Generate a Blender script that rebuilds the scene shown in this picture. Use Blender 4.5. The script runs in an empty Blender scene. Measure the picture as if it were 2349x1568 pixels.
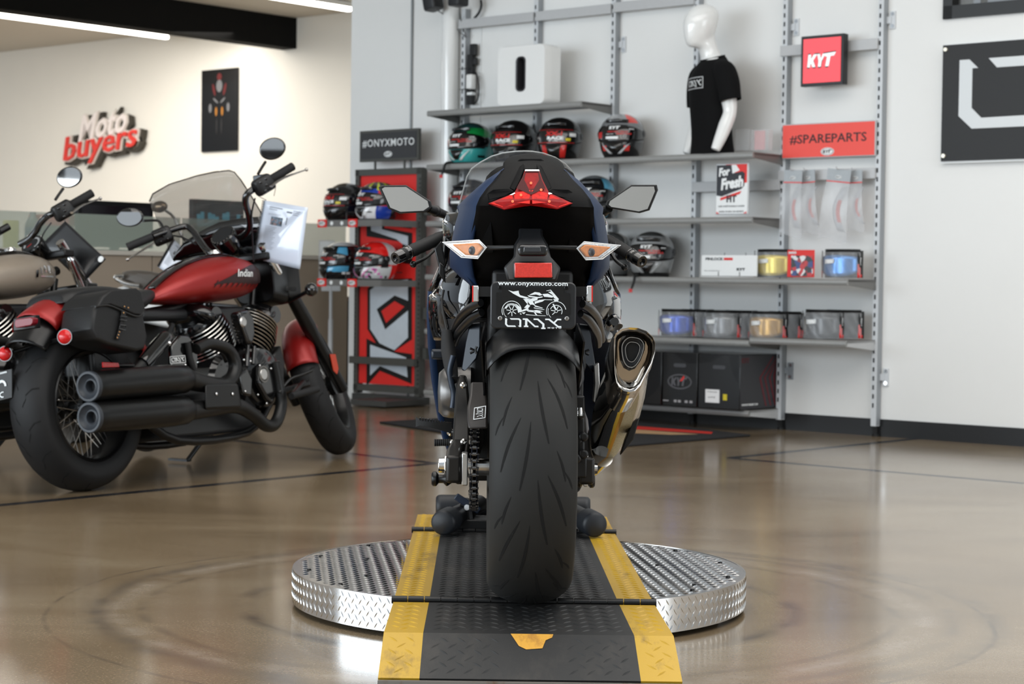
import bpy, math, random
from mathutils import Matrix, Vector
V=Vector; PI=math.pi; rad=math.radians
SC=bpy.context.scene; COL=SC.collection
random.seed(7)
# ---------------- camera, exposure, world, daylight ----------------
F=4400.0; CH=.88; TH=math.atan(144/F); ROLL=.013
cam=bpy.data.cameras.new('camera'); camo=bpy.data.objects.new('camera',cam); COL.objects.link(camo)
CAMM=Matrix.Translation((0,0,CH))@Matrix.Rotation(PI/2-TH,4,'X')@Matrix.Rotation(ROLL,4,'Z')
camo.matrix_world=CAMM
cam.sensor_width=36; cam.lens=F/2349*36; cam.clip_start=.05; cam.clip_end=200
cam.dof.use_dof=True; cam.dof.focus_distance=4.45; cam.dof.aperture_fstop=8.0
SC.camera=camo
SC.view_settings.view_transform='Standard'; SC.view_settings.look='None'
SC.view_settings.exposure=0.0; SC.view_settings.gamma=1; SC.view_settings.use_curve_mapping=False
w=bpy.data.worlds.new('world'); SC.world=w; w.use_nodes=True
wb=w.node_tree.nodes['Background']; wb.inputs[0].default_value=(.80,.90,1,1); wb.inputs[1].default_value=.5
def area(name,loc,look,sx,sy,power,col):
    l=bpy.data.lights.new(name,'AREA'); l.shape='RECTANGLE'; l.size=sx; l.size_y=sy; l.energy=power; l.color=col
    o=bpy.data.objects.new(name,l); COL.objects.link(o); o.location=loc
    o.rotation_euler=(V(look)-V(loc)).to_track_quat('-Z','Y').to_euler(); return o
area('window_daylight',(-9.6,1.5,2.1),(1.0,7.5,1.2),12,3.8,960,(.84,.93,1))
area('fill_light_right',(9.0,3.0,1.9),(2.5,7.5,.2),7,3.2,240,(.88,.95,1))  # added fill to brighten the right of the floor; no window there
area('window_daylight_side',(-5.0,-6.3,2.0),(1.5,9,1.0),4.5,3.0,140,(.86,.94,1))
# ---------------- pixel helpers (frame 2349 x 1568) ----------------
def ray(px,py): return (CAMM.to_3x3()@V(((px-1174.5)/F,-(py-784)/F,-1)))
def at_z(px,py,z=0.):
    r=ray(px,py); return V((0,0,CH))+r*((z-CH)/r.z)
def at_y(px,py,y):
    r=ray(px,py); return V((0,0,CH))+r*(y/r.y)
def on_plane(px,py,p,n):
    r=ray(px,py); c=V((0,0,CH)); n=V(n); return c+r*((V(p)-c).dot(n)/r.dot(n))
# ---------------- materials ----------------
def srgb(r,g,b): return tuple(((c/255)/12.92 if c/255<=.04045 else ((c/255+.055)/1.055)**2.4) for c in (r,g,b))
MATS={}
def mat(name,col,rough=.5,metal=0.,coat=0.,var=.06,scale=40.,bump=0.,spec=.5,emit=0.,trans=0.,alpha=1.,ior=1.45,aniso=0.,crough=.03):
    if name in MATS: return MATS[name]
    m=bpy.data.materials.new(name); m.use_nodes=True; nt=m.node_tree; N=nt.nodes; b=N['Principled BSDF']
    I=b.inputs; c=tuple(col)[:3]
    tc=N.new('ShaderNodeTexCoord'); nz=N.new('ShaderNodeTexNoise'); nz.inputs['Scale'].default_value=scale; nz.inputs['Detail'].default_value=4
    nt.links.new(tc.outputs['Object'],nz.inputs['Vector'])
    mx=N.new('ShaderNodeMix'); mx.data_type='RGBA'
    mx.inputs[6].default_value=tuple(x*(1-var) for x in c)+(1,); mx.inputs[7].default_value=tuple(min(1,x*(1+var)) for x in c)+(1,)
    nt.links.new(nz.outputs['Fac'],mx.inputs[0]); nt.links.new(mx.outputs[2],I['Base Color'])
    mr=N.new('ShaderNodeMapRange'); mr.inputs[3].default_value=max(0,rough*.95); mr.inputs[4].default_value=min(1,rough*1.05)
    nt.links.new(nz.outputs['Fac'],mr.inputs[0]); nt.links.new(mr.outputs[0],I['Roughness'])
    I['Metallic'].default_value=metal; I['Coat Weight'].default_value=coat; I['Coat Roughness'].default_value=crough
    I['Specular IOR Level'].default_value=spec; I['IOR'].default_value=ior
    if aniso: I['Anisotropic'].default_value=aniso
    if trans: I['Transmission Weight'].default_value=trans
    if alpha<1: I['Alpha'].default_value=alpha
    if emit:
        I['Emission Color'].default_value=c+(1,); I['Emission Strength'].default_value=emit
    if bump:
        bp=N.new('ShaderNodeBump'); bp.inputs['Strength'].default_value=bump; bp.inputs['Distance'].default_value=.002
        nt.links.new(nz.outputs['Fac'],bp.inputs['Height']); nt.links.new(bp.outputs[0],I['Normal'])
    MATS[name]=m; return m
def S(*a): return srgb(*a)
white_paint=mat('white_wall_paint',S(231,231,229),.6,var=.02,scale=3)
grey_alu=mat('grey_aluminium',S(186,187,188),.38,.0,var=.04)
dark_alu=mat('dark_grey_metal',S(112,111,109),.4,.1,var=.05)
gun=mat('gunmetal',S(60,60,60),.35,.6)
blk=mat('black_plastic',S(20,20,21),.42,var=.15)
blk2=mat('black_rubber',S(25,25,26),.7,var=.2)
blkgl=mat('black_gloss',S(6,6,7),.06,coat=1)
blksat=mat('black_satin_metal',S(11,11,12),.3,spec=.45)
whitegl=mat('white_gloss',S(238,238,236),.12,coat=.6,var=.01)
whitem=mat('white_print',S(236,238,238),.45,var=.02)
redm=mat('red_print',S(222,45,40),.45,var=.04)
chrome=mat('chrome',(.86,.86,.86),.06,1.,var=.02)
steel=mat('polished_steel',(.62,.60,.57),.16,1.,var=.05,scale=12)
steelr=mat('brushed_steel',(.55,.54,.52),.32,1.,var=.1,scale=60)
navy=mat('blue_satin_paint',S(21,40,68),.48,.0,spec=.25,var=.04)
blkdull=mat('black_matte_panel',S(11,11,12),.5,spec=.05,var=.1,scale=90)
# ---------------- mesh builder ----------------
def rotz(a): return Matrix.Rotation(a,4,'Z')
class MB:
    def __init__(s): s.v=[];s.f=[];s.m=[]
    def add(s,vs,fs,m=0,M=None):
        k=len(s.v); s.v+=[ (M@V(p) if M is not None else V(p)) for p in vs]
        s.f+=[[i+k for i in f] for f in fs]; s.m+=[m]*len(fs); return s
    def box(s,c,d,R=None,m=0):
        x,y,z=[q/2 for q in d]; c=V(c)
        vs=[V((a*x,b*y,e*z)) for a in(-1,1) for b in(-1,1) for e in(-1,1)]
        if R is not None: vs=[R.to_3x3()@p for p in vs]
        return s.add([p+c for p in vs],[(0,1,3,2),(4,6,7,5),(0,4,5,1),(2,3,7,6),(0,2,6,4),(1,5,7,3)],m)
    def slab(s,p0,p1,wv,tv,m=0):
        # box between p0 and p1 with full width vector wv and thickness vector tv
        p0,p1,wv,tv=V(p0),V(p1),V(wv)/2,V(tv)/2
        vs=[p+a*wv+b*tv for p in(p0,p1) for a in(-1,1) for b in(-1,1)]
        return s.add(vs,[(0,1,3,2),(4,6,7,5),(0,4,5,1),(2,3,7,6),(0,2,6,4),(1,5,7,3)],m)
    def loft(s,rings,caps=True,m=0,closed=True,loop=False):
        n=len(rings[0]); vs=[p for r in rings for p in r]; fs=[]
        R=len(rings)
        for i in range(R if loop else R-1):
            j=(i+1)%R
            for k in range(n if closed else n-1):
                l=(k+1)%n; fs.append((i*n+k,i*n+l,j*n+l,j*n+k))
        if caps and not loop: fs+= [tuple(range(n))[::-1],tuple(range((R-1)*n,R*n))]
        return s.add(vs,fs,m)
    def tube(s,pts,r,n=12,caps=True,m=0,loop=False,sm=0,flat=1.,up=None):
        pts=[V(p) for p in pts]; rs=list(r) if hasattr(r,'__len__') else [r]*len(pts)
        if sm:
            q=[];qr=[];L=len(pts); seg=L if loop else L-1
            for i in range(seg):
                g=lambda k:pts[k%L] if loop else pts[max(0,min(L-1,k))]
                p0,p1,p2,p3=g(i-1),g(i),g(i+1),g(i+2)
                for t in range(sm):
                    t/=sm; q.append(.5*((2*p1)+(p2-p0)*t+(2*p0-5*p1+4*p2-p3)*t*t+(3*p1-p0-3*p2+p3)*t**3))
                    qr.append(rs[i]*(1-t)+rs[(i+1)%L]*t)
            if not loop: q.append(pts[-1]);qr.append(rs[-1])
            pts,rs=q,qr
        rings=[];L=len(pts);u=None
        for i in range(L):
            a=pts[(i-1)%L] if(loop or i>0) else pts[i]; b=pts[(i+1)%L] if(loop or i<L-1) else pts[i]
            t=(b-a); t=t.normalized() if t.length>1e-9 else V((0,0,1))
            if u is None: u=(V(up) if up is not None else (V((0,0,1)) if abs(t.z)<.9 else V((1,0,0))))
            u=(u-t*u.dot(t)).normalized(); w_=t.cross(u)
            rings.append([pts[i]+(u*math.cos(2*PI*k/n)*flat+w_*math.sin(2*PI*k/n))*rs[i] for k in range(n)])
        return s.loft(rings,caps,m,loop=loop)
    def cyl(s,p0,p1,r0,r1=None,n=24,m=0,caps=True): return s.tube([p0,p1],[r0,r0 if r1 is None else r1],n,caps,m)
    def lathe(s,prof,o,ax,n=32,m=0,caps=True,loop=False,a0=0,a1=2*PI):
        # prof: (radius, height along axis)
        o,ax=V(o),V(ax).normalized(); u=ax.orthogonal().normalized(); 
        if abs(ax.x)>.9: u=V((0,0,1)); u=(u-ax*u.dot(ax)).normalized()
        w_=ax.cross(u); rings=[]
        for r,h in prof: rings.append([o+ax*h+(u*math.cos(a0+(a1-a0)*k/n)+w_*math.sin(a0+(a1-a0)*k/n))*r for k in range(n)])
        return s.loft(rings,caps,m,loop=loop)
    def prism(s,poly,o,u,v,d,m=0,bev=0):
        # 2d outline in plane (o,u,v) extruded by vector d
        o,u,v,d=V(o),V(u),V(v),V(d); a=[o+u*x+v*y for x,y in poly]; n=len(a)
        return s.add(a+[p+d for p in a],[tuple(range(n))[::-1],tuple(range(n,2*n))]+[(i,(i+1)%n,n+(i+1)%n,n+i) for i in range(n)],m)
    def poly(s,pts,m=0): return s.add(pts,[tuple(range(len(pts)))],m)
    def thick(s,pts,d,m=0):
        # polygon of 3d points thickened by vector d
        d=V(d); a=[V(p) for p in pts]; n=len(a)
        return s.add(a+[p+d for p in a],[tuple(range(n))[::-1],tuple(range(n,2*n))]+[(i,(i+1)%n,n+(i+1)%n,n+i) for i in range(n)],m)
    def sph(s,c,r,nu=24,nv=14,m=0,R=None):
        r=(r,r,r) if not hasattr(r,'__len__') else r; c=V(c); rings=[]
        for i in range(1,nv):
            a=PI*i/nv; rings.append([V((r[0]*math.sin(a)*math.cos(2*PI*k/nu),r[1]*math.sin(a)*math.sin(2*PI*k/nu),r[2]*math.cos(a))) for k in range(nu)])
        vs=[p for q in rings for p in q]+[V((0,0,r[2])),V((0,0,-r[2]))]; T=len(vs)
        if R is not None: vs=[R.to_3x3()@p for p in vs]
        fs=[(i*nu+k,(i+1)*nu+k,(i+1)*nu+(k+1)%nu,i*nu+(k+1)%nu) for i in range(nv-2) for k in range(nu)]
        fs+=[(T-2,k,(k+1)%nu) for k in range(nu)]+[(T-1,(nv-2)*nu+(k+1)%nu,(nv-2)*nu+k) for k in range(nu)]
        return s.add([p+c for p in vs],fs,m)
    def grid(s,fn,nu,nv,m=0,wrap=False,mf=None):
        vs=[fn(i/nu,j/nv) for i in range(nu+(0 if wrap else 1)) for j in range(nv+1)]; L=nu if wrap else nu+1
        k=len(s.v); s.v+=[V(p) for p in vs]
        for i in range(nu):
            for j in range(nv):
                a=i*(nv+1)+j; b=((i+1)%L)*(nv+1)+j
                s.f.append([k+a,k+b,k+b+1,k+a+1]); s.m.append(mf((i+.5)/nu,(j+.5)/nv) if mf else m)
        return s
def build(name,mb,mats,parent=None,bev=0.,seg=2,sub=0,smooth=35,solid=0.,M=None,recalc=True):
    if not isinstance(mats,(list,tuple)): mats=[mats]
    me=bpy.data.meshes.new(name); vs=mb.v if M is None else [M@p for p in mb.v]
    me.from_pydata([tuple(p) for p in vs],[],mb.f)
    for m in mats: me.materials.append(m)
    me.polygons.foreach_set('material_index',mb.m)
    if recalc:
        import bmesh
        bm=bmesh.new(); bm.from_mesh(me); bmesh.ops.recalc_face_normals(bm,faces=bm.faces); bm.to_mesh(me); bm.free()
    me.polygons.foreach_set('use_smooth',[True]*len(me.polygons))
    if smooth<180: me.set_sharp_from_angle(angle=rad(smooth))
    me.update()
    o=bpy.data.objects.new(name,me); COL.objects.link(o)
    if parent is not None: o.parent=parent
    if solid:
        d=o.modifiers.new('s','SOLIDIFY'); d.thickness=solid; d.offset=0
    if bev:
        d=o.modifiers.new('b','BEVEL'); d.width=bev; d.segments=seg; d.limit_method='ANGLE'; d.angle_limit=rad(35); d.harden_normals=False
    if sub:
        d=o.modifiers.new('u','SUBSURF'); d.levels=d.render_levels=sub
    return o
def thing(name,label,cat,M=None,group=None):
    o=bpy.data.objects.new(name,None); COL.objects.link(o); o.empty_display_size=.1
    if M is not None:
        if isinstance(M,Matrix): o.matrix_world=M
        else: o.location=M
    o['label']=label;o['category']=cat
    if group:o['group']=group
    return o
def tag(o,label,cat,group=None):
    o['label']=label;o['category']=cat
    if group:o['group']=group
    return o
def struct(o): o['kind']='structure'; return o
def text_mesh(st,bold=0.,shear=0.,ext=0.,space=1.):
    c=bpy.data.curves.new('t','FONT'); c.body=st; c.size=1; c.offset=bold; c.shear=shear; c.extrude=ext; c.space_character=space; c.resolution_u=2
    o=bpy.data.objects.new('t',c); COL.objects.link(o)
    bpy.context.view_layer.update()
    me=bpy.data.meshes.new_from_object(o.evaluated_get(bpy.context.evaluated_depsgraph_get()))
    vs=[v.co.copy() for v in me.vertices]; fs=[list(p.vertices) for p in me.polygons]
    bpy.data.objects.remove(o); bpy.data.curves.remove(c); bpy.data.meshes.remove(me); return vs,fs
TM={}
def put_text(mb,st,o,u,v,w,h,bold=0.,shear=0.,m=0,th=.0008,fn=None,space=1.):
    # text stretched into the w x h box whose centre is o, u right, v up; sits th proud of the plane
    key=(st,bold,shear,space)
    if key not in TM: TM[key]=text_mesh(st,bold,shear,.1,space)
    vs,fs=TM[key]; x0=min(p.x for p in vs);x1=max(p.x for p in vs);y0=min(p.y for p in vs);y1=max(p.y for p in vs)
    out=[]
    for p in vs:
        a=((p.x-x0)/(x1-x0)-.5)*w; b=((p.y-y0)/(y1-y0)-.5)*h; c=th if p.z>0 else 0.
        if fn: out.append(fn(a,b,c))
        else:
            uu,vv=V(u),V(v); out.append(V(o)+uu*a+vv*b+uu.cross(vv)*c)
    return mb.add(out,fs,m)
def polys2(mb,polys,o,u,v,sx,sy,th=.001,m=0,fn=None):
    for q in polys:
        if fn: a=[fn(x*sx,y*sy,0.) for x,y in q];b=[fn(x*sx,y*sy,th) for x,y in q]
        else:
            uu,vv=V(u),V(v);n_=uu.cross(vv)*th
            a=[V(o)+uu*x*sx+vv*y*sy for x,y in q]; b=[p+n_ for p in a]
        n=len(q); mb.add(a+b,[tuple(range(n,2*n)),tuple(range(n))[::-1]]+[(i,(i+1)%n,n+(i+1)%n,n+i) for i in range(n)],m)
    return mb
# the square shop lettering: O N Y X (unit box 0..6.7 wide, 0..1.25 high)
ONYX=[[(0,1),(0,.28),(.26,0),(1.25,0),(1.12,.17),(.36,.17),(.22,.32),(.22,.84),(.3,.84),(.14,1)],
[(.5,1),(1.6,1),(1.82,.8),(1.82,0),(1.6,0),(1.45,.15),(1.6,.15),(1.6,.72),(1.5,.83),(.66,.83)],
[(1.98,1),(2.5,1),(3.4,.17),(3.75,.17),(3.75,0),(3.32,0),(2.5,.74),(2.5,.17),(2.62,.17),(2.62,0),(2.12,0),(2.12,.17),(2.24,.17),(2.24,.83),(1.98,.83)],
[(3.2,1),(3.72,1),(4.42,.4),(4.42,-.04),(4.55,-.04),(4.55,-.2),(4.06,-.2),(4.06,-.04),(4.18,-.04),(4.18,.32),(3.6,.83),(3.2,.83)],
[(4.5,1),(4.98,1),(5.46,.62),(5.82,1),(6.3,1),(6.3,.83),(5.9,.83),(5.6,.5),(6.0,.17),(6.32,.17),(6.32,0),(5.92,0),(4.88,.83),(4.5,.83)]]
KYTL=[[(0,1),(.3,1),(.26,.62),(.62,1),(1.0,1),(.55,.52),(.8,0),(.45,0),(.3,.3),(.22,.22),(.2,0),(-.12,0),(-.02,.85)],
[(1.0,1),(1.3,1),(1.42,.62),(1.62,1),(1.95,1),(1.5,.42),(1.42,0),(1.1,0),(1.15,.45)],
[(1.85,1),(3.1,1.08),(2.9,.8),(2.5,.78),(2.3,0),(1.92,0),(2.12,.76),(1.9,.76)]]
# ================= the room =================
AD=V((.758,-.652,0)).normalized(); ND=V((AD.y*-1*-1,0,0)) 
ND=V((-AD.y,AD.x,0))*1.0      # points away from the camera, into the wall
NF=-ND                        # out of the wall, towards the room
P0=on_plane(1070,500,(2.12,11.09,0),ND); P0.z=0
def W(a,b,z): return P0+AD*a+NF*b+V((0,0,z))
def wpx(px,py,b=0.):
    p=on_plane(px,py,W(0,b,0),ND); d=p-P0; return d.dot(AD),p.z
def wpt(px,py,b=0.): return on_plane(px,py,W(0,b,0),ND)
WM=Matrix(((AD.x,ND.x,0,P0.x),(AD.y,ND.y,0,P0.y),(0,0,1,0),(0,0,0,1)))   # local x along wall, y into wall
def wm(a,b,z,rz=0.): return Matrix.Translation(W(a,b,z))@WM.to_3x3().to_4x4()@rotz(rz)
BAY=.646
# floor with polish, wear rings, specks and saw-cut joints
def floor_mat():
    m=bpy.data.materials.new('polished_concrete'); m.use_nodes=True; nt=m.node_tree; N=nt.nodes; L=nt.links; b=N['Principled BSDF']
    geo=N.new('ShaderNodeNewGeometry')
    def noise(sc,det=5,vec=None,ro=.6,dist=0.):
        n=N.new('ShaderNodeTexNoise'); n.inputs['Scale'].default_value=sc; n.inputs['Detail'].default_value=det; n.inputs['Roughness'].default_value=ro; n.inputs['Distortion'].default_value=dist
        L.new(vec or geo.outputs['Position'],n.inputs['Vector']); return n.outputs['Fac']
    def math_(op,a,b_=None,c=None,clamp=False):
        n=N.new('ShaderNodeMath'); n.operation=op; n.use_clamp=clamp
        for i,x in enumerate((a,b_,c)):
            if x is None: continue
            if isinstance(x,(int,float)): n.inputs[i].default_value=x
            else: L.new(x,n.inputs[i])
        return n.outputs[0]
    def ramp(f,pts):
        r=N.new('ShaderNodeValToRGB'); L.new(f,r.inputs[0]); e=r.color_ramp.elements
        while len(e)<len(pts): e.new(.5)
        for i,(p,c) in enumerate(pts): e[i].position=p; e[i].color=tuple(c)+(1,)
        return r.outputs[0]
    def mixc(f,a,c):
        n=N.new('ShaderNodeMix'); n.data_type='RGBA'
        for i,x in ((0,f),(6,a),(7,c)):
            if isinstance(x,tuple): n.inputs[i].default_value=x+(1,)
            elif isinstance(x,(int,float)): n.inputs[i].default_value=x
            else: L.new(x,n.inputs[i])
        return n.outputs[2]
    mp=N.new('ShaderNodeMapping'); mp.inputs['Scale'].default_value=(.8,1.5,1); mp.inputs['Rotation'].default_value=(0,0,.25); L.new(geo.outputs['Position'],mp.inputs[0])
    big=noise(.9,6,mp.outputs[0],.6,.5)
    col=ramp(big,[(.3,S(106,89,67)),(.5,S(128,110,86)),(.7,S(146,130,106))])
    fine=noise(160,3)
    col=mixc(ramp(fine,[(.5,(0,0,0)),(.72,(.5,.5,.5))]),col,S(164,150,128))
    fine2=noise(95,2)
    col=mixc(ramp(fine2,[(.64,(0,0,0)),(.70,(.55,.55,.55))]),col,S(70,56,44))
    sp=noise(26,2); col=mixc(ramp(sp,[(.755,(0,0,0)),(.77,(.8,.8,.8))]),col,S(48,42,38))
    # wear rings round the turntable
    sx=N.new('ShaderNodeSeparateXYZ'); L.new(geo.outputs['Position'],sx.inputs[0])
    def dist(cx,cy):
        dx=math_('SUBTRACT',sx.outputs[0],cx); dy=math_('SUBTRACT',sx.outputs[1],cy)
        return math_('SQRT',math_('ADD',math_('MULTIPLY',dx,dx),math_('MULTIPLY',dy,dy)))
    wob=math_('MULTIPLY',math_('SUBTRACT',noise(1.3,2),.5),.05)
    ringf=None
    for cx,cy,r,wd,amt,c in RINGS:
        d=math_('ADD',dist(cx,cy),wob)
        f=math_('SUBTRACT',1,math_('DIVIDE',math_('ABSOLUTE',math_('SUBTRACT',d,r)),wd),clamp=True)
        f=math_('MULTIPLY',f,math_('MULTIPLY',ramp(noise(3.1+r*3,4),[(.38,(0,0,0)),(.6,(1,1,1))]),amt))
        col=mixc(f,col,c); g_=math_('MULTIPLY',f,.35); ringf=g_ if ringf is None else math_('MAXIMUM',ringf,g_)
    spec=ringf
    # joints
    for (ax,ay),(bx,by),s0,s1 in JOINTS:
        d=V((bx-ax,by-ay)); ln=d.length; d/=ln
        u=math_('ADD',math_('MULTIPLY',math_('SUBTRACT',sx.outputs[0],ax),d.x),math_('MULTIPLY',math_('SUBTRACT',sx.outputs[1],ay),d.y))
        v=math_('ADD',math_('MULTIPLY',math_('SUBTRACT',sx.outputs[0],ax),-d.y),math_('MULTIPLY',math_('SUBTRACT',sx.outputs[1],ay),d.x))
        f=math_('LESS_THAN',math_('ABSOLUTE',math_('ADD',v,math_('MULTIPLY',math_('SUBTRACT',noise(14,3),.5),.003))),.034)
        f=math_('MULTIPLY',f,math_('MULTIPLY',math_('GREATER_THAN',u,s0),math_('LESS_THAN',u,s1 if s1 else ln)))
        col=mixc(f,col,S(40,40,42)); spec=f if spec is None else math_('MAXIMUM',spec,f)
    L.new(col,b.inputs['Base Color'])
    rg=N.new('ShaderNodeMapRange'); rg.inputs[3].default_value=.11; rg.inputs[4].default_value=.21; L.new(noise(1.6,4,None,.5),rg.inputs[0]); L.new(rg.outputs[0],b.inputs['Roughness'])
    b.inputs['IOR'].default_value=1.5; L.new(math_('SUBTRACT',.72,math_('MULTIPLY',spec,.56)),b.inputs['Specular IOR Level'])
    bp=N.new('ShaderNodeBump'); bp.inputs['Strength'].default_value=.02; bp.inputs['Distance'].default_value=.01
    L.new(noise(5,3,mp.outputs[0]),bp.inputs['Height']); L.new(bp.outputs[0],b.inputs['Normal'])
    return m
def fz(px,py): p=at_z(px,py,0); return (p.x,p.y)
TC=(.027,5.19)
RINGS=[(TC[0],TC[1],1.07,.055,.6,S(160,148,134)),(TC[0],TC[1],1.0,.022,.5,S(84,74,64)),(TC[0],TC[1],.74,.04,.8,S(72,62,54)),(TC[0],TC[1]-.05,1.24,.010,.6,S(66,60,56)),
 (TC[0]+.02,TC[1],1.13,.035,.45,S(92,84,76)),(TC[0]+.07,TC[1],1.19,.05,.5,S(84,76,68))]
A=fz(0,1158);B=fz(1000,1062);C1=fz(520,1008);R0=fz(1672,1050);R1=fz(2060,1010);R2=fz(2349,1108)
JOINTS=[(A,B,-9,0),(C1,B,-1.5,0),(R0,R1,0,9),(R0,R2,0,9)]
mfloor=floor_mat()
mb=MB(); mb.box((1,8,-.05),(26,36,.1)); struct(build('floor',mb,mfloor))
def wallbox(name,a0,a1,b0,b1,z0,z1,m,base=None):
    mb=MB(); mb.add([W(a,b,z) for a in(a0,a1) for b in(b0,b1) for z in(z0,z1)],[(0,1,3,2),(4,6,7,5),(0,4,5,1),(2,3,7,6),(0,2,6,4),(1,5,7,3)])
    return struct(build(name,mb,m))
mblkb=mat('black_baseboard',S(22,22,23),.35,var=.1)
ACOR,_=wpx(802,500)            # left end of the rack wall
# interior window high on the right
wa0,wz0=wpx(2166,45); 
WH=5.0
wallbox('wall_rack_lower',ACOR,6.0,-.22,0,0,wz0,white_paint)
wallbox('wall_rack_left',ACOR,wa0,-.22,0,wz0,WH,white_paint)
wallbox('wall_rack_right',wa0+1.6,6.0,-.22,0,wz0,WH,white_paint)
wallbox('wall_rack_top',wa0,wa0+1.6,-.22,0,wz0+1.1,WH,white_paint)
struct(wallbox('baseboard_rack',wpx(1040,900)[0],6.0,0,.012,0,.10,mblkb))
# window_1 : black frame and dark grey pane
fr=MB(); t=.045
for a0,a1,z0,z1 in ((wa0,wa0+1.6,wz0,wz0+t*1.6),(wa0,wa0+1.6,wz0+1.1-t,wz0+1.1),(wa0,wa0+t*1.3,wz0,wz0+1.1),(wa0+1.6-t,wa0+1.6,wz0,wz0+1.1),(wa0+.8,wa0+.84,wz0,wz0+1.1)):
    fr.box((a0/2+a1/2,.03,z0/2+z1/2),(a1-a0,.1,z1-z0))
wo=build('window_1',fr,mat('black_window_frame',S(18,18,18),.4),None,M=WM); struct(wo)
g=MB(); g.box((wa0+.8,.06,wz0+.55),(1.5,.008,1.0)); go=build('pane',g,mat('tinted_pane',S(120,122,122),.05,alpha=.35,coat=.5),wo,M=WM)
g=MB(); g.box((wa0+.05+.09,.20,wz0+.55),(.035,.02,1.0)); build('blind_rail',g,mat('blind_cream',S(150,146,138),.6),wo,M=WM)
# office behind that window: back wall
wallbox('wall_upper_office',wa0-.5,wa0+2.2,-2.6,-2.5,wz0-.3,wz0+1.6,mat('office_grey',S(120,120,118),.7))
# left room
BBK=-(14.0-9.79)   # how far the back wall lies behind the rack wall plane
warm=mat('cream_wall_paint',S(232,228,219),.6,var=.02,scale=3)
wallbox('wall_reception',-22,1.5,BBK-.2,BBK,0,3.66,warm)
wallbox('wall_partition',ACOR+.22,ACOR+.24,BBK,-.22,0,3.66,white_paint)
mceil=mat('ceiling_paint',S(205,199,188),.7,var=.02,scale=2)
CZ=3.62
wallbox('ceiling_reception',-22,1.5,BBK,-.2,CZ,CZ+.1,mceil)
wallbox('wall_header',-22,ACOR+.05,-.22,-.12,CZ,WH,white_paint)
wallbox('ceiling_showroom',-14,6.0,-.1,15.5,WH,WH+.1,mat('showroom_ceiling',S(190,188,184),.8,var=.05,scale=2))
# black beam running to the reception wall
a_r,zt=wpx(681,44,BBK); a_l,_=wpx(655,110,BBK+.0); _,zb=wpx(681,110,BBK)
wallbox('trim_1',a_l-.05,a_r,BBK,-.25,CZ-(zt-zb)-.02,CZ+.0,mat('black_beam_paint',S(17,17,17),.8,spec=.15))
# vertical conduit and round white pipe on the rack wall
mb=MB(); a,_=wpx(946,200); mb.tube([W(a,.012,0),W(a,.012,WH)],.008,8); tag(build('conduit_pipe',mb,mat('conduit_grey',S(128,132,134),.4,.2)),'thin grey conduit running straight up the wall behind the hash-tag sign','pipe')
mb=MB(); a0,_=wpx(1028,200);a1,_=wpx(1062,200); mb.tube([W((a0+a1)/2,.06,0),W((a0+a1)/2,.06,WH)],.058,24); tag(build('round_column_pipe',mb,whitegl),'thick round white pipe standing against the wall at the left end of the shelf rack','pipe')
mb=MB(); a,_=wpx(1103,200); mb.tube([W(a,.006,1.9),W(a+.003,.006,2.4),W(a,.006,3.2)],.0035,6); tag(build('white_cable',mb,whitem),'thin white cable running down the wall behind the upper left shelf','cable')
# LED line lights
mled=mat('led_warm',(1,.96,.88),.5,emit=7.)
def led(p0,p1,label,name='line_light',wd=.07):
    p0,p1=V(p0),V(p1); d=(p1-p0).normalized(); s=d.cross(V((0,0,1)))
    r=thing(name,label,'ceiling light',p0)
    mb=MB(); mb.slab(V((0,0,.045)),p1-p0+V((0,0,.045)),s*wd,V((0,0,.05))); build('housing',mb,whitem,r)
    mb=MB(); mb.slab(V((0,0,0)),p1-p0,s*wd*.92,V((0,0,.04))); build('diffuser',mb,mled,r,bev=.01)
    mb=MB()
    for q in (.3,(p1-p0).length-.3): mb=MB(); mb.tube([d*q+V((0,0,.06)),d*q+V((0,0,.06+max(.05,(CZ if p0.dot(ND)>9.9 else WH)-p0.z-.07)))],.003,6); build('hanging_wire',mb,gun,r)
    return r
def nline(px,py,z,back,length):
    e=at_z(px,py,z); return e-ND*length+ND*0, e+ND*back
e=at_z(384,86,CZ-.12); led(e-ND*3.4,e,'long white line light hanging left of the black ceiling beam')
e=at_z(803,22,CZ-.08); led(e-ND*2.1,e,'long white line light right of the black ceiling beam, cut off by the wall corner')
for i,(x,y) in enumerate(((-3.2,2.0),(-1.2,1.2),(1.0,.6),(3.2,-.2))):
    led(V((x,y,4.5)),V((x,y,4.5))+ND*6.5,'long line light over the showroom, number %s from the left wall'%['one','two','three','four'][i],wd=.1)
for i,(x,y) in enumerate(((-3.6,12.4),(-4.9,13.9),(-6.3,15.3))):
    pass
area('reception_downlight',(-6.9,19.6,3.35),(-6.9,20.0,0),8,2.5,310,(1,.95,.87))
area('showroom_ceiling_glow',(1.0,5.0,4.4),(1.0,5.0,0),7,7,330,(1,.97,.93))
# window wall behind the camera: black mullions; plain wall on the right
mb=MB()
for x in (-8,-5.6,-3.2): mb.box((x,-6.2,1.9),(.14,.14,3.8))
for z in (.1,1.1,2.9,3.85): mb.box((-5.4,-6.2,z),(5.6,.12,.12))
struct(build('window_2',mb,blk))
mb=MB(); mb.box((3.3,-6.3,2.5),(11.8,.2,5)); struct(build('wall_front',mb,white_paint))
mb=MB(); mb.box((9.2,3,2.5),(.2,19,5)); struct(build('wall_right',mb,white_paint))
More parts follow.
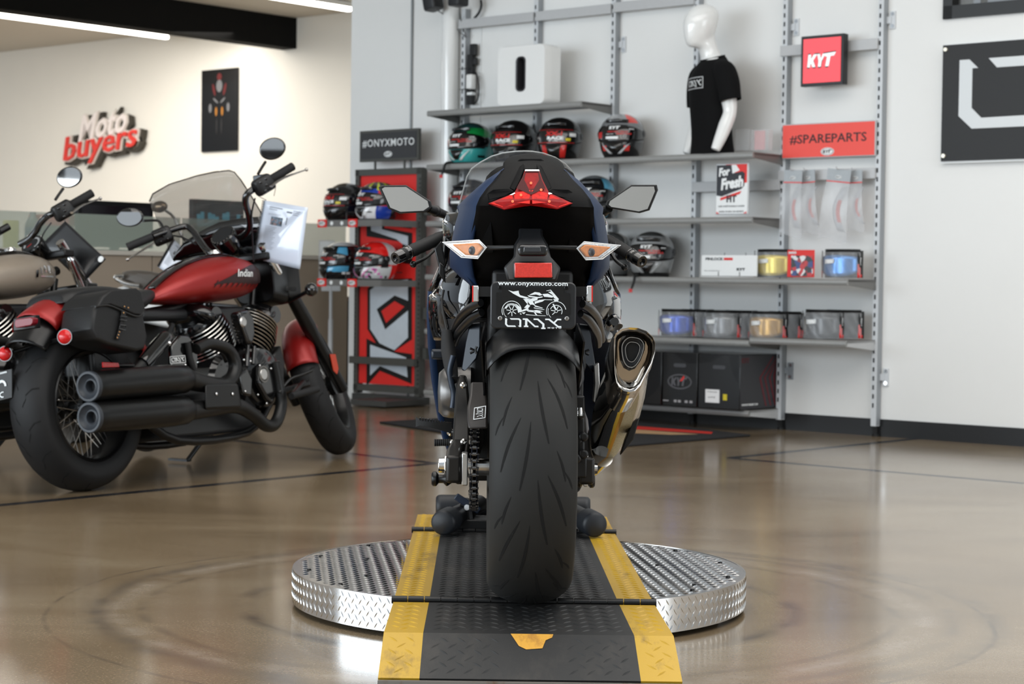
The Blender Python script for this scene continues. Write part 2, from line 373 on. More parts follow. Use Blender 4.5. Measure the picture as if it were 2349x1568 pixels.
# ================= wall rack =================
slot=mat('slot_dark',S(22,23,25),.7)
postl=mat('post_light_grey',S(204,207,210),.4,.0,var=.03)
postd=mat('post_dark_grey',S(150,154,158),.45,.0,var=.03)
blackfoot=mat('foot_black',S(20,20,20),.6)
SD=.37     # shelf depth
rack_post_tops=[2.72,2.78,4.4,4.4,4.4,4.4]
for i in range(6):
    a=i*BAY; zt=rack_post_tops[i]
    r=thing('rack_post',['slotted grey upright at the left end of the wall rack, beside the round pipe','slotted grey upright behind the white speaker box, second from the left end','slotted grey upright right of the white speaker box, third of the rack','slotted grey upright behind the shirt mannequin, fourth of the rack','slotted grey upright at the left edge of the red hash-tag sign','slotted grey upright closing the right end of the wall rack'][i],'shelf upright',W(a,0,0),'uprights of the wall rack')
    mb=MB(); mb.box((0,-.029,(zt+.06)/2),(.034,.05,zt-.06),m=0); mb.box((.0175,-.028,(zt+.06)/2),(.002,.046,zt-.07),m=1); o=build('channel',mb,[postl,postd],r,M=WM.to_3x3().to_4x4())  # right face in a darker grey: its shade is put into the colour
    mb=MB(); z=.18
    while z<min(zt,3.2)-.08: mb.box((-.004,-.0545,z),(.009,.004,.026)); z+=.052
    so=build('slot',mb,slot,r,M=WM.to_3x3().to_4x4()); so['kind']='stuff'
    mb=MB(); mb.box((0,-.02,.035),(.03,.03,.07)); mb.cyl((0,-.02,0),(0,-.02,.012),.022); build('foot',mb,blackfoot,r,M=WM.to_3x3().to_4x4())
    def brkt(z,m):
        mb=MB(); mb.box((.05,-.006,z),(.035,.012,.10),m=0); mb.box((.03,-.016,z),(.03,.006,.04),m=0)
        for q in(-.034,.034): mb.cyl((.052,-.012,z+q),(.052,-.016,z+q),.011,m=1,n=12)
        build('wall_bracket',mb,[m,chrome],r,M=WM.to_3x3().to_4x4())
    if i==2: brkt(wpx(1436,102)[1],postl)
    if i==4: brkt(wpx(1822,63)[1],postl); brkt(wpx(1808,850)[1],postd)
    if i==5: brkt(wpx(2040,47)[1],postl); brkt(wpx(2020,864)[1],postl)
def rail(a0,a1,z,label,h=.062,b=.075):
    mb=MB(); mb.box(((a0+a1)/2,-b+.012,z),(a1-a0,.02,h)); 
    for a in(a0+.02,a1-.02): mb.box((a,-b/2-.01,z),(.01,b*.6,h*.8))
    o=build('cross_rail',mb,grey_alu,None,bev=.002,M=WM); tag(o,label,'rail','cross rails of the wall rack'); return o
ztop=wpx(1250,35,.075)[1]
rail(-.03,BAY-.01,ztop,'grey cross rail at the top of the rack, left of the second upright')
rail(BAY+.01,2*BAY-.01,ztop,'grey cross rail at the top of the rack, between second and third uprights')
rail(2*BAY+.01,3*BAY-.01,ztop+.005,'grey cross rail at the top of the rack, left of the mannequin head')
rail(3*BAY+.0,4*BAY-.01,wpx(1620,428,.075)[1],'grey cross rail behind the For Fresh Fit card')
rail(4*BAY-.02,5*BAY-.01,wpx(1970,103,.075)[1],'grey cross rail behind the red light box')
rail(4*BAY-.02,5*BAY-.01,wpx(1990,397,.075)[1],'grey cross rail from which the clear parts bags hang')
def shelf(a0,a1,z,label,end=dark_alu,b0=.05,depth=SD,grp='shelves of the wall rack'):
    r=thing('wall_shelf',label,'shelf',W(a0,0,z),grp); L=a1-a0; R=WM.to_3x3().to_4x4()
    mb=MB(); mb.box((L/2,-(b0+depth)/2,-.008),(L,depth-b0-.02,.016),m=0)
    build('shelf_board',mb,dark_alu,r,M=R)
    mb=MB(); pr=[(0,0),(-.012,.001),(-.02,-.006),(-.021,-.026),(-.014,-.036),(0,-.036)]
    mb.prism([(y,zz) for y,zz in pr],(0,-depth+.014,0),(0,1,0),(0,0,1),(L,0,0)); build('front_lip',mb,mat('shelf_lip_grey',S(146,146,144),.32,.15),r,smooth=50,M=R)
    for q in(0,L-.006):
        mb=MB(); mb.prism([(-.05,-.005),(-depth+.012,-.005),(-depth+.012,-.034),(-.05,-.062)],(q,0,0),(0,1,0),(0,0,1),(.006,0,0)); build('end_bracket',mb,end if q else dark_alu,r,M=R)
    return r
def zf(px,py): return wpx(px,py,SD)[1]
Z1=zf(1160,243)+.0; Z2=zf(1500,357); Z3=zf(1500,500); Z4=zf(1600,636); Z5=zf(1600,776); Z5b=zf(1820,777); Z6=zf(1600,934)
shelf(-.03,2*BAY,Z1,'top grey shelf on the left, carrying the white speaker box')
shelf(-.03,4*BAY,Z2,'second grey shelf, carrying the row of four helmets and the mannequin')
shelf(-.03,4*BAY,Z3,'third grey shelf, carrying the For Fresh Fit card')
shelf(-.03,5*BAY,Z4,'long grey shelf carrying the pinlock card and two visor packs')
shelf(-.03,4*BAY-.005,Z5,'grey shelf with blue, grey and gold visor packs above the black cartons')
shelf(4*BAY,5*BAY,Z5b,'light grey short shelf at the lower right with the clear visor packs',grey_alu)
shelf(-.03,4*BAY,Z6,'lowest grey shelf carrying the black cartons',grey_alu)
# ---------------- sub speaker ----------------
r=thing('speaker_box','large white gloss speaker box with a slot in the middle, on the top left shelf','speaker',wm((wpx(1206,170,.3)[0]),.27,Z1+.002))
def rrect(w,h,rd,n=5,cx=0,cy=0):
    out=[]
    for sx,sy,a in((1,1,0),(-1,1,90),(-1,-1,180),(1,-1,270)):
        for k in range(n+1):
            t=rad(a+90*k/n); out.append((cx+sx*(w/2-rd)+rd*math.cos(t),cy+sy*(h/2-rd)+rd*math.sin(t)))
    return out
o_=rrect(.40,.385,.04,6,0,.1925); i_=rrect(.078,.22,.03,6,0,.20)
mb=MB(); n=len(o_)
rings=[[V((x,y,z)) for x,z in ([(q[0]*s,(q[1]-.1925)*s+.1925) for q in o_])] for y,s in ((.08,1.),(-.074,1.),(-.08,.985))]
mb.loft(rings,caps=False); mb.poly([V((x,.08,z)) for x,z in o_])
rin=[[V((x,y,z)) for x,z in i_] for y in (-.08,.02)]; k=len(mb.v)
mb.add([V(((x)*.985,-.08,(z-.1925)*.985+.1925)) for x,z in o_]+[V((x,-.08,z)) for x,z in i_],[(i,(i+1)%n,n+(i+1)%n,n+i) for i in range(n)])
build('cabinet',mb,whitegl,r,smooth=40)
mb=MB(); rr=[[V((q[0]*s,y,(q[1]-.2)*s2+.2)) for q in i_] for y,s,s2 in((-.081,1.08,1.03),(-.086,1.0,1.0),(-.081,.80,.93),(.02,.72,.9))]
mb.loft(rr,caps=False); mb.poly(rr[-1],1); build('slot_port',mb,[mat('slot_rim',S(58,58,62),.35),blk],r,smooth=50)
# ---------------- power strip with adapters on post 1 ----------------
r=thing('power_strip','black power strip with a white adapter tied to the leftmost upright','power strip',wm(wpx(1090,150)[0],.04,wpx(1090,150)[1]))
mb=MB(); mb.box((0,0,-.10),(.045,.04,.34)); mb.box((.02,0,.1),(.05,.03,.08)); mb.box((.025,.0,.02),(.05,.03,.05)); build('strip',mb,blk,r,bev=.004)
mb=MB(); mb.box((.03,-.035,-.12),(.05,.05,.10)); build('adapter',mb,whitegl,r,bev=.008)
mb=MB(); mb.box((.03,-.03,-.2),(.05,.04,.02)); build('plug',mb,whitem,r,bev=.004)
mb=MB(); mb.tube([(.03,0,-.05),(.06,-.01,-.07),(.08,-.01,-.16),(.07,-.01,-.24),(.03,-.01,-.27),(0,-.01,-.24)],.005,6,sm=5); build('cord',mb,blk,r)
for z in(-.03,-.17):
    mb=MB(); mb.tube([(-.05,-.06,z),(.03,-.06,z)],.003,6); build('cable_tie',mb,blk,r)
# ---------------- round speakers at the top left ----------------
def spot(px,py,tilt,lab,cab):
    p=wpt(px,py,.22); r=thing('wall_speaker',lab,'speaker',Matrix.Translation(p)@WM.to_3x3().to_4x4()@Matrix.Rotation(tilt,4,'Y'))
    mb=MB(); mb.loft([[V((q[0],q[1],z)) for q in rrect(.11*s,.11*s,.02,4)] for z,s in((-.002,.8),(0,.93),(.012,1.),(.30,1.),(.31,.9))]); build('body',mb,mat('speaker_black',S(24,25,27),.45),r,smooth=50)
    mb=MB(); mb.tube([(0,.04,.28),(0,.2,.30)],.015,8); build('wall_arm',mb,blk,r)
    Mi=r.matrix_world.inverted(); pts=[Mi@q for q in cab]; mb=MB(); mb.tube([V((.01,0,.0))]+pts,.0045,6,sm=6); build('cable',mb,mat('cable_grey',S(110,110,110),.5),r)
spot(996,22,rad(-14),'left black speaker hanging at the top edge, tilted',[wpt(1020,35,.1),wpt(1045,62,.05),wpt(1068,85,.06)])
spot(1051,14,0,'right black speaker hanging upright at the top edge above the first upright',[wpt(1055,35,.1),wpt(1062,60,.06),wpt(1069,85,.06)])
mb=MB(); mb.tube([wpt(1103,0,.05),wpt(1104,14,.05),wpt(1098,30,.05),wpt(1088,42,.05)],.009,8,sm=5); tag(build('black_cable',mb,blk),'black cable curving down behind the top rail at the left upright','cable')
# ---------------- red light box, red sign, cards ----------------
def wallpanel(name,pts,b,th,label,cat,front,frame,fw,group=None,side=None):
    # pts: pixel corners TL,TR,BR,BL on plane b ; returns (root, local o, w,h)
    c=[wpx(x,y,b) for x,y in pts]; a0=(c[0][0]+c[3][0])/2;a1=(c[1][0]+c[2][0])/2;z1=(c[0][1]+c[1][1])/2;z0=(c[2][1]+c[3][1])/2
    w_,h_=a1-a0,z1-z0
    r=thing(name,label,cat,wm((a0+a1)/2,b,z0),group)
    mb=MB(); mb.box((0,th/2,h_/2),(w_,th,h_)); build('case',mb,frame,r,bev=.003)
    if front:
        mb=MB(); mb.box((0,-.001,h_/2),(w_-2*fw,.004,h_-2*fw)); build('face',mb,front,r)
    return r,w_,h_
UX,UZ=V((1,0,0)),V((0,0,1))
kytred=mat('backlit_red',S(236,80,88),.5,emit=.55)
r,w_,h_=wallpanel('light_box',[(1838,86),(1936,74),(1934,193),(1836,199)],.16,.05,'square light box with glowing red face and black case, upper right of the rack','sign',kytred,blksat,.018)
def kyt(mb_b,mb_w,o,u,v,wd,fn=None,hh=None,th=.001):
    s=wd/3.2; hh=hh or s*1.25
    def grow(q,k): 
        cx=sum(p[0] for p in q)/len(q);cy=sum(p[1] for p in q)/len(q); return [(cx+(x-cx)*k+(.04 if x>cx else -.04),cy+(y-cy)*k+(.08 if y>cy else -.08)) for x,y in q]
    sh=[[(x-1.5,y-.5) for x,y in q] for q in KYTL]
    if mb_b is not None: polys2(mb_b,[grow(q,1.03) for q in sh],o,u,v,s,hh,th,fn=fn)
    uu,vv=V(u),V(v); o2=V(o)+uu.cross(vv)*th if o is not None else None
    polys2(mb_w,sh,o2,u,v,s,hh,th*(1 if not fn else 2),fn=fn)
a=MB();b_=MB(); kyt(a,b_,(0,-.003,h_*.5),UX,UZ,.19); build('logo_outline',a,blk,r); build('logo',b_,mat('backlit_white',S(240,240,240),.5,emit=.4),r)
mb=MB(); mb.box((.05,.09,h_*.68),(.03,.1,.03)); build('mount',mb,blk,r)
r,w_,h_=wallpanel('parts_sign',[(1795,284),(2009,277),(2008,358),(1793,364)],.075,.02,'wide red sign reading #SPAREPARTS in a grey frame at the right of the rack','sign',mat('sign_red',S(240,84,74),.5,var=.02),grey_alu,.006)
mb=MB(); put_text(mb,'#SPAREPARTS',(0,-.004,h_*.54),UX,UZ,w_*.82,h_*.28,bold=.008,th=.001); build('lettering',mb,mat('ink_dark',S(44,28,32),.5),r)
def oval(mb,o,u,v,rx,ry,th,n=28,m=0,ins=0.):
    uu,vv=V(u),V(v); a=[V(o)+uu*rx*math.cos(2*PI*k/n)+vv*ry*math.sin(2*PI*k/n) for k in range(n)]
    mb.thick(a,uu.cross(vv)*th,m)
def kytoval(r,o,u,v,rx,name='emblem',wh=whitem):
    ry=rx*.52; uu,vv=V(u),V(v); nn=uu.cross(vv); mb=MB(); oval(mb,o,u,v,rx,ry,.0012,m=0); oval(mb,V(o)+nn*.0012,u,v,rx*.9,ry*.86,.0006,m=1); oval(mb,V(o)+nn*.0018,u,v,rx*.82,ry*.76,.0004,m=0)
    a=MB(); kyt(None,a,V(o)+nn*.0023,u,v,rx*1.25,hh=ry*.8,th=.0004); mb.add(a.v,a.f,1)
    return build(name,mb,[wh,blk],r)
kytoval(r,(0,-.004,h_*.17),UX,UZ,.045)
# For Fresh Fit card
r,w_,h_=wallpanel('fit_card',[(1644,374),(1718,375),(1716,492),(1640,492)],SD-.05,.012,'white, black and red card reading For Fresh Fit on the third shelf','sign',whitem,mat('clear_holder',S(205,208,210),.15,alpha=.9),.006)
inkd=mat('ink_charcoal',S(40,42,48),.5)
mb=MB(); mb.prism([(-.46,.98),(.46,.98),(.46,.62),(.3,.6),(0,.9),(-.2,.98)],(0,-.004,0),UX*w_,UZ*h_,(0,-.0008,0)); mb.prism([(-.34,.33),(-.34,.28),(.25,.40),(.3,.46)],(0,-.0045,0),UX*w_,UZ*h_,(0,-.0008,0))
for s in(-1,1): mb.prism([(s*.46,.02),(s*.36,.02),(s*.46,.06)],(0,-.004,0),UX*w_,UZ*h_,(0,-.0008,0))
build('red_shape',mb,redm,r)
mb=MB(); mb.prism([(-.46,.97),(.0,.97),(.02,.80),(.32,.84),(.40,.80),(.38,.56),(.3,.5),(-.3,.36),(-.46,.38)],(0,-.0055,0),UX*w_,UZ*h_,(0,-.0008,0)); build('dark_shape',mb,inkd,r)
mb=MB(); mb.prism([(-.02,.97),(.13,.97),(.24,.86),(.02,.80)],(0,-.0055,0),UX*w_,UZ*h_,(0,-.0008,0))
put_text(mb,'For',(-w_*.22,-.0068,h_*.84),UX+UZ*.1,UZ,w_*.34,h_*.17,bold=.05,shear=.1); put_text(mb,'Fresh',(w_*.02,-.0068,h_*.62),UX+UZ*.12,UZ,w_*.68,h_*.23,bold=.05,shear=.1); build('white_lettering',mb,whitem,r)
mb=MB(); put_text(mb,'FIT',(0,-.0045,h_*.31),UX,UZ,w_*.3,h_*.14,bold=.04); put_text(mb,'USE DISPOSABLE LINER',(0,-.0045,h_*.165),UX,UZ,w_*.8,h_*.03); put_text(mb,'WHEN TRYING ON HELMETS',(0,-.0045,h_*.06),UX,UZ,w_*.76,h_*.03); build('dark_lettering',mb,inkd,r)
# pinlock card
r,w_,h_=wallpanel('pinlock_card',[(1612,584),(1738,586),(1736,633),(1607,633)],SD-.03,.006,'white leaning card with small PINLOCK heading on the long shelf','sign',whitem,whitem,.002)
mb=MB(); put_text(mb,'PINLOCK',(-w_*.26,-.0045,h_*.82),UX,UZ,w_*.32,h_*.13,bold=.03); put_text(mb,'fog resistant lens',(-w_*.3,-.0045,h_*.25),UX,UZ,w_*.28,h_*.05); put_text(mb,'KYT',(w_*.22,-.0045,h_*.33),UX,UZ,w_*.15,h_*.12,bold=.06); build('dark_lettering',mb,inkd,r)
mb=MB(); mb.prism([(-.09,.76),(.07,.76),(.07,.88),(-.09,.88)],(0,-.0038,0),UX*w_,UZ*h_,(0,-.0008,0)); build('red_block',mb,redm,r)
mb=MB()
for q in(-.09,.1): mb.tube([(q*w_*2,-.006,-.0),(q*w_*2,-.006,h_*.2)],.002,6); mb.tube([(q*w_*2+.03,.01,h_*.9),(q*w_*2+.03,.012,h_*1.12)],.002,6)
build('easel_wire',mb,blk,r)
# clear acrylic holders beside mannequin
acr=mat('clear_acrylic',S(225,228,230),.08,alpha=.22,coat=.4)
acrp=mat('pink_leaflet',S(232,170,170),.6,alpha=.5)
for k,(x0,x1,lb) in enumerate(((1686,1718,'clear acrylic leaflet holder right behind the mannequin'),(1722,1762,'clear acrylic leaflet holder with a pale pink leaflet, nearest the shelf end'))):
    r,w_,h_=wallpanel('leaflet_holder',[(x0,296),(x1,297),(x1,345),(x0,345)],.20,.05,lb,'leaflet holder',None,acr,.002,'clear leaflet holders')
    if k: mb=MB(); mb.box((-.01,.02,h_/2),(w_*.6,.003,h_*.9)); build('leaflet',mb,acrp,r)
# ---------------- helmets ----------------
HP=[(0,.088,.118,.10),(.012,.100,.135,.112),(.035,.112,.152,.128),(.065,.120,.158,.142),(.10,.126,.148,.152),(.135,.1285,.142,.157),(.17,.124,.132,.154),(.20,.111,.113,.140),(.225,.088,.088,.115),(.243,.058,.058,.078),(.252,.03,.03,.04),(.2545,.002,.002,.003)]
def Hs(az,z,off=0.):
    z=max(0,min(.2545,z)); 
    for i in range(len(HP)-1):
        if HP[i+1][0]>=z: break
    p=HP[max(0,i-1)],HP[i],HP[i+1],HP[min(len(HP)-1,i+2)]; t=(z-p[1][0])/(p[2][0]-p[1][0])
    g=lambda k:.5*((2*p[1][k])+(p[2][k]-p[0][k])*t+(2*p[0][k]-5*p[1][k]+4*p[2][k]-p[3][k])*t*t+(3*p[1][k]-p[0][k]-3*p[2][k]+p[3][k])*t**3) if 0<i<len(HP)-2 else p[1][k]*(1-t)+p[2][k]*t
    a,f,b=g(1),g(2),g(3); s,c=math.sin(az),math.cos(az)
    x=a*math.copysign(abs(s)**.88,s); y=-f*c if c>0 else -b*c
    k=1+off/max(.03,math.hypot(x,y)) if z<.2 else 1+off/.1
    return V((x*k,y*k,z+(off*.8 if z>.2 else 0)))
hcol={}
def hm(c,rough=.16,coat=.6):
    k='helmet_%d_%d_%d'%c; return mat(k,S(*c),rough,coat=coat,var=.03)
visor_m=mat('visor_dark',S(13,13,15),.06,coat=1.)
liner_m=mat('helmet_liner',S(16,16,17),.9)
mred=mat('sticker_red',S(196,36,34),.4); myel=mat('sticker_yellow',S(214,196,40),.4)
def helmet(M,label,grp,base,zones,chinV=None,stick='kyt',vent=(14,14,15),extra=None,lens=visor_m):
    r=thing('helmet',label,'helmet',M,grp)
    cols=[base]+[c for c,_ in zones]; mats=[hm(c) for c in cols]
    ZS=[0,.006,.012,.022,.035,.05,.065,.08,.09,.10,.115,.13,.145,.16,.172,.184,.195,.205,.215,.225,.234,.243,.249,.2525,.2545]
    mb=MB(); NA=64
    def mf(u,v):
        az=(u*2*PI+PI)%(2*PI)-PI; j=v*(len(ZS)-1); z=ZS[int(j)]*(1-j%1)+ZS[min(len(ZS)-1,int(j)+1)]*(j%1)
        out=0
        for i,(c,fn) in enumerate(zones):
            if fn(az,z): out=i+1
        return out
    def fn(u,v):
        j=v*(len(ZS)-1); i=min(int(j+1e-6),len(ZS)-1); return Hs(u*2*PI,ZS[i])
    mb.grid(fn,NA,len(ZS)-1,wrap=True,mf=mf); build('shell',mb,mats,r,smooth=60)
    mb=MB(); mb.tube([Hs(2*PI*k/48,.004,.001) for k in range(48)],.006,8,loop=True); mb.poly([Hs(2*PI*k/48,.006,-.012) for k in range(48)]); build('neck_roll',mb,liner_m,r)
    # visor: z limits vary with azimuth
    def vz(az,t):
        q=abs(az)/rad(88); lo=.088+.022*q**2; hi=.182-.034*q**2.2; return lo+(hi-lo)*t
    mb=MB(); mb.grid(lambda u,v:Hs((u*2-1)*rad(88),vz((u*2-1)*rad(88),v),.0045),36,8); build('visor',mb,lens,r,smooth=60,solid=.003)
    mb=MB(); mb.tube([Hs(a_*rad(88)/12,vz(a_*rad(88)/12,0)-.002,.0035) for a_ in range(-12,13)],.0035,6); build('visor_gasket',mb,blk2,r)
    for s in(-1,1):
        mb=MB(); c=Hs(s*rad(84),.137,.004); n_=(c-V((0,0,.137))).normalized(); mb.lathe([(.0001,.007),(.016,.006),(.022,.002),(.024,-.004)],c,n_,24); build('visor_pivot',mb,hm(vent,.3),r)
    # stickers on the visor
    def sf(a0,z0): return lambda x,y,t:Hs(a0+x/.145,z0+y,.0068+t)
    mb=MB(); 
    if stick=='xx':
        put_text(mb,'XX-1',None,None,None,.10,.026,bold=.06,shear=.1,m=1,fn=sf(0,.150)); put_text(mb,'RACE',None,None,None,.09,.02,bold=.06,m=0,fn=sf(rad(4),.124)); put_text(mb,'50 TOC',None,None,None,.05,.008,bold=.04,m=0,fn=sf(0,.108))
        mb.grid(lambda u,v:Hs(rad(-55)+u*rad(110),.096+.003*v,.0066),16,1,m=1); mb.grid(lambda u,v:Hs(rad(-50)+u*rad(100),.172+.002*v,.0066),16,1,m=1)
        mb.grid(lambda u,v:Hs(rad(38)+u*rad(20),.134+.02*v,.0066),4,2,m=0); mb.grid(lambda u,v:Hs(rad(28)+u*rad(14),.108+.016*v,.0066),4,2,m=2)
    elif stick=='kyt':
        a_=MB(); kyt(None,a_,None,UX,UZ,.06,fn=sf(rad(-2),.166),hh=.018,th=.001); mb.add(a_.v,a_.f,0)
        put_text(mb,'OPTICS',None,None,None,.035,.007,bold=.03,m=0,fn=sf(rad(38),.158))
        put_text(mb,'VISION TECH',None,None,None,.12,.008,bold=.04,m=1,fn=sf(rad(5),.143)); put_text(mb,'READY RACE',None,None,None,.09,.009,bold=.05,m=1,fn=sf(rad(20),.131))
        put_text(mb,'visor one',None,None,None,.045,.006,m=0,fn=sf(rad(-12),.130))
        mb.grid(lambda u,v:Hs(rad(-58)+u*rad(22),.108+.035*v,.0066),4,3,m=1); mb.grid(lambda u,v:Hs(rad(-22)+u*rad(28),.102+.014*v,.0066),5,2,m=0)
    build('visor_stickers',mb,[whitem,mred,myel],r)
    # brow vent, chin V, spoiler
    mb=MB(); mb.grid(lambda u,v:Hs((u*2-1)*rad(30),.196+.018*v*(1-.3*abs(u*2-1)),.006+.006*math.sin(PI*v)),12,4); build('brow_vent',mb,hm(vent,.3),r,solid=.003)
    mb=MB(); mb.grid(lambda u,v:Hs((u*2-1)*rad(38)+PI,.15+.06*v,.010*math.sin(PI*v)+.002),12,6); build('rear_spoiler',mb,hm(vent,.3),r,solid=.004)
    mb=MB(); mb.grid(lambda u,v:Hs((u*2-1)*rad(20)*(.25+.75*v),.022+.058*v,.004+.006*math.sin(PI*min(1,v+.15))*(1-abs(u*2-1)**2)),12,8); build('chin_vent',mb,hm(vent,.3,.3),r,solid=.003)
    if chinV:
        mb=MB()
        for s in(-1,1): mb.grid(lambda u,v:Hs(s*rad(6+26*v+10*u*(1-.2*v)),.018+.052*v+.012*u*v,.0035),3,10)
        build('chin_wings',mb,hm(chinV),r,solid=.002)
    if extra: extra(r)
    return r
Z=lambda a0,a1,z0,z1:(lambda az,z:rad(a0)<=az<=rad(a1) and z0<=z<=z1)
def hpos(px,py,zsh,yaw,b=.205,s=1.1):
    # px = pixel column of helmet centre
    zc=zsh+.13; best=None
    p=wpt(px,py,b); a=(p-P0).dot(AD); return wm(a,b,zsh+.003,yaw)@Matrix.Scale(s,4)
G2='helmets on the second shelf'
def strap(r):
    mb=MB(); mb.tube([(-.05,-.10,.01),(-.06,-.17,.0),(-.062,-.19,-.03),(-.075,-.195,-.07)],[.007,.008,.008,.006],8,sm=4); mb.box((-.08,-.195,-.08),(.02,.006,.02),m=1); build('chin_strap',mb,[blk2,mred],r)
helmet(hpos(1081,320,Z2,rad(6)),'teal helmet with white chin wings, leftmost on the second shelf',G2,(64,170,168),[((18,19,20),Z(-70,78,.085,.19)),((20,130,62),Z(25,110,.165,.21)),((14,14,15),Z(-180,-120,0,.12)),((16,30,30),Z(60,85,.03,.055)),((20,60,60),lambda az,z:z>.215)],(225,228,226),extra=strap)
helmet(hpos(1179,320,Z2,rad(10)),'black helmet with large XX-1 visor stickers, second on the second shelf',G2,(20,19,20),[((60,60,60),Z(-20,20,.0,.03))],None,'xx')
helmet(hpos(1285,318,Z2,rad(24)),'black helmet with red XX-1 letters facing the camera, third on the second shelf',G2,(15,15,16),[((200,40,34),lambda az,z:.01<z<.085 and rad(18)<abs(az)<rad(32)),((66,66,64),Z(100,150,.05,.2))],None,'xx')
helmet(hpos(1427,308,Z2,rad(22)),'grey and black helmet with red chin accents, fourth on the second shelf',G2,(120,122,124),[((24,24,25),Z(-180,180,0,.09)),((150,152,154),lambda az,z:z>.2 and abs(az)<1),((225,60,48),lambda az,z:z>.19 and rad(30)<az<rad(70)),((24,24,26),Z(90,130,.09,.2)),((215,58,54),lambda az,z:.03<z<.06 and rad(24)<abs(az)<rad(40))],(186,188,190))
helmet(hpos(1082,432,Z3,rad(8)),'dark helmet behind the blue bike windscreen on the third shelf','helmets lower on the rack',(40,42,46),[((150,150,150),Z(-40,-10,.02,.08))],(160,160,160))
def bluefl(r): pass
helmet(hpos(1364,425,Z3,rad(20)),'black helmet with sky blue flashes behind the right mirror, third shelf','helmets lower on the rack',(26,28,31),[((90,160,190),lambda az,z:z>.16 and rad(45)<az<rad(85)),((90,160,190),lambda az,z:.012<z<.035 and abs(az)<rad(70)),((120,125,128),lambda az,z:z>.235)],None)
helmet(hpos(1399,583,Z4,rad(8)),'grey helmet half hidden behind the right turn signal on the long shelf','helmets lower on the rack',(128,130,131),[((90,92,92),Z(20,100,.09,.25))],(150,150,150))
helmet(hpos(1495,583,Z4,rad(26)),'silver grey helmet with black chin vent standing alone on the long shelf','helmets lower on the rack',(142,144,145),[((70,72,72),lambda az,z:z>.225),((30,30,30),lambda az,z:z<.02)],(156,158,158),extra=strap)
# ---------------- visor packs ----------------
bagm=mat('clear_bag',S(214,217,220),.18,alpha=.26,coat=.3,var=.03)
def vm(n,c,metal=.55): return mat('shield_'+n,S(*c),.22,metal,coat=.5)
cardk=mat('header_card_black',S(22,22,23),.4)
def shieldpack(px,py,zsh,yaw,col,label,b=.2,lens=True,s=1.,grp='packed helmet visors'):
    p=wpt(px,py,b); a=(p-P0).dot(AD); r=thing('visor_pack',label,'packed helmet visor',wm(a,b,zsh+.002,yaw)@Matrix.Scale(s,4),grp)
    R=.125; arc=rad(74)
    def cy(t,z,off,sc=1.): return V((math.sin(t)*(R+off),-math.cos(t)*(R+off)*.9+.03,z))
    mb=MB(); mb.grid(lambda u,v:cy((u*2-1)*arc*1.04,.004+v*.165,-.012),24,4,m=0)
    mb.grid(lambda u,v:cy(arc*(.80+.26*u),.006+v*.155,.006),4,8,m=0,mf=lambda u,v:1 if v<.42-.55*u+.1 else 0)
    mb.grid(lambda u,v:cy(-arc*(.80+.26*u),.006+v*.155,.006),4,8,m=0,mf=lambda u,v:1 if v<.35-.4*u else 0)
    build('header_card',mb,[cardk,redm],r,solid=.002)
    a_=MB(); t0=arc*.93; oval2=[(.022*math.cos(2*PI*k/20),.016*math.sin(2*PI*k/20)) for k in range(20)]
    polys2(a_,[oval2],None,UX,UZ,1,1,.001,m=0,fn=lambda x,y,t:cy(t0+y*2.2,.10+x,.0075+t)); put_text(a_,'KYT',None,None,None,.032,.018,bold=.06,m=1,fn=lambda x,y,t:cy(t0+y*2.4,.10+x,.0092+t)); build('emblem',a_,[whitem,blk],r)
    if lens:
        def vf(u,v):
            t=(u*2-1)*arc*.86; lo=.012+.028*abs(u*2-1)**2; hi=.135-.012*abs(u*2-1)**2; return cy(t,lo+(hi-lo)*v,.0)
        mb=MB(); mb.grid(vf,28,6); build('shield',mb,col,r,solid=.002)
        mb=MB(); mb.grid(lambda u,v:cy(rad(-34)+u*rad(30),.085+v*.024+u*.004,.0085),6,2); build('size_label',mb,whitem,r)
    mb=MB(); mb.grid(lambda u,v:cy((u*2-1)*arc*.92,.002+v*.150,.007+.006*math.sin(u*31+v*9)*math.sin(v*3.1)),40,10); build('bag',mb,bagm,r)
    return r
gold=vm('gold',(196,150,66));yelm=vm('yellow',(232,206,70),.35);bluem=vm('blue',(44,84,190));sky=vm('sky_blue',(70,140,210));smoke=vm('smoke_silver',(128,128,130),.4);dsm=vm('dark_smoke',(62,64,68),.2)
shieldpack(1555,742,Z5,rad(14),bluem,'deep blue visor in a clear bag, leftmost on the lower shelf')
shieldpack(1600,744,Z5,rad(4),dsm,'black carded visor pack right behind the deep blue one',b=.11,lens=False)
shieldpack(1657,744,Z5,rad(10),smoke,'silver smoke visor in a clear bag between the blue and the gold one')
shieldpack(1700,744,Z5,rad(0),dsm,'black carded pack right behind the silver smoke visor',b=.11,lens=False)
shieldpack(1762,744,Z5,rad(6),gold,'gold visor in a clear bag on the lower shelf',b=.2)
shieldpack(1800,746,Z5,rad(0),dsm,'black carded pack with red corner right behind the gold visor',b=.11,lens=False)
shieldpack(1888,748,Z5b,rad(10),dsm,'dark clear visor in a bag on the short lower right shelf',b=.22)
shieldpack(1935,750,Z5b,rad(2),dsm,'black carded pack at the right end of the short lower shelf',b=.12,lens=False)
shieldpack(1777,602,Z4,rad(12),yelm,'bright yellow visor in a clear bag on the long shelf')
shieldpack(1932,604,Z4,rad(4),sky,'sky blue visor in a clear bag at the right end of the long shelf')
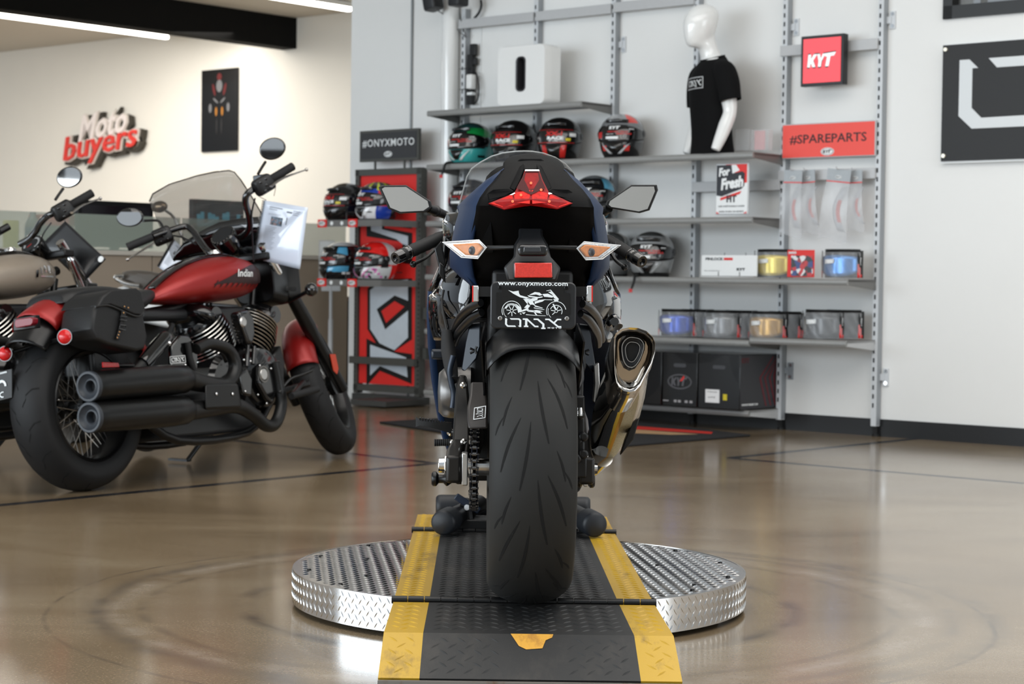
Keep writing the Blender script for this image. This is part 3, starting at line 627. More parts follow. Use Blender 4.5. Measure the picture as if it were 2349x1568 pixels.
# brochure
r,w_,h_=wallpanel('brochure',[(1806,570),(1868,576),(1868,637),(1806,634)],SD-.03,.004,'red brochure with helmet picture leaning between the yellow and sky blue visors','brochure',None,redm,.002)
def collage(cols,sc):
    m=bpy.data.materials.new('collage'); m.use_nodes=True; nt=m.node_tree;N=nt.nodes;b=N['Principled BSDF']; tc=N.new('ShaderNodeTexCoord'); v=N.new('ShaderNodeTexVoronoi'); v.inputs['Scale'].default_value=sc; nt.links.new(tc.outputs['Object'],v.inputs[0])
    rp=N.new('ShaderNodeValToRGB'); rp.color_ramp.interpolation='CONSTANT'; e=rp.color_ramp.elements
    while len(e)<len(cols): e.new(.5)
    for i,c in enumerate(cols): e[i].position=i/len(cols); e[i].color=S(*c)+(1,)
    sp=N.new('ShaderNodeSeparateColor'); nt.links.new(v.outputs['Color'],sp.inputs[0]); nt.links.new(sp.outputs[0],rp.inputs[0]); nt.links.new(rp.outputs[0],b.inputs['Base Color']); b.inputs['Roughness'].default_value=.3; return m
mb=MB(); mb.box((.01,-.002,h_*.42),(w_*.8,.003,h_*.75)); build('picture',mb,collage([(20,20,24),(190,30,34),(40,60,120),(220,220,220),(30,30,34),(150,24,30)],38),r)
mb=MB(); put_text(mb,'2025',(-w_*.3,-.004,h_*.9),UX,UZ,w_*.3,h_*.08,bold=.05); build('lettering',mb,whitem,r)
# ---------------- black cartons on the lowest shelf ----------------
cart=mat('carton_black_gloss',S(19,19,20),.22,coat=.5); carts=mat('carton_side_grey',S(46,46,50),.4)
def carton(a0,a1,label,side=True,z=None):
    w_=a1-a0; h_=.325; d=.40; r=thing('carton',label,'box',wm((a0+a1)/2,.43,(z or Z6)+.003),'black helmet cartons on the lowest shelf')
    mb=MB(); mb.box((0,d/2,h_/2),(w_-.004,d,h_)); o=build('carton_body',mb,[cart],r,bev=.004)
    mb=MB(); s_=.035
    mb.prism([(x-.0,y) for x,y in [(q[0],q[1]) for q in rrect(.09,.022,.01,4)]],(.0 if side else .0,-.0005,h_*.76),UX,UZ,(0,-.0008,0),m=0); build('hand_hole',mb,[mat('hole_grey',S(70,72,76),.6)],r)
    return r,w_,h_
aL,_=wpx(1470,900,.43);a0,_=wpx(1519,900,.43);a1,_=wpx(1600,900,.43);a2,_=wpx(1698,900,.43)
carton(a0-.31,a0-.005,'black carton half hidden behind the exhaust, left end of the row')
r,w_,h_=carton(a0,a1-.002,'black gloss carton with large oval emblem, middle of the lowest shelf')
mb=MB(); th=2*PI/36
ring=[(math.cos(k*th),math.sin(k*th)) for k in range(36)]
for k in range(36): mb.thick([V((ring[k][0]*.088,-.001,h_*.46+ring[k][1]*.045)),V((ring[(k+1)%36][0]*.088,-.001,h_*.46+ring[(k+1)%36][1]*.045)),V((ring[(k+1)%36][0]*.080,-.001,h_*.46+ring[(k+1)%36][1]*.038)),V((ring[k][0]*.080,-.001,h_*.46+ring[k][1]*.038))],(0,-.0008,0))
a_=MB(); kyt(None,a_,(0,-.0015,h_*.46),UX,UZ,.12,hh=.05); mb.add(a_.v,a_.f); build('emblem',mb,mat('emblem_grey',S(92,92,96),.4),r)
mb=MB(); mb.prism([(.0,.0),(.03,.035),(.035,.02),(.015,.0)],(.002,-.003,h_*.47),UX,UZ,(0,-.0008,0)); build('red_accent',mb,redm,r)
mb=MB()
for q in(-.1,-.03,.0,.05,.085): mb.box((q,-.001,.032),(.02 if q!=-.1 else .04,.001,.014 if q!=-.1 else .006))
o=build('care_symbols',mb,mat('symbol_grey',S(170,170,172),.5),r); o['kind']='stuff'
r,w_,h_=carton(a1+.002,a2,'black carton with white shipping label and red chevrons on its side, right end')
mb=MB(); mb.box((-.045,-.001,.075),(.10,.0012,.078)); build('shipping_label',mb,whitem,r)
mb=MB(); put_text(mb,'size M 58',(-.05,-.0018,.068),UX,UZ,.05,.008); put_text(mb,'KYT helmet matt black',(-.045,-.0018,.10),UX,UZ,.07,.006); build('label_print',mb,inkd,r)
mb=MB(); mb.box((.045,-.001,.072),(.028,.0012,.036)); build('yellow_sticker',mb,myel,r)
mb=MB(); mb.box((w_/2-.001,.2,h_/2),(.001,.392,h_-.01)); build('side_face',mb,carts,r)
mb=MB()
for k in range(4):
    y=.20+k*.05; t=.012
    pts=[(y+.14,.95),(y,.57),(y+.07,.05),(y+.07+t,.05),(y+t+.003,.57),(y+.14+t,.95)]
    pts=[(min(p[0],.392),p[1]) for p in pts]
    mb.prism([(p[0],p[1]*h_) for p in pts],(w_/2,0,0),(0,1,0),(0,0,1),(.0006,0,0))
build('chevron',mb,mat('chevron_red',S(110,22,34),.5),r)
mb=MB(); put_text(mb,'WWW.KYTHELMET.COM',(w_/2+.0005,.10,.03),(0,1,0),UZ,.17,.012,bold=.03); build('side_print',mb,whitem,r)
mb=MB(); put_text(mb,'KYT',(w_/2+.0005,.05,.29),(0,1,0),UZ,.08,.03,bold=.06); build('side_mark',mb,mat('mark_dim_red',S(80,34,38),.5),r)
# ---------------- clear bags on the rail ----------------
hdr=mat('bag_header_grey',S(168,174,178),.5)
def bag(px,py,b,wd,hh,tilt,label):
    p=wpt(px,py,b); r=thing('parts_bag',label,'bag',Matrix.Translation(p)@WM.to_3x3().to_4x4()@Matrix.Rotation(tilt,4,'Y'),'clear spare part bags hanging on the rail')
    mb=MB(); mb.box((0,0,-.035),(wd,.003,.07)); build('header_card',mb,hdr,r)
    mb=MB(); mb.box((0,-.0022,-.072),(wd,.001,.006)); build('red_line',mb,redm,r)
    kytoval(r,(0,-.002,-.045),UX,UZ,.02,wh=whitem)
    mb=MB(); mb.grid(lambda u,v:V(((u-.5)*wd*(1+.25*v),-.014*math.sin(PI*v)-.002*math.sin(7*u+5*v),-.07-v*hh+.012*math.sin(u*6)*v)),14,14); build('bag',mb,mat('clear_part_bag',S(214,216,219),.3,alpha=.42,coat=.2),r)
    mb=MB(); mb.grid(lambda u,v:V((.03-.05*math.sin(PI*v)+u*wd*.30,.004,-.1-v*hh*.75)),4,10,mf=lambda u,v:1 if u>.5 and .25<v<.85 else 0); build('spare_lens',mb,[mat('lens_grey',S(196,198,202),.2,alpha=.5),mat('lens_red_edge',S(214,112,100),.4)],r,solid=.004)
    mb=MB(); mb.tube([(0,.12,.0),(0,-.03,.0),(0,-.04,.012)],.0025,6); build('peg_hook',mb,grey_alu,r)
    return r
bag(1820,390,.17,.125,.32,rad(2),'leftmost clear bag under the red sign, grey header card')
bag(1852,390,.12,.10,.30,rad(-4),'narrow clear bag tucked right behind the leftmost one')
bag(1926,388,.17,.155,.34,rad(6),'widest clear bag with a pinkish part, third from the left on the rail')
bag(1962,390,.12,.09,.28,rad(-2),'narrow clear bag at the right end of the row on the rail')
# ---------------- shirt mannequin ----------------
def face_dir_yaw(v): return math.atan2(v[1],v[0])+PI/2   # local -y looks along v
mp=wpt(1630,345,.25); mpz=Z2+.003
yaw=face_dir_yaw((-.94,-.34)); r=thing('bust_mannequin','glossy white faceless male mannequin torso in a black T-shirt, standing on the second shelf','mannequin',Matrix.Translation((mp.x,mp.y,mpz))@rotz(yaw))
def ell(cx,cy,z,a,b,n=20,tilt=0.,p=1.): return [V((cx+a*math.copysign(abs(math.sin(2*PI*k/n))**p,math.sin(2*PI*k/n)),cy-b*math.copysign(abs(math.cos(2*PI*k/n))**p,math.cos(2*PI*k/n)),z+tilt*-math.cos(2*PI*k/n))) for k in range(n)]
# body: skin-grown trunk, arms and neck with a lofted egg head, one mesh
mb=MB()
mb.loft([ell(0,.01,0,.155,.105),ell(0,.01,.05,.150,.10),ell(0,.0,.2,.15,.1),ell(0,-.005,.36,.168,.11),ell(0,0,.48,.17,.10),ell(0,.01,.545,.13,.08),ell(0,.0,.575,.072,.062,tilt=.012),ell(0,-.022,.615,.055,.056,tilt=.012),ell(0,-.036,.655,.053,.054,tilt=.020),
 ell(0,-.072,.672,.050,.084,tilt=.042),ell(0,-.080,.695,.064,.096,tilt=.034),ell(0,-.082,.738,.076,.104,tilt=.018),ell(0,-.082,.78,.083,.110),ell(0,-.070,.825,.083,.108),ell(0,-.060,.862,.070,.092),ell(0,-.055,.888,.042,.058),ell(0,-.055,.897,.008,.01)],m=0)
def limb(pts,rr,fl=1.):
    mb.tube(pts,rr,16,sm=5,up=(0,1,0),flat=fl)
for s in(-1,1):
    limb([(s*.155,.0,.49),(s*.19,.005,.42),(s*.205,.012,.33),(s*.212,.02,.24),(s*.205,-.005,.16),(s*.20,-.04,.07),(s*.197,-.065,.012)],[.05,.056,.05,.041,.043,.036,.027])
build('mannequin_body',mb,whitegl,r,smooth=180,sub=1)
tee=mat('black_cotton',S(15,15,16),.9,var=.15,bump=.3,scale=200,spec=.2)
mb=MB()
mb.loft([ell(0,.012,-.0,.178,.126),ell(0,.01,.03,.172,.120),ell(0,.008,.10,.165,.114),ell(0,.0,.2,.164,.112),ell(0,-.005,.36,.182,.124),ell(0,-.002,.455,.190,.122),ell(0,.004,.51,.168,.106),ell(0,.01,.548,.125,.088),ell(0,.008,.572,.088,.076,tilt=.016),ell(0,.004,.577,.078,.069,tilt=.018)],caps=False)
for s in(-1,1): mb.tube([(s*.12,.0,.500),(s*.168,.002,.475),(s*.205,.008,.41),(s*.222,.012,.34),(s*.228,.016,.305)],[.062,.073,.072,.068,.066],16,sm=4,up=(0,1,0),caps=False)
build('t_shirt',mb,tee,r,smooth=180,sub=1)
def chest(x,y,t): 
    z=.42+y; a=.186; b=.1215; xx=x-.0; return V((xx,-b*math.sqrt(max(.05,1-(xx/a)**2))-.003-t,z))
mb=MB()
s=.024
polys2(mb,[[((x-3.15)*1,(y-.5)*1) for x,y in q] for q in ONYX],None,UX,UZ,s,.034,.001,fn=lambda x,y,t:chest(x+.01,y,t))
for q in ([(-.1,.034),(.1,.034),(.1,.031),(-.1,.031)],[(-.1,-.034),(.1,-.034),(.1,-.031),(-.1,-.031)],[(-.1,-.034),(-.097,-.034),(-.097,.034),(-.1,.034)],[(.1,-.034),(.097,-.034),(.097,.034),(.1,.034)]):
    L=max(abs(q[0][0]-q[1][0]),.001); n=12 if L>.1 else 1
    for k in range(n):
        f=lambda t:q[0][0]+(q[1][0]-q[0][0])*t
        if n==1: polys2(mb,[q],None,UX,UZ,1,1,.001,fn=lambda x,y,t:chest(x,y,t))
        else: polys2(mb,[[(f(k/n),q[0][1]),(f((k+1)/n),q[0][1]),(f((k+1)/n),q[2][1]),(f(k/n),q[2][1])]],None,UX,UZ,1,1,.001,fn=lambda x,y,t:chest(x,y,t))
build('shirt_print',mb,whitem,r)
mb=MB(); mb.tube([V((.078*math.sin(2*PI*k/28),.004-.069*math.cos(2*PI*k/28),.577-.018*math.cos(2*PI*k/28))) for k in range(28)],.005,8,loop=True); build('collar',mb,tee,r)
# ---------------- entrance mat ----------------
mc=[at_z(870,966,.012),at_z(1290,1032,.012),at_z(1722,996,.012)]; mc.append(mc[0]+mc[2]-mc[1])
fl=lambda p:V((p.x,p.y,0))
mb=MB(); mb.thick([fl(p)+V((0,0,.001)) for p in mc],(0,0,.010)); matr=thing('floor_mat','large black floor mat with a red and beige printed stripe in front of the rack','mat',fl(mc[1]))
Mi=Matrix.Translation(-fl(mc[1])); build('mat_base',mb,mat('mat_black',S(30,30,32),.95,var=.25,scale=300,bump=.4),matr,M=Mi,bev=.003)
e1=(mc[2]-mc[1]);e2=(mc[0]-mc[1])
def onm(u,v): p=fl(mc[1])+fl(e1)*u+fl(e2)*v; p.z=.0122; return p
mb=MB(); c=[at_z(*q,.0125) for q in ((1400,972),(1635,990),(1632,994),(1400,980))]; mb.thick([V((p.x,p.y,.0112)) for p in c],(0,0,.0012)); build('red_stripe',mb,mat('mat_red',S(200,40,26),.9),matr,M=Mi)
mb=MB(); c=[at_z(*q,.0125) for q in ((1400,980),(1600,995),(1540,996),(1400,990))]; mb.thick([V((p.x,p.y,.0112)) for p in c],(0,0,.0012)); build('beige_stripe',mb,mat('mat_beige',S(176,142,104),.9),matr,M=Mi)
# ---------------- black sign with square lettering at the right edge ----------------
b=.04; c=[wpx(2164,104,b),wpx(2157,370,b)]; za,zb=c[0][1],c[1][1]; a0=(c[0][0]+c[1][0])/2; H_=za-zb
signm=mat('sign_black_board',S(33,33,34),.55,var=.03)
r=thing('wall_sign','large black board with pale square letter, cut off by the right edge','sign',wm(a0,b,zb))
mb=MB(); L=H_*4.2; mb.box((L/2,.006,H_/2),(L,.012,H_)); build('board',mb,signm,r)
mb=MB(); mb.box((L/2,.014,H_/2-.004),(L+.01,.005,H_+.016)); build('backing_edge',mb,whitem,r)
# letters fitted to the visible corner of the O
p=[wpx(2202,138,b),wpx(2200,265,b),wpx(2228,295,b)]; lx=p[0][0]-a0; lz1=p[0][1]-zb; lz0=p[2][1]-zb; 
big=[(0,1),(0,.19),(.26,0),(1.75,0),(1.6,.16),(.44,.15),(.25,.30),(.25,.87),(.36,.87),(.19,1)]
big2=[(.56,1),(2.1,1),(2.35,.8),(2.35,0),(2.08,0),(1.9,.15),(2.08,.15),(2.08,.7),(1.98,.86),(.72,.86)]
hh=lz1-lz0; 
mb=MB(); polys2(mb,[big,big2]+[[(x*1.3+.05,y) for x,y in q] for q in ONYX[2:]],(lx,-.0005,lz0),UX,UZ,hh*.82,hh,.003); build('lettering',mb,mat('sign_pale_grey',S(214,218,220),.5,var=.01),r)
mb=MB()
for q in (za-zb-.025,.03): mb.cyl((.02,.002,q),(.02,-.012,q),.011,m=0,n=16)
for q in (.03,H_-.025): mb.cyl((L-.02,.002,q),(L-.02,-.012,q),.011,m=0,n=16)
o=build('standoff_screw',mb,mat('brass_screw',S(222,214,196),.3,.4),r)
# ---------------- helmet display stand ----------------
bs=.19
tl=wpx(815,390,bs);br=wpx(960,902,bs); sw=br[0]-tl[0]; sz=tl[1]
olive=mat('stand_grey',S(82,82,78),.45,.3)
r=thing('helmet_display_stand','tall grey stand with red and white lettered panel and #ONYXMOTO header','display stand',wm(tl[0],bs,0))
mb=MB()
mb.box((.02,.03,sz/2+.03),(.035,.06,sz-.06)); build('left_upright',mb,olive,r)
mb=MB(); mb.box((sw-.02,.03,sz/2+.03),(.045,.06,sz-.06)); 
for z in (.35,.62,.98,1.32): mb.box((sw+.02,.05,z*sz/1.6),(.035,.04,.08))
build('right_upright',mb,olive,r)
mb=MB(); z=.15
while z<sz-.05: mb.box((.012,-.001,z),(.008,.003,.014)); mb.box((sw-.008,-.001,z),(.008,.003,.014)); z+=.03
o=build('slot',mb,slot,r); o['kind']='stuff'
for z,n in ((sz-.02,'top_rail'),(.10,'bottom_rail')):
    mb=MB(); mb.box((sw/2,.02,z),(sw,.04,.045)); build(n,mb,olive,r)
mb=MB(); mb.box((sw/2,-.03,wpx(880,828,bs+.03)[1]),(sw*.98,.04,.05)); build('front_cross_bar',mb,olive,r)
mb=MB(); mb.box((sw/2,.025,sz/2+.05),(sw-.08,.012,sz-.16)); build('panel',mb,redm,r)
# big turned lettering on the panel, traced as real outline pieces on the panel plane
def pp(L): 
    out=[]
    for x,y in L:
        a,z=wpx(x,y,bs-.02); out.append((a-tl[0],z))
    return out
Z5s=lambda x,y:(720+x/2.306,260+y/2.306)
def tr(L): return pp([Z5s(x,y) for x,y in L])
mb=MB()
for L in ([(280,575),(300,575),(520,575),(520,610),(380,590),(372,605),(522,632),(522,800),(470,790),(470,680),(280,650)],
  [(285,925),(340,880),(520,872),(520,1195),(425,1258),(520,1272),(518,1430),(350,1360),(280,1440),(280,1190),(330,1215),(285,1140)]):
    mb.prism(tr(L),(0,.0175,0),UX,UZ,(0,-.001,0))
build('panel_lettering_outline',mb,blk,r)
pw=mat('panel_white',S(196,204,212),.4)
mb=MB()
for L in ([(305,578),(362,578),(362,612),(500,648),(500,700),(470,690),(440,665),(305,620)],
 [(300,935),(350,893),(500,878),(500,990),(430,962),(335,1035),(380,1142),(500,1042),(500,1185),(428,1252),(350,1215),(300,1140)],
 [(300,1222),(490,1290),(498,1395),(352,1335),(300,1385)]):
    mb.prism(tr(L),(0,.0160,0),UX,UZ,(0,-.001,0))
build('panel_lettering',mb,pw,r)
mb=MB(); mb.prism(tr([(430,962),(500,990),(500,1042),(380,1142),(335,1035)]),(0,.0152,0),UX,UZ,(0,-.0006,0)); build('letter_eye_outline',mb,blk,r)
mb=MB(); mb.prism(tr([(430,992),(482,1022),(385,1108),(360,1045)]),(0,.0142,0),UX,UZ,(0,-.0006,0)); build('letter_eye',mb,redm,r)
# base feet
mb=MB(); mb.box((sw/2,.05,.03),(sw*1.1,.06,.05)); 
mb.box((sw-.10,-.18,.028),(.34,.42,.035)); build('base_frame',mb,mat('base_dark_grey',S(70,70,68),.5,.2),r)
# header sign
h1=wpx(824,300,bs);h2=wpx(958,372,bs)
mb=MB(); w2=(h2[0]-h1[0]); cx=(h1[0]+h2[0])/2-tl[0]; hz=(wpx(890,297,bs)[1]+wpx(890,369,bs)[1])/2; hh=wpx(890,297,bs)[1]-wpx(890,369,bs)[1]
mb.box((cx,.02,hz),(w2,.03,hh)); build('header_frame',mb,olive,r,bev=.003)
mb=MB(); mb.box((cx,.004,hz),(w2-.03,.004,hh-.035)); build('header_face',mb,mat('header_charcoal',S(52,52,54),.5),r)
mb=MB(); put_text(mb,'#ONYXMOTO',(cx,.001,hz+hh*.08),UX,UZ,w2*.88,hh*.26,bold=.006,space=1.1); build('header_lettering',mb,whitem,r)
e=kytoval(r,(cx,.001,hz-hh*.28),UX,UZ,.04,'header_emblem')
for q in (cx-w2*.25,cx+w2*.25):
    mb=MB(); mb.box((q,.02,(hz-hh/2+sz)/2),(.014,.01,hz-hh/2-sz+.02)); build('header_post',mb,olive,r)
# helmet arms
zA=wpx(780,512,bs+.34)[1]; zB=wpx(780,648,bs+.34)[1]
aS,_=wpx(733,510,bs+.36)
for zz in (zA,zB):
    mb=MB(); x0=aS-tl[0]; 
    mb.box((x0+.30,-.35,zz),(.60,.012,.045)); mb.box((x0+.6,-.17,zz),(.012,.36,.045)); mb.box((x0+.02,-.17,zz),(.012,.36,.03)); build('helmet_arm',mb,dark_alu,r)
    for q in (.03,.33):
        mb=MB(); mb.box((x0+q,-.362,zz),(.085,.008,.055),m=0); o=build('brand_tag',mb,[redm],r)
        e=kytoval(r,(x0+q,-.367,zz),UX,UZ,.034,'tag_emblem')
    mb=MB()
    for q in (.12,.22): mb=MB(); mb.cyl((x0+q,-.357,zz),(x0+q,-.36,zz),.014,n=16); build('round_cutout',mb,whitem,r)
    for q in (.05,.25,.42):
        mb=MB(); mb.tube([(x0+q,-.345,zz),(x0+q,-.345,zz+.075),(x0+q+.05,-.345,zz+.075),(x0+q+.05,-.02,zz+.075)],.004,6); build('wire_cradle',mb,gun,r)
def sth(px,py,yaw,zz,b=bs+.19): 
    a=(wpt(px,py,b)-P0).dot(AD); return wm(a,b,zz+.022,yaw)@Matrix.Scale(1.04,4)
G3='helmets on the display stand'
helmet(sth(793,450,rad(-8),zA),'black helmet with red and yellow visor stickers, upper left on the display stand',G3,(17,17,18),[],None,'xx')
helmet(sth(868,446,rad(-6),zA),'blue, red and white helmet, upper right on the display stand',G3,(36,66,168),[((20,22,26),lambda az,z:z>.205),((214,60,66),lambda az,z:rad(50)<az<rad(95) and .09<z<.19),((235,235,238),lambda az,z:z<.09 and abs(az)<rad(50)),((190,200,40),lambda az,z:z>.19 and math.sin(az*9)>.7),((20,20,24),lambda az,z:z<.09 and rad(95)<az<rad(140))],(240,240,240))
helmet(sth(784,585,rad(-8),zB),'black helmet with sky blue flashes and white crown, lower left on the display stand',G3,(24,25,28),[((200,204,206),lambda az,z:z>.22),((80,160,200),lambda az,z:.155<z<.22 and rad(40)<az<rad(75)),((80,160,200),lambda az,z:.05<z<.09 and rad(15)<az<rad(80)),((230,230,230),lambda az,z:.035<z<.055 and rad(60)<az<rad(85))],None)
def flor(r):
    mb=MB(); 
    for k in range(26):
        az=rad(10+random.random()*80); z=.015+random.random()*.06; mb.grid(lambda u,v:Hs(az+(u-.5)*.12,z+(v-.5)*.014,.0015),2,2,m=random.choice([0,1,2]))
    o=build('floral_print',mb,[whitem,mat('print_pink',S(224,110,190),.4),blk],r); o['kind']='stuff'
helmet(sth(864,585,rad(-6),zB),'bright red helmet with pink and white floral chin, lower right on the display stand',G3,(226,34,30),[((210,212,214),lambda az,z:z<.085 and abs(az)<rad(100)),((200,202,204),lambda az,z:z>.1 and rad(88)<az<rad(125)),((30,24,26),lambda az,z:z>.08 and rad(70)<az<rad(88) and z<.15)],(240,150,200),extra=flor)
# ================= turntable, ramp, wheel chock =================
def lozenges(mb,fn,x0,x1,y0,y1,p=.0165,ln=.0125,wd=.0023,h=.0018,keep=None,m=0,ang=45):
    i0=math.floor(x0/p);i1=math.ceil(x1/p);j0=math.floor(y0/p);j1=math.ceil(y1/p)
    for i in range(i0,i1+1):
        for j in range(j0,j1+1):
            if (i+j)%2: continue
            cx,cy=i*p,j*p; t=rad(ang if i%2 else -ang); c,s=math.cos(t),math.sin(t)
            pts=[(-ln,0),(-.3*ln,-wd),(.3*ln,-wd),(ln,0),(.3*ln,wd),(-.3*ln,wd)]
            q=[(cx+a*c-b*s,cy+a*s+b*c) for a,b in pts]
            if any(not(x0<=x<=x1 and y0<=y<=y1) for x,y in q): continue
            if keep and not keep(cx,cy): continue
            k=len(mb.v); mb.v+=[V(fn(x,y,0)) for x,y in q]+[V(fn(cx-.35*ln*c,cy-.35*ln*s,h)),V(fn(cx+.35*ln*c,cy+.35*ln*s,h))]
            mb.f+=[[k,k+1,k+6],[k+1,k+2,k+7,k+6],[k+2,k+3,k+7],[k+3,k+4,k+7],[k+4,k+5,k+6,k+7],[k+5,k,k+6]]; mb.m+=[m]*6
TR=.612
tm=thing('turntable','round silver diamond-plate turntable under the blue sport bike','turntable',V((TC[0],TC[1],0)))
alu=mat('tread_plate_aluminium',(.66,.66,.66),.2,1.,var=.12,scale=18)
alus=mat('tread_plate_skirt',(.72,.72,.72),.17,1.,var=.05,scale=14)
mb=MB(); mb.lathe([(.001,.1),(TR-.001,.1),(TR-.001,.096),(.001,.096)],(0,0,0),(0,0,1),96,caps=False)
lozenges(mb,lambda x,y,h:V((x*math.cos(.12)-y*math.sin(.12),x*math.sin(.12)+y*math.cos(.12),.1+h)),-TR,TR,-TR,TR,keep=lambda x,y:math.hypot(x,y)<TR-.02 and abs(x*math.cos(.12)-y*math.sin(.12))>.30,h=.0022)
build('top_plate',mb,alu,tm,smooth=20)
mb=MB(); mb.lathe([(TR,.014),(TR,.101),(TR-.003,.101),(TR-.003,.014)],(0,0,0),(0,0,1),120,loop=True)
lozenges(mb,lambda x,y,h:V(((TR+h)*math.sin(x/TR),-(TR+h)*math.cos(x/TR),.012+y)),-1.9,1.9,.002,.088,keep=None,ang=55,h=.0014,p=.0130,ln=.0105,wd=.0017)
build('skirt',mb,alus,tm,smooth=20)
mb=MB()
for k in range(14):
    t=2*PI*k/14+.2; c=V((.57*math.cos(t),.57*math.sin(t),.1)); mb.cyl(c,c+V((0,0,.004)),.007,.005,10)
for q in((-.42,.1),(.38,.05),(.45,-.28),(-.4,-.2)): mb.cyl((q[0],q[1],.1),(q[0],q[1],.104),.006,n=10)
o=build('screw_head',mb,blksat,tm); o['kind']='stuff'
mb=MB(); mb.lathe([(.02,0),(.54,0),(.54,.06),(.02,.06)],(0,0,0),(0,0,1),64,loop=True); build('turntable_base',mb,mat('base_black',S(14,14,14),.7),tm)
# ramp profile: (y, z, centre x, half width)
RP=[(4.100,.020,.0485,.3275),(4.232,.094,.0455,.3215),(4.512,.116,.0365,.3085),(4.535,.116,.036,.3085),(5.775,.116,.014,.305),(5.80,.116,.013,.305),(6.20,.114,.0075,.306),(6.3,.09,.007,.306)]
def rp(u,y,h=0.):
    for i in range(len(RP)-1):
        if RP[i+1][0]>=y: break
    a,b=RP[i],RP[i+1]; t=(y-a[0])/(b[0]-a[0]); z=a[1]+(b[1]-a[1])*t; n=V((0,-(b[1]-a[1]),b[0]-a[0])).normalized()
    return V((a[2]+(b[2]-a[2])*t+u*(a[3]+(b[3]-a[3])*t),y,z))+n*h
def dirtmat(name,c,c2,rough,thr,scale,bump=.2):
    m=bpy.data.materials.new(name); m.use_nodes=True; nt=m.node_tree;N=nt.nodes;L=nt.links;b=N['Principled BSDF']; g=N.new('ShaderNodeNewGeometry')
    mpn=N.new('ShaderNodeMapping'); mpn.inputs['Scale'].default_value=(1,.35,1); L.new(g.outputs['Position'],mpn.inputs[0])
    n1=N.new('ShaderNodeTexNoise'); n1.inputs['Scale'].default_value=scale; n1.inputs['Detail'].default_value=8; n1.inputs['Roughness'].default_value=.7; L.new(mpn.outputs[0],n1.inputs['Vector'])
    r=N.new('ShaderNodeValToRGB'); r.color_ramp.elements[0].position=thr; r.color_ramp.elements[0].color=c+(1,); r.color_ramp.elements[1].position=thr+.16; r.color_ramp.elements[1].color=c2+(1,); L.new(n1.outputs[0],r.inputs[0]); L.new(r.outputs[0],b.inputs['Base Color']); b.inputs['Roughness'].default_value=rough
    n2=N.new('ShaderNodeTexNoise'); n2.inputs['Scale'].default_value=400; bp=N.new('ShaderNodeBump'); bp.inputs['Strength'].default_value=bump; bp.inputs['Distance'].default_value=.001; L.new(g.outputs['Position'],n2.inputs['Vector']); L.new(n2.outputs[0],bp.inputs['Height']); L.new(bp.outputs[0],b.inputs['Normal'])
    return m
yel=dirtmat('yellow_grip_paint',S(190,150,34),S(104,80,34),.42,.56,7)
grip=dirtmat('black_grip_paint',S(32,32,32),S(50,47,44),.55,.5,9)
rr_=thing('ramp','black motorcycle ramp with yellow edge stripes lying over the turntable','ramp',rp(0,4.1)*1.0); rr_.location.z=0
RI=Matrix.Translation(-rr_.location)
SWD=.272   # stripe share of half width
for nm,ys in (('front_flap',[4.100,4.232,4.505]),('deck',[4.54,5.77]),('rear_flap',[5.80,6.20,6.3])):
    def plate(name,u0,u1,m,par):
        mb=MB(); rings=[]
        for y in ys: rings.append([rp(u0,y),rp(u1,y),rp(u1,y,-.008),rp(u0,y,-.008)])
        mb.loft(rings)
        half=.31
        lozenges(mb,lambda x,y,h:rp(x/half,y,h),u0*half+.001,u1*half-.001,ys[0]+.003,ys[-1]-.003,keep=(lambda x,y:not(y<4.25 and y>4.215) and not(nm=='front_flap' and -.06<x<.09 and y<4.24)) ,ang=38 if nm=='front_flap' else 45,h=.0018,p=.018,ln=.0130)
        return build(name,mb,m,par,smooth=20,M=RI)
    f=plate(nm,-1+SWD,1-SWD,grip,rr_)
    plate('yellow_edge',-1,-1+SWD,yel,f); plate('yellow_edge',1-SWD,1,yel,f)
    if nm=='front_flap':
        mb=MB(); y0=4.2315; 
        pts=[(-.125,0),(.17,.0),(.16,-.010),(.115,-.018),(.09,-.042),(-.02,-.046),(-.07,-.036)]
        mb.poly([rp(x,y0+y,.0012) for x,y in pts]); build('worn_patch',mb,dirtmat('worn_yellow',S(214,158,58),S(176,124,50),.5,.5,30),f,M=RI)
        mb=MB(); mb.slab(rp(-1,4.098)+V((0,-.004,-.014)),rp(1,4.098)+V((0,-.004,-.014)),(0,.010,0),(0,0,.022)); build('edge_bar',mb,dirtmat('edge_bar_steel',S(120,116,110),S(104,76,52),.4,.55,20),f,M=RI)
        mb=MB()
        for u in(-.9,.9): mb.slab(rp(u,4.12)-V((0,0,.012)),rp(u,4.5)-V((0,0,.02)),(.02,0,0),(0,0,.015))
        build('side_rail',mb,alus,f,M=RI)
for y in (4.522,5.787):
    mb=MB(); N_=16
    for k in range(N_):
        u0=-1.02+2.04*k/N_+.004; u1=-1.02+2.04*(k+1)/N_-.004; mb.cyl(rp(u0,y,.002),rp(u1,y,.002),.0095,n=12)
    o=build('hinge',mb,mat('hinge_black',S(14,14,15),.35),rr_,M=RI)
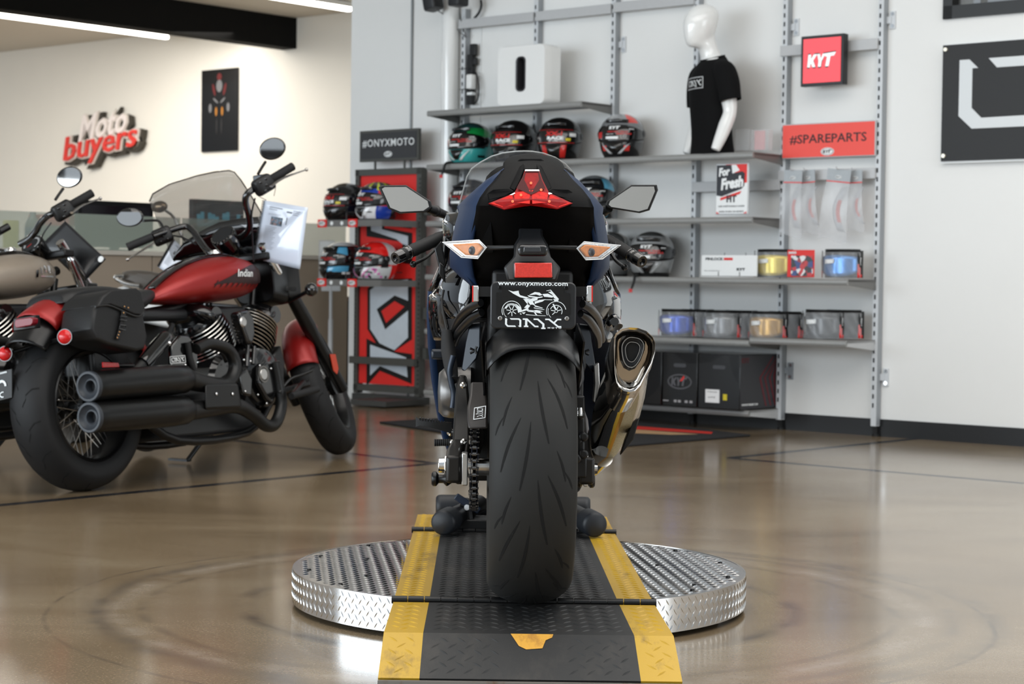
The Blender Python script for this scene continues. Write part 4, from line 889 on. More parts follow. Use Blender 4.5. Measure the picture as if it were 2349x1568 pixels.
# wheel chock
ck=mat('chock_rubber',S(28,31,36),.5,var=.1); cks=mat('chock_steel_black',S(20,20,22),.4)
c0=at_z(1180,1205,.153); cr=thing('wheel_chock','black tubular front wheel chock with rubber capped legs, behind the rear tyre on the ramp','wheel chock',V((c0.x,5.8,.117)))
CI=Matrix.Translation(-cr.location)
def capleg(p,q,r0=.030,cap=True):
    mb=MB(); mb.tube([p,q],[r0,r0*.92],20); l=build('leg',mb,cks,cr,M=CI)
    d=(V(p)-V(q)).normalized(); mb=MB(); mb.lathe([(.0005,.012),(.030,.011),(.037,.004),(.038,-.005),(.038,-.065),(.034,-.067)],V(p),d,24); build('rubber_cap',mb,ck,l,M=CI,smooth=50)
pl=at_y(1017,1207,5.66); pr=at_y(1364,1211,5.66); pl.z=pr.z=.157
capleg(pl,V((pl.x+.10,6.0,.175))); capleg(pr,V((pr.x-.10,6.0,.175)))
ql=at_y(1008,1161,6.1); qr=at_y(1346,1166,6.1)
capleg(ql,ql+V((.16,.01,0))); capleg(qr,qr+V((-.16,.01,0)))
mb=MB(); mb.slab((c0.x-.2,5.83,.137),(c0.x+.18,5.83,.137),(0,.10,0),(0,0,.03)); mb.slab((c0.x-.02,5.75,.137),(c0.x-.02,6.3,.137),(.12,0,0),(0,0,.02)); build('base_plate',mb,cks,cr,M=CI,bev=.004)
lv0=at_y(1045,1137,5.80); lv1=at_y(1088,1163,5.80); lv2=at_y(1100,1172,5.80); mb=MB(); mb.slab(lv0,lv2,(0,.006,0),V((.014,0,.02)).normalized()*.022); build('release_lever',mb,mat('lever_blue_black',S(26,36,52),.4),cr,M=CI,bev=.006)
mb=MB(); mb.tube([at_y(1071,1162,5.80),at_y(1071,1162,5.86)],.022,16); mb.tube([at_y(1071,1162,5.81),at_y(1075,1200,5.81)],.018,10); build('pivot_bracket',mb,cks,cr,M=CI)
c=at_y(1071,1163,5.79); mb=MB(); mb.cyl(c,c+V((0,-.006,0)),.0085,n=16); build('pivot_bolt',mb,mat('bolt_white',S(230,232,234),.3),cr,M=CI)
# ================= blue sport bike =================
XB=at_y(1211,1100,4.30).x
BY=.022
BM=Matrix.Translation((XB+.006,4.52,.117))@rotz(BY); BMI=BM.inverted()
bike=thing('sport_motorcycle','blue and black sport motorcycle seen from behind, standing on the ramp','motorcycle',BM)
def B(px,py,y,mir=False):
    p=on_plane(px,py,BM@V((0,y,0)),BM.to_3x3()@V((0,1,0))); q=BMI@p
    if mir: q.x=-q.x
    return q
def Bl(L,y): return [B(a,b,y) for a,b in L]
z2=lambda X,Y:(850+X/3.454,320+Y/3.454)
z3=lambda X,Y:(960+X/4.48,600+Y/4.48)
z4=lambda X,Y:(1230+X/3.137,600+Y/3.137)
z5=lambda X,Y:(930+X/4.126,880+Y/4.126)
zp=lambda X,Y:(1110+X/10.44,630+Y/10.44)
RW=.318
tyre_m=mat('tyre_rubber',S(38,38,37),.62,var=.18,scale=9,bump=.12,spec=.35); groove_m=mat('tyre_groove',S(12,12,12),.9)
TP=[(.214,.082),(.222,.092),(.240,.0965),(.258,.0985),(.268,.0985),(.279,.094),(.292,.083),(.303,.067),(.312,.046),(.3165,.024),(RW,0)]
def make_wheel(par,cy,cz,R=RW,w=1.,nm='rear_wheel',hub_w=.11,axis=V((1,0,0)),tm_=None,groov=True,gr=None):
    s=R/RW; prof=[(r*s,-x*w) for r,x in TP]+[(r*s,x*w) for r,x in TP[::-1][1:]]
    ax=V(axis).normalized(); o=V((0,cy,cz))
    mb=MB(); mb.lathe(prof+[(.205*s,.078*w),(.205*s,-.078*w)],o,ax,96,loop=True); t=build('rear_tyre' if nm=='rear_wheel' else 'front_tyre',mb,tm_ or tyre_m,par,smooth=50)
    mb=MB(); mb.lathe([(.218*s,-.084*w),(.212*s,-.09*w),(.2*s,-.085*w),(.19*s,-.06*w),(.185*s,0),(.19*s,.06*w),(.2*s,.085*w),(.212*s,.09*w),(.218*s,.084*w),(.205*s,.06*w),(.200*s,0),(.205*s,-.06*w)],o,ax,64,loop=True)
    u=V((0,1,0)); v_=ax.cross(u).normalized()
    for k in range(6):
        a=2*PI*k/6; d=u*math.cos(a)+v_*math.sin(a); e=u*math.cos(a+.22)+v_*math.sin(a+.22); mb.tube([o+d*.03,o+e*.12*s,o+d*.195*s],[.018,.014,.014],8)
    mb.cyl(o-ax*hub_w/2,o+ax*hub_w/2,.045,n=24); build('wheel_rim',mb,blksat,t)
    return t
def Ts(x,s,off,R=RW,cy=0,cz=RW,w=1.,ax=None):
    # tread surface point: x lateral, s arc length measured backwards/up from the ground contact (rear side)
    ax_=abs(x)/w; r=TP[-1][0]
    for (r0,x0),(r1,x1) in zip(TP[::-1],TP[::-1][1:]):
        if x0<=ax_<=x1: r=r0+(r1-r0)*(ax_-x0)/(x1-x0); break
        r=r1
    r=r*R/RW+off; a=s/R; return V((x,cy-r*math.sin(a),cz-r*math.cos(a)))
def groove(mb,x0,s0,x1,s1,wd,bend=.006,n=9,**k):
    dx,ds=x1-x0,s1-s0; L=math.hypot(dx,ds); nx,ns=-ds/L,dx/L; a=[];b=[]
    for i in range(n+1):
        t=i/n; c=bend*math.sin(PI*t); w_=wd*(math.sin(PI*min(1,t*.9+.08))**.7); a.append((x0+dx*t+nx*(c+w_),s0+ds*t+ns*(c+w_))); b.append((x0+dx*t+nx*(c-w_),s0+ds*t+ns*(c-w_)))
    q=[Ts(x,s,.0005,**k) for x,s in a]; p=[Ts(x,s,.0005,**k) for x,s in b]
    kk=len(mb.v); mb.v+=q+p; m=len(q)
    for i in range(m-1): mb.f.append([kk+i,kk+i+1,kk+m+i+1,kk+m+i]); mb.m.append(0)
rt=make_wheel(bike,0,RW)
mb=MB()
per=.235
for k in range(9):
    s=.02+k*per
    groove(mb,-.032,s-.01,-.008,s+.145,.0034,-.003); groove(mb,-.074,s+.03,-.030,s+.155,.0032,.005); groove(mb,-.070,s+.14,-.050,s+.21,.0026,.003); groove(mb,-.086,s+.12,-.066,s+.165,.0020,.003)
    s+=.105
    groove(mb,.032,s-.01,.008,s+.145,.0034,.003); groove(mb,.074,s+.03,.030,s+.155,.0032,-.005); groove(mb,.070,s+.14,.050,s+.21,.0026,-.003); groove(mb,.086,s+.12,.066,s+.165,.0020,-.003)
o=build('tread_groove',mb,groove_m,rt); o['kind']='stuff'
# front wheel and forks (mostly hidden)
ft=make_wheel(bike,1.40,.302,R=.302,w=.62,nm='front_wheel')
mb=MB()
for s in(-1,1): mb.tube([(s*.095,1.42,.30),(s*.10,1.10,.98)],[.03,.022],16)
build('front_fork',mb,blksat,bike)
mb=MB(); mb.grid(lambda u,v:V(((u-.5)*.13,1.40+.325*math.cos(rad(40+v*110)),.302+.325*math.sin(rad(40+v*110))-abs(u-.5)**2*.1)),8,14); build('front_mudguard',mb,navy,bike,solid=.004)
# ---- tail: black rear panel ----
rows=[ # py, left px, depth y, bulge
(353,1198,.12),(356,1180,.10),(362,1168,.06),(372,1160,.0),(386,1158,-.06),(405,1146,-.10),(430,1122,-.14),(452,1106,-.17),(470,1098,-.18),(484,1096,-.165),(505,1092,-.13),(546,1083,-.09),(595,1081,-.04),(633,1088,.0),(655,1098,.04)]
mb=MB(); rings=[]
for py,lx,yy in rows:
    p=B(lx,py,yy); hw=-p.x+.0; hw=abs(p.x-.0)
    rings.append((hw+.004,yy,p.z))
rg=[]
for hw,yy,z in rings:
    rg.append([V((hw*t,yy+ (.05*abs(t)**2.4) ,z)) for t in [k/12-1 for k in range(25)]])
mb.loft(rg,caps=False,closed=False); build('tail_panel',mb,blkdull,bike,smooth=60,solid=.004)
# seat cowl hump in front of it
mb=MB(); pr=[]
for y,zc,hw,hh in ((.02,.985,.085,.03),(.06,1.022,.10,.035),(.12,1.045,.105,.04),(.22,1.045,.115,.05),(.32,1.00,.12,.05),(.42,.92,.13,.05),(.52,.88,.14,.05),(.60,.90,.10,.04)):
    pr.append([V((hw*math.sin(2*PI*k/20),y,zc-hh+hh*math.copysign(abs(math.cos(2*PI*k/20))**.8,math.cos(2*PI*k/20)))) for k in range(20)])
mb.loft(pr); build('seat',mb,mat('seat_vinyl',S(12,12,13),.65,spec=.08,bump=.2,scale=200),bike,smooth=60)
# centre spine of cowl (light catching ridge)
mb=MB(); P_=[z2(1185,150),z2(1350,150),z2(1440,200),z2(1480,290),z2(1420,270),z2(1370,185),z2(1310,178),z2(1230,178),z2(1170,190),z2(1110,280),z2(1060,290),z2(1110,215)]
mb.thick(Bl(P_,.02),(0,.06,0)); build('tail_ridge',mb,blkdull,bike,bev=.004)
# blue side panels
outer=[(1168,388),(1119,413),(1080,446),(1050,474),(1054,488),(1046,515),(1039,548),(1033,582),(1034,612),(1056,632),(1092,655)]
inner=[(1166,392),(1144,421),(1122,447),(1106,470),(1099,486),(1093,508),(1086,546),(1081,582),(1083,605),(1088,633),(1098,656)]
oy=[.02,.10,.18,.26,.26,.26,.26,.26,.24,.18,.08]; iy=[.0,-.03,-.07,-.10,-.10,-.08,-.06,-.03,-.0,.02,.04]
for mir in(False,True):
    mb=MB(); rg=[]
    for (ox,oyy),(ix,iyy),a,b in zip(outer,inner,oy,iy):
        o_=B(ox,oyy,a);i_=B(ix,iyy,b); r_=[]
        for k in range(9):
            t=k/8; p=i_.lerp(o_,t); p.x-= .012*math.sin(PI*t); p.y-=.03*math.sin(PI*t); 
            if mir: p.x=-p.x-.0
            r_.append(p)
        rg.append(r_)
    mb.loft(rg,caps=False,closed=False); o=build('tail_side_panel',mb,navy,bike,smooth=50,solid=.005); o['label']='satin dark blue side panel of the tail'
# tail light
tl_red=mat('tail_light_red',(.24,.003,.004),.3,var=.5,scale=60,spec=.12); tl_bright=mat('tail_light_bright_red',(.72,.010,.006),.3,var=.7,scale=120,spec=.15); tl_dark=mat('tail_light_dark_red',(.05,.002,.003),.3,spec=.15)
TL=[z2(*q) for q in [(1225,238),(1335,238),(1365,320),(1415,420),(1605,505),(1480,552),(1270,522),(1060,555),(932,505),(1140,420),(1195,320)]]
mb=MB()
def tly(px,py): return -.137-.0009*(py-389)+.00022*abs(px-1218)
fr_=[B(x,y,tly(x,y)) for x,y in TL]; bk=[p+V((0,.05,0)) for p in fr_]
cen=B(1218,458,tly(1218,458)-.018)
n=len(fr_); mb.add(fr_+bk+[cen],[(i,(i+1)%n,n+(i+1)%n,n+i) for i in range(n)]+[(i,(i+1)%n,2*n) for i in range(n)],0)
tlo=build('tail_light',mb,tl_red,bike,smooth=20,bev=.0015); tlo['label']='three-pointed red tail light lens'
mb=MB()
def tlp(X,Y,d=.006): x,y=z2(X,Y); p=B(x,y,tly(x,y)); t=min(1,max(0,1-math.hypot((x-1218)/60,(y-458)/60))); p.y-=.018*t+d*.35; return p
for s in(-1,1):
    for L in ([(1275,400),(1410,425),(1390,500),(1280,510)],[(1420,432),(1500,470),(1480,535),(1400,515)],[(1510,478),(1590,505),(1490,535)]):
        mb.poly([tlp(1270+s*(X-1270),Y) for X,Y in L])
build('reflector_facet',mb,tl_bright,tlo,smooth=10)  # light thrown back by the lower facets is put into the brighter red
mb=MB()
mb.poly([tlp(X,Y) for X,Y in [(1228,250),(1332,250),(1355,320),(1385,385),(1270,440),(1155,385),(1190,320)]]); build('dark_facet',mb,tl_dark,tlo)
mb=MB(); ledm=mat('led_bead',(1,.18,.08),.3,emit=.8)
for X,Y in((1270,345),(1125,490),(1415,490),(1190,440),(1350,400)): c=tlp(X,Y,.012); mb.cyl(c,c-V((0,.002,0)),.003,n=12)
o=build('lamp_bead',mb,ledm,tlo); o['kind']='stuff'
mb=MB(); mb.thick([tlp(X,Y,.01) for X,Y in [(1225,238),(1335,238),(1338,250),(1222,250)]],(0,-.001,0)); mb.thick([tlp(X,Y,.01) for X,Y in [(1415,420),(1440,428),(1412,436),(1405,424)]],(0,-.001,0)); mb.thick([tlp(X,Y,.01) for X,Y in [(1140,420),(1100,440),(1120,440),(1146,428)]],(0,-.001,0)); build('lens_highlight_rim',mb,chrome,tlo)
# creases under the lamp
mb=MB()
for s in(-1,1): mb.thick([B(*z2(1270+s*a,b),-.175+c) for a,b,c in((135,425,0),(330,470,.02),(345,520,.03),(200,565,-.01),(0,540,-.03),(0,528,-.03),(200,552,-.012),(330,505,.02))],(0,.012,0))
build('lamp_surround',mb,blkdull,bike,bev=.002)
for s in(-1,1):
    mb=MB(); mb.thick([B(*z2(1270+s*a,b),c) for a,b,c in((315,640,-.10),(420,660,-.05),(400,900,-.03),(290,900,-.05))],(0,-.012,0)); build('undertail_rib',mb,blkdull,bike,bev=.006)
# raised wings beside the lamp
for s in(-1,1):
    mb=MB(); mb.thick([B(*z2(1270+s*a,b),c) for a,b,c in((348,428,-.125),(300,395,-.14),(170,385,-.155),(125,412,-.165),(330,500,-.165))],(0,.02,0))
    mb.thick([B(*z2(1270+s*a,b),c) for a,b,c in((125,412,-.15),(170,385,-.14),(90,215,-.085),(50,185,-.07),(48,205,-.10),(80,310,-.13))],(0,.03,0)); build('lamp_wing',mb,blkdull,bike,bev=.003)
# plate bracket
PB=[(1175,670),(1360,670),(1365,760),(1405,830),(1430,930),(1508,1015),(1475,1122),(1085,1122),(1055,1012),(1135,930),(1140,830),(1175,770)]
mb=MB(); a_=[B(*z2(x,y),-.10-.11*min(1,(y-670)/250)) for x,y in PB]; mb.thick(a_,(0,.03,0)); build('plate_bracket',mb,mat('bracket_plastic',S(30,31,33),.4),bike,bev=.005)
mb=MB(); c=[B(*z2(x,y),-.225) for x,y in ((1180,832),(1385,832),(1408,870),(1390,925),(1175,925),(1160,870))]; mb.thick(c,(0,-.022,0)); build('plate_lamp',mb,mat('lamp_housing',S(18,18,20),.2,coat=.6),bike,bev=.008,seg=3)
mb=MB(); c=[B(*z2(x,y),-.252) for x,y in ((1215,848),(1345,848),(1350,892),(1212,892))]; mb.thick(c,(0,-.003,0)); build('lamp_window',mb,mat('lamp_glass',S(40,42,46),.1,coat=.8),bike,bev=.003)
rf=mat('reflector_red',(.85,.035,.02),.12,coat=1.,var=.35,scale=260)
mb=MB(); mb.thick([B(*z2(x,y),-.235) for x,y in((1128,965),(1445,965),(1450,1105),(1132,1105))],(0,.012,0)); ro=build('reflector_housing',mb,blk,bike,bev=.004)
mb=MB(); cc=[B(*z2(x,y),-.236) for x,y in((1140,976),(1437,976),(1440,1094),(1142,1094))]; mb.thick(cc,(0,-.005,0)); o=build('reflector',mb,rf,ro,bev=.002); o['label']='rectangular red reflector'
# licence plate
py_=-.30
PC=B(*zp(1182,735),py_); pw_=(B(*zp(2210,735),py_)-B(*zp(155,735),py_)).x; ph_=(B(*zp(1182,170),py_)-B(*zp(1182,1300),py_)).z
PF=[V((PC.x+x,py_,PC.z+z)) for x,z in rrect(pw_,ph_,.014,5)]
mb=MB(); mb.thick(PF,(0,.012,0)); plf=build('licence_plate_frame',mb,mat('frame_black',S(34,35,37),.38),bike,bev=.003)
def PX(X,Y,dy=-.002): 
    q=B(*zp(X,Y),py_); return V((q.x,py_+dy,q.z))
mb=MB(); mb.thick([PX(*q) for q in((300,420),(430,420),(450,300),(1900,300),(1920,420),(2060,440),(2060,960),(300,960))],(0,-.0006,0)); pl_=build('plate_face',mb,mat('plate_black',S(12,12,12),.4),plf)
mb=MB()
put_text(mb,'www.onyxmoto.com',PX(1172,228,-.004),UX,UZ,pw_*1670/2055,ph_*125/1130,bold=.02,th=.0006,space=1.05); 
sc=pw_*1350/2055/6.33
o0=PX(505,1243,-.004); polys2(mb,ONYX,o0,UX,UZ,sc,ph_*208/1130,.0008)
put_text(mb,'M O T O',PX(1690,1270,-.004),UX,UZ,pw_*330/2055,ph_*34/1130,bold=.05,th=.0006)
build('plate_lettering',mb,mat('plate_white',S(240,246,248),.4),plf)
mb=MB()
def ps(L): mb.thick([PX(x,y,-.0032) for x,y in L],(0,-.0005,0))
def ring(cx,cy,r0,r1,a0,a1,n=18):
    for k in range(n):
        t0=rad(a0+(a1-a0)*k/n);t1=rad(a0+(a1-a0)*(k+1)/n)
        ps([(cx+r0*math.cos(t0),cy-r0*math.sin(t0)),(cx+r1*math.cos(t0),cy-r1*math.sin(t0)),(cx+r1*math.cos(t1),cy-r1*math.sin(t1)),(cx+r0*math.cos(t1),cy-r0*math.sin(t1))])
for cx,cy in((665,860),(1730,870)):
    ring(cx,cy,225,240,10,205); ring(cx,cy,190,200,160,230,8); ring(cx,cy,135,180 if cx<1000 else 150,15 if cx<1000 else -30,160); ring(cx,cy,30,40,0,360,12)
    for k in range(7 if cx<1000 else 5):
        t=2*PI*k/7+.3; c,s_=math.cos(t),math.sin(t); ps([(cx+35*c-8*s_,cy-35*s_-8*c),(cx+125*c-5*s_,cy-125*s_-5*c),(cx+125*c+12*s_,cy-125*s_+12*c),(cx+35*c+8*s_,cy-35*s_+8*c)])
for L in ([(580,365),(700,400),(830,380),(840,440),(870,490),(1080,545),(1010,570),(860,535),(700,450)],[(560,700),(640,680),(780,700),(880,780),(915,860),(820,910),(800,820),(740,750),(650,720),(550,770)],
 [(1080,480),(1220,410),(1330,425),(1400,480),(1340,500),(1250,470),(1160,480)],[(1040,490),(1290,530),(1410,515),(1400,540),(1290,560),(1080,530)],[(1400,460),(1530,450),(1680,520),(1630,545),(1520,530),(1440,525)],
 [(1490,380),(1600,355),(1795,580),(1760,600),(1680,560),(1640,480),(1540,410),(1620,400),(1720,520),(1590,372),(1500,388)],[(1660,580),(1790,590),(1770,640),(1700,650)],
 [(1060,600),(1160,560),(1290,550),(1280,600),(1170,640),(1210,700),(1220,730),(1150,710),(1110,720),(1060,650)],[(1210,640),(1330,600),(1480,585),(1400,640),(1260,680),(1220,700)],
 [(930,580),(1120,560),(1060,600),(1050,680),(1000,610)],[(900,850),(1040,790),(1080,830),(960,870),(860,900)],[(1000,840),(1180,850),(1260,840),(1420,870),(1340,885),(1390,930),(1230,900),(1060,880)],
 [(1200,720),(1410,790),(1400,800),(1220,760)],[(1190,780),(1450,828),(1440,838),(1200,800)],[(1010,945),(1240,965),(1480,975),(1480,985),(1230,975),(1000,960)],[(860,910),(910,945),(870,950)],[(900,905),(1000,890),(960,940)],
 [(1640,700),(1670,690),(1750,840),(1720,845)],[(1470,590),(1640,590),(1640,605),(1460,600)],[(960,600),(1000,600),(1060,690),(1030,690)],[(1040,700),(1110,740),(1060,800),(960,790)],[(1170,860),(1200,850),(1290,980),(1250,975)]):
    ps(L)
build('plate_bike_drawing',mb,mat('plate_white',S(240,246,248),.4),plf)
for X,Y in((390,300),(1975,310),(388,1038),(1985,1045)):
    mb=MB(); c=PX(X,Y,-.003); mb.lathe([(.0036,.002),(.0046,.0015),(.005,-.001)],c,(0,-1,0),16,caps=False); mb.lathe([(.0001,.0),(.0037,.0)],c,(0,-1,0),16); build('frame_bolt_hole',mb,[steelr if Y>900 else blk],plf)
# small side reflectors on the plate bracket
for s,(x0,x1) in ((-1,(1084,1098)),(1,(1346,1360))):
    mb=MB(); mb.thick([B(x0,655,-.27),B(x1,655,-.27),B(x1,692,-.27),B(x0,692,-.27)],(0,.012,0)); o=build('side_reflector',mb,chrome,bike,bev=.002)
    mb=MB(); xr=x0-1 if s<0 else x1-3; mb.thick([B(xr,655,-.272),B(xr+3,655,-.272),B(xr+3,692,-.272),B(xr,692,-.272)],(0,.008,0)); build('reflector_edge',mb,redm,o)
    mb=MB(); xa,xb=(x1,1128) if s<0 else (1318,x0); mb.thick([B(xa,657,-.262),B(xb,657,-.262),B(xb,680,-.262),B(xa,680,-.262)],(0,.012,0)); build('reflector_bracket',mb,blk,bike)
# turn signals
clr=mat('signal_clear_lens',S(236,240,242),.05,alpha=.06,spec=.3); amber=mat('signal_amber',(.95,.22,.01),.3,var=.5,scale=160); sil=mat('signal_reflector_silver',(.42,.42,.42),.22,.9,var=.7,scale=260)
TS=[(572,815),(860,797),(918,855),(850,942),(720,932)]
TSR=[(1632,862),(1690,811),(1977,840),(1835,946),(1705,952)]
for L,sx in((TS,-1),(TSR,1)):
    P=[B(*z2(*q),-.16+.05*(abs(q[0]-1270)-360)/340) for q in L]; c=sum(P,V())/len(P)
    mb=MB(); mb.thick(P,(0,.03,0)); ts=build('turn_signal',mb,sil,bike,bev=.003); ts['label']='arrow-shaped clear turn signal'
    mb=MB(); Q=[c+(p-c)*.72+V((-sx*.004,-.001,0)) for p in P]; mb.thick(Q,(0,-.008,0)); build('amber_bulb',mb,amber,ts,bev=.004)
    mb=MB(); g=c+V((-sx*.006,-.012,-.003)); mb.sph(g,(.008,.004,.010),12,8); build('bulb_socket',mb,mat('bulb_grey',S(84,84,88),.3,.5),ts)
    mb=MB(); fr_=[p+V((0,-.012,0)) for p in P]; mb.thick(fr_,(0,.004,0)); 
    for k in range(1,9):
        a=fr_[0].lerp(fr_[2],k/9) if sx<0 else fr_[0].lerp(fr_[2],k/9); mb.slab(a+V((0,-.0005,.010)),a+V((0,-.0005,-.011)),(.0008,0,0),(0,.0015,0))
    build('lens',mb,clr,ts,bev=.002)
    mb=MB(); n=len(P); mb.tube(fr_,.0016,6,loop=True); build('lens_rim',mb,mat('lens_rim_white',S(226,230,232),.12,coat=1),ts)
    a=B(*z2(915 if sx<0 else 1640,857),-.14); b_=B(*z2(1140 if sx<0 else 1410,852),-.16); mb=MB(); mb.slab(a,b_,(0,.02,0),(0,0,.010)); build('signal_stalk',mb,blk,bike,bev=.003)
# mirrors
ML=[(62,378),(88,362),(282,360),(478,488),(492,540),(440,576),(232,586),(140,548)]
MR=[(1858,522),(1872,488),(2066,357),(2270,357),(2279,400),(2212,560),(2132,583),(1882,542)]
glassm=mat('mirror_glass',(.75,.74,.72),.02,1.,var=0); 
for L,sx in((ML,-1),(MR,1)):
    MY=.86; P=[B(*z2(*q),MY) for q in L]; c=sum(P,V())/len(P)
    mb=MB(); rings=[[c+(p-c)*k+V((0,d,0)) for p in P] for k,d in((.97,-.004),(1.,.002),(.97,.02),(.8,.045),(.45,.065),(.1,.07))]; mb.loft(rings,caps=True); mo=build('mirror_housing',mb,blk,bike,bev=.0015,smooth=40)
    mb=MB(); Q=[c+(p-c)*.87+V((0,-.0055,0)) for p in P]; mb.thick(Q,(0,.001,0)); build('mirror_glass',mb,glassm,mo).rotation_euler=(0,0,0)
    a=B(*z2(455 if sx<0 else 1890,545 if sx<0 else 545),MY+.02); b2=B(*z2(520 if sx<0 else 1845,568),MY+.05); d=B(*z2(660 if sx<0 else 1800,625 if sx<0 else 600),MY+.2)
    mb=MB(); mb.tube([a,b2,d],[.012,.014,.010],12); mb.sph(b2,.016,12,8); build('mirror_arm',mb,blk,bike)
# windscreen
WS=[(690,560),(735,400),(765,292),(800,232),(870,180),(960,132),(1050,105),(1150,93),(1215,91),(1280,93),(1370,108),(1460,140),(1540,190),(1600,255),(1640,350),(1680,480)]
clear=mat('clear_screen',S(210,212,214),.03,alpha=.13,coat=1.)
mb=MB(); rg=[]; cx=B(*z2(1190,300),1.0).x
top=[B(*z2(x,y),.92+.25*abs((x-1200)/500)**2) for x,y in WS]
for t in range(7):
    f=t/6; rg.append([V((cx+(p.x-cx)*(1-.12*f),p.y+.38*f,p.z-.20*f+.04*math.sin(PI*f))) for p in top])
mb.loft(rg,caps=False,closed=False); ws=build('windscreen',mb,clear,bike,smooth=60,solid=.003); ws['label']='clear windscreen'
mb=MB(); mb.tube(top,.0022,6); build('screen_edge',mb,mat('screen_edge',S(196,198,196),.1,alpha=.55,coat=1),ws)
# nose, tank
mb=MB(); nose=[]
for y,zc,hw,hh in ((.98,.90,.13,.07),(1.1,.90,.17,.10),(1.25,.87,.17,.11),(1.42,.82,.13,.09),(1.55,.76,.06,.05),(1.6,.74,.015,.015)):
    nose.append([V((hw*math.sin(2*PI*k/20),y,zc+hh*math.cos(2*PI*k/20))) for k in range(20)])
mb.loft(nose); build('front_cowl',mb,navy,bike,smooth=60)
mb=MB(); tk=[]
for y,zc,hw,hh in ((.50,.80,.08,.09),(.56,.83,.13,.13),(.68,.86,.165,.145),(.82,.88,.17,.135),(.94,.87,.14,.12),(1.0,.85,.08,.08)):
    tk.append([V((hw*math.copysign(abs(math.sin(2*PI*k/28))**.8,math.sin(2*PI*k/28)),y,zc+hh*math.cos(2*PI*k/28))) for k in range(28)])
mb.loft(tk); build('fuel_tank',mb,blkgl,bike,smooth=60,sub=1)
# handlebars
def grip_(L,sx):
    p0=B(*z2(*L[0]),.74);p1=B(*z2(*L[1]),.86);p2=B(*z2(*L[2]),.93)
    mb=MB(); mb.tube([p1,p2],[.0165,.0165],16); mb.tube([p2,V((sx*.11,1.02,p2.z+.0))],[.014,.02],12); hb=build('handlebar',mb,blksat,bike)
    d=(p1-p0).normalized(); mb=MB(); pts=[p0+d*(k/14*(p1-p0).length) for k in range(15)]; mb.tube(pts,[.0175+.0012*(k%2) for k in range(15)],20); build('grip',mb,blk2,hb)
    mb=MB(); mb.lathe([(.004,-.012),(.010,-.020),(.0165,-.020),(.018,-.014),(.018,.03),(.0195,.031),(.0195,.034)],p0,d,20); build('bar_end',mb,blkgl,hb,smooth=50)
    e0=p0+V((-sx*.035,.03,-.022)); mb=MB(); mb.tube([e0,e0.lerp(p1,.5)+V((0,.03,-.016)),p1+V((0,.05,-.01))],[.008,.006,.007],10,sm=4,flat=.6); mb.sph(e0,.0095,12,8); build('lever',mb,blksat,hb)
grip_(((235,922),(560,775),(660,735)),-1); grip_(((2120,948),(1880,800),(1800,755)),1)
# ---- fairing side shells ----
SL=[(1046,492),(1026,512),(1018,548),(1013,600),(996,640),(984,668),(981,720),(984,800),(992,880),(1003,950),(1015,1005),(1034,1058)]
for mir in(False,True):
    rr2=[B(x,y,.62) for x,y in SL]
    mb=MB(); rg=[]
    for i,p in enumerate(rr2):
        r_=[]
        for yy,k,in((.62,.93),(.622,.985),(.64,1.),(.8,1.02),(1.0,.98),(1.2,.82),(1.35,.6)):
            q=V((p.x*k,yy+ (.10 if i>5 else 0)*(i-5)/6*.5,p.z+(0 if yy<.8 else (yy-.8)*.10))); 
            if mir:q.x=-q.x
            r_.append(q)
        rg.append(r_)
    for nm,a,b_,mt in(('upper_fairing',0,6,blkgl),('lower_fairing',5,12,navy)):
        mb=MB(); mb.loft(rg[a:b_],caps=False,closed=False); o=build(nm,mb,mt,bike,smooth=50,solid=.005)
    # glossy inner cover panel (bulged)
    def cover(L,y0,dep,bul,name,mt,nu=14,nv=12,sub=0):
        # L: list of (left px, right px, py)
        mb=MB()
        def fn(u,v):
            j=v*(len(L)-1); i=min(int(j),len(L)-2); t=j-i; l=L[i][0]*(1-t)+L[i+1][0]*t; r_=L[i][1]*(1-t)+L[i+1][1]*t; py=L[i][2]*(1-t)+L[i+1][2]*t
            q=B(l+(r_-l)*u,py,y0+dep*(1-u)); q.y-=bul*math.sin(PI*u)**.7*math.sin(PI*min(1,max(0,v*.9+.05)))
            if mir: q.x=-q.x
            return q
        mb.grid(fn,nu,nv); return build(name,mb,mt,bike,smooth=60,solid=.004)
    cover([(1040,1058,612),(1018,1078,632),(1005,1090,660),(1000,1086,690),(1010,1070,715),(1020,1050,730)],.35,.15,.05,'side_cover',blkgl)
    cover([(1002,1022,660),(985,1016,680),(984,1022,715),(988,1030,750),(996,1020,780)],.45,.12,.03,'side_cover',blkgl)
    cover([(1026,1056,488),(1016,1056,510),(1018,1052,540),(1022,1048,556)],.55,.1,.04,'tank_shoulder',blkgl)
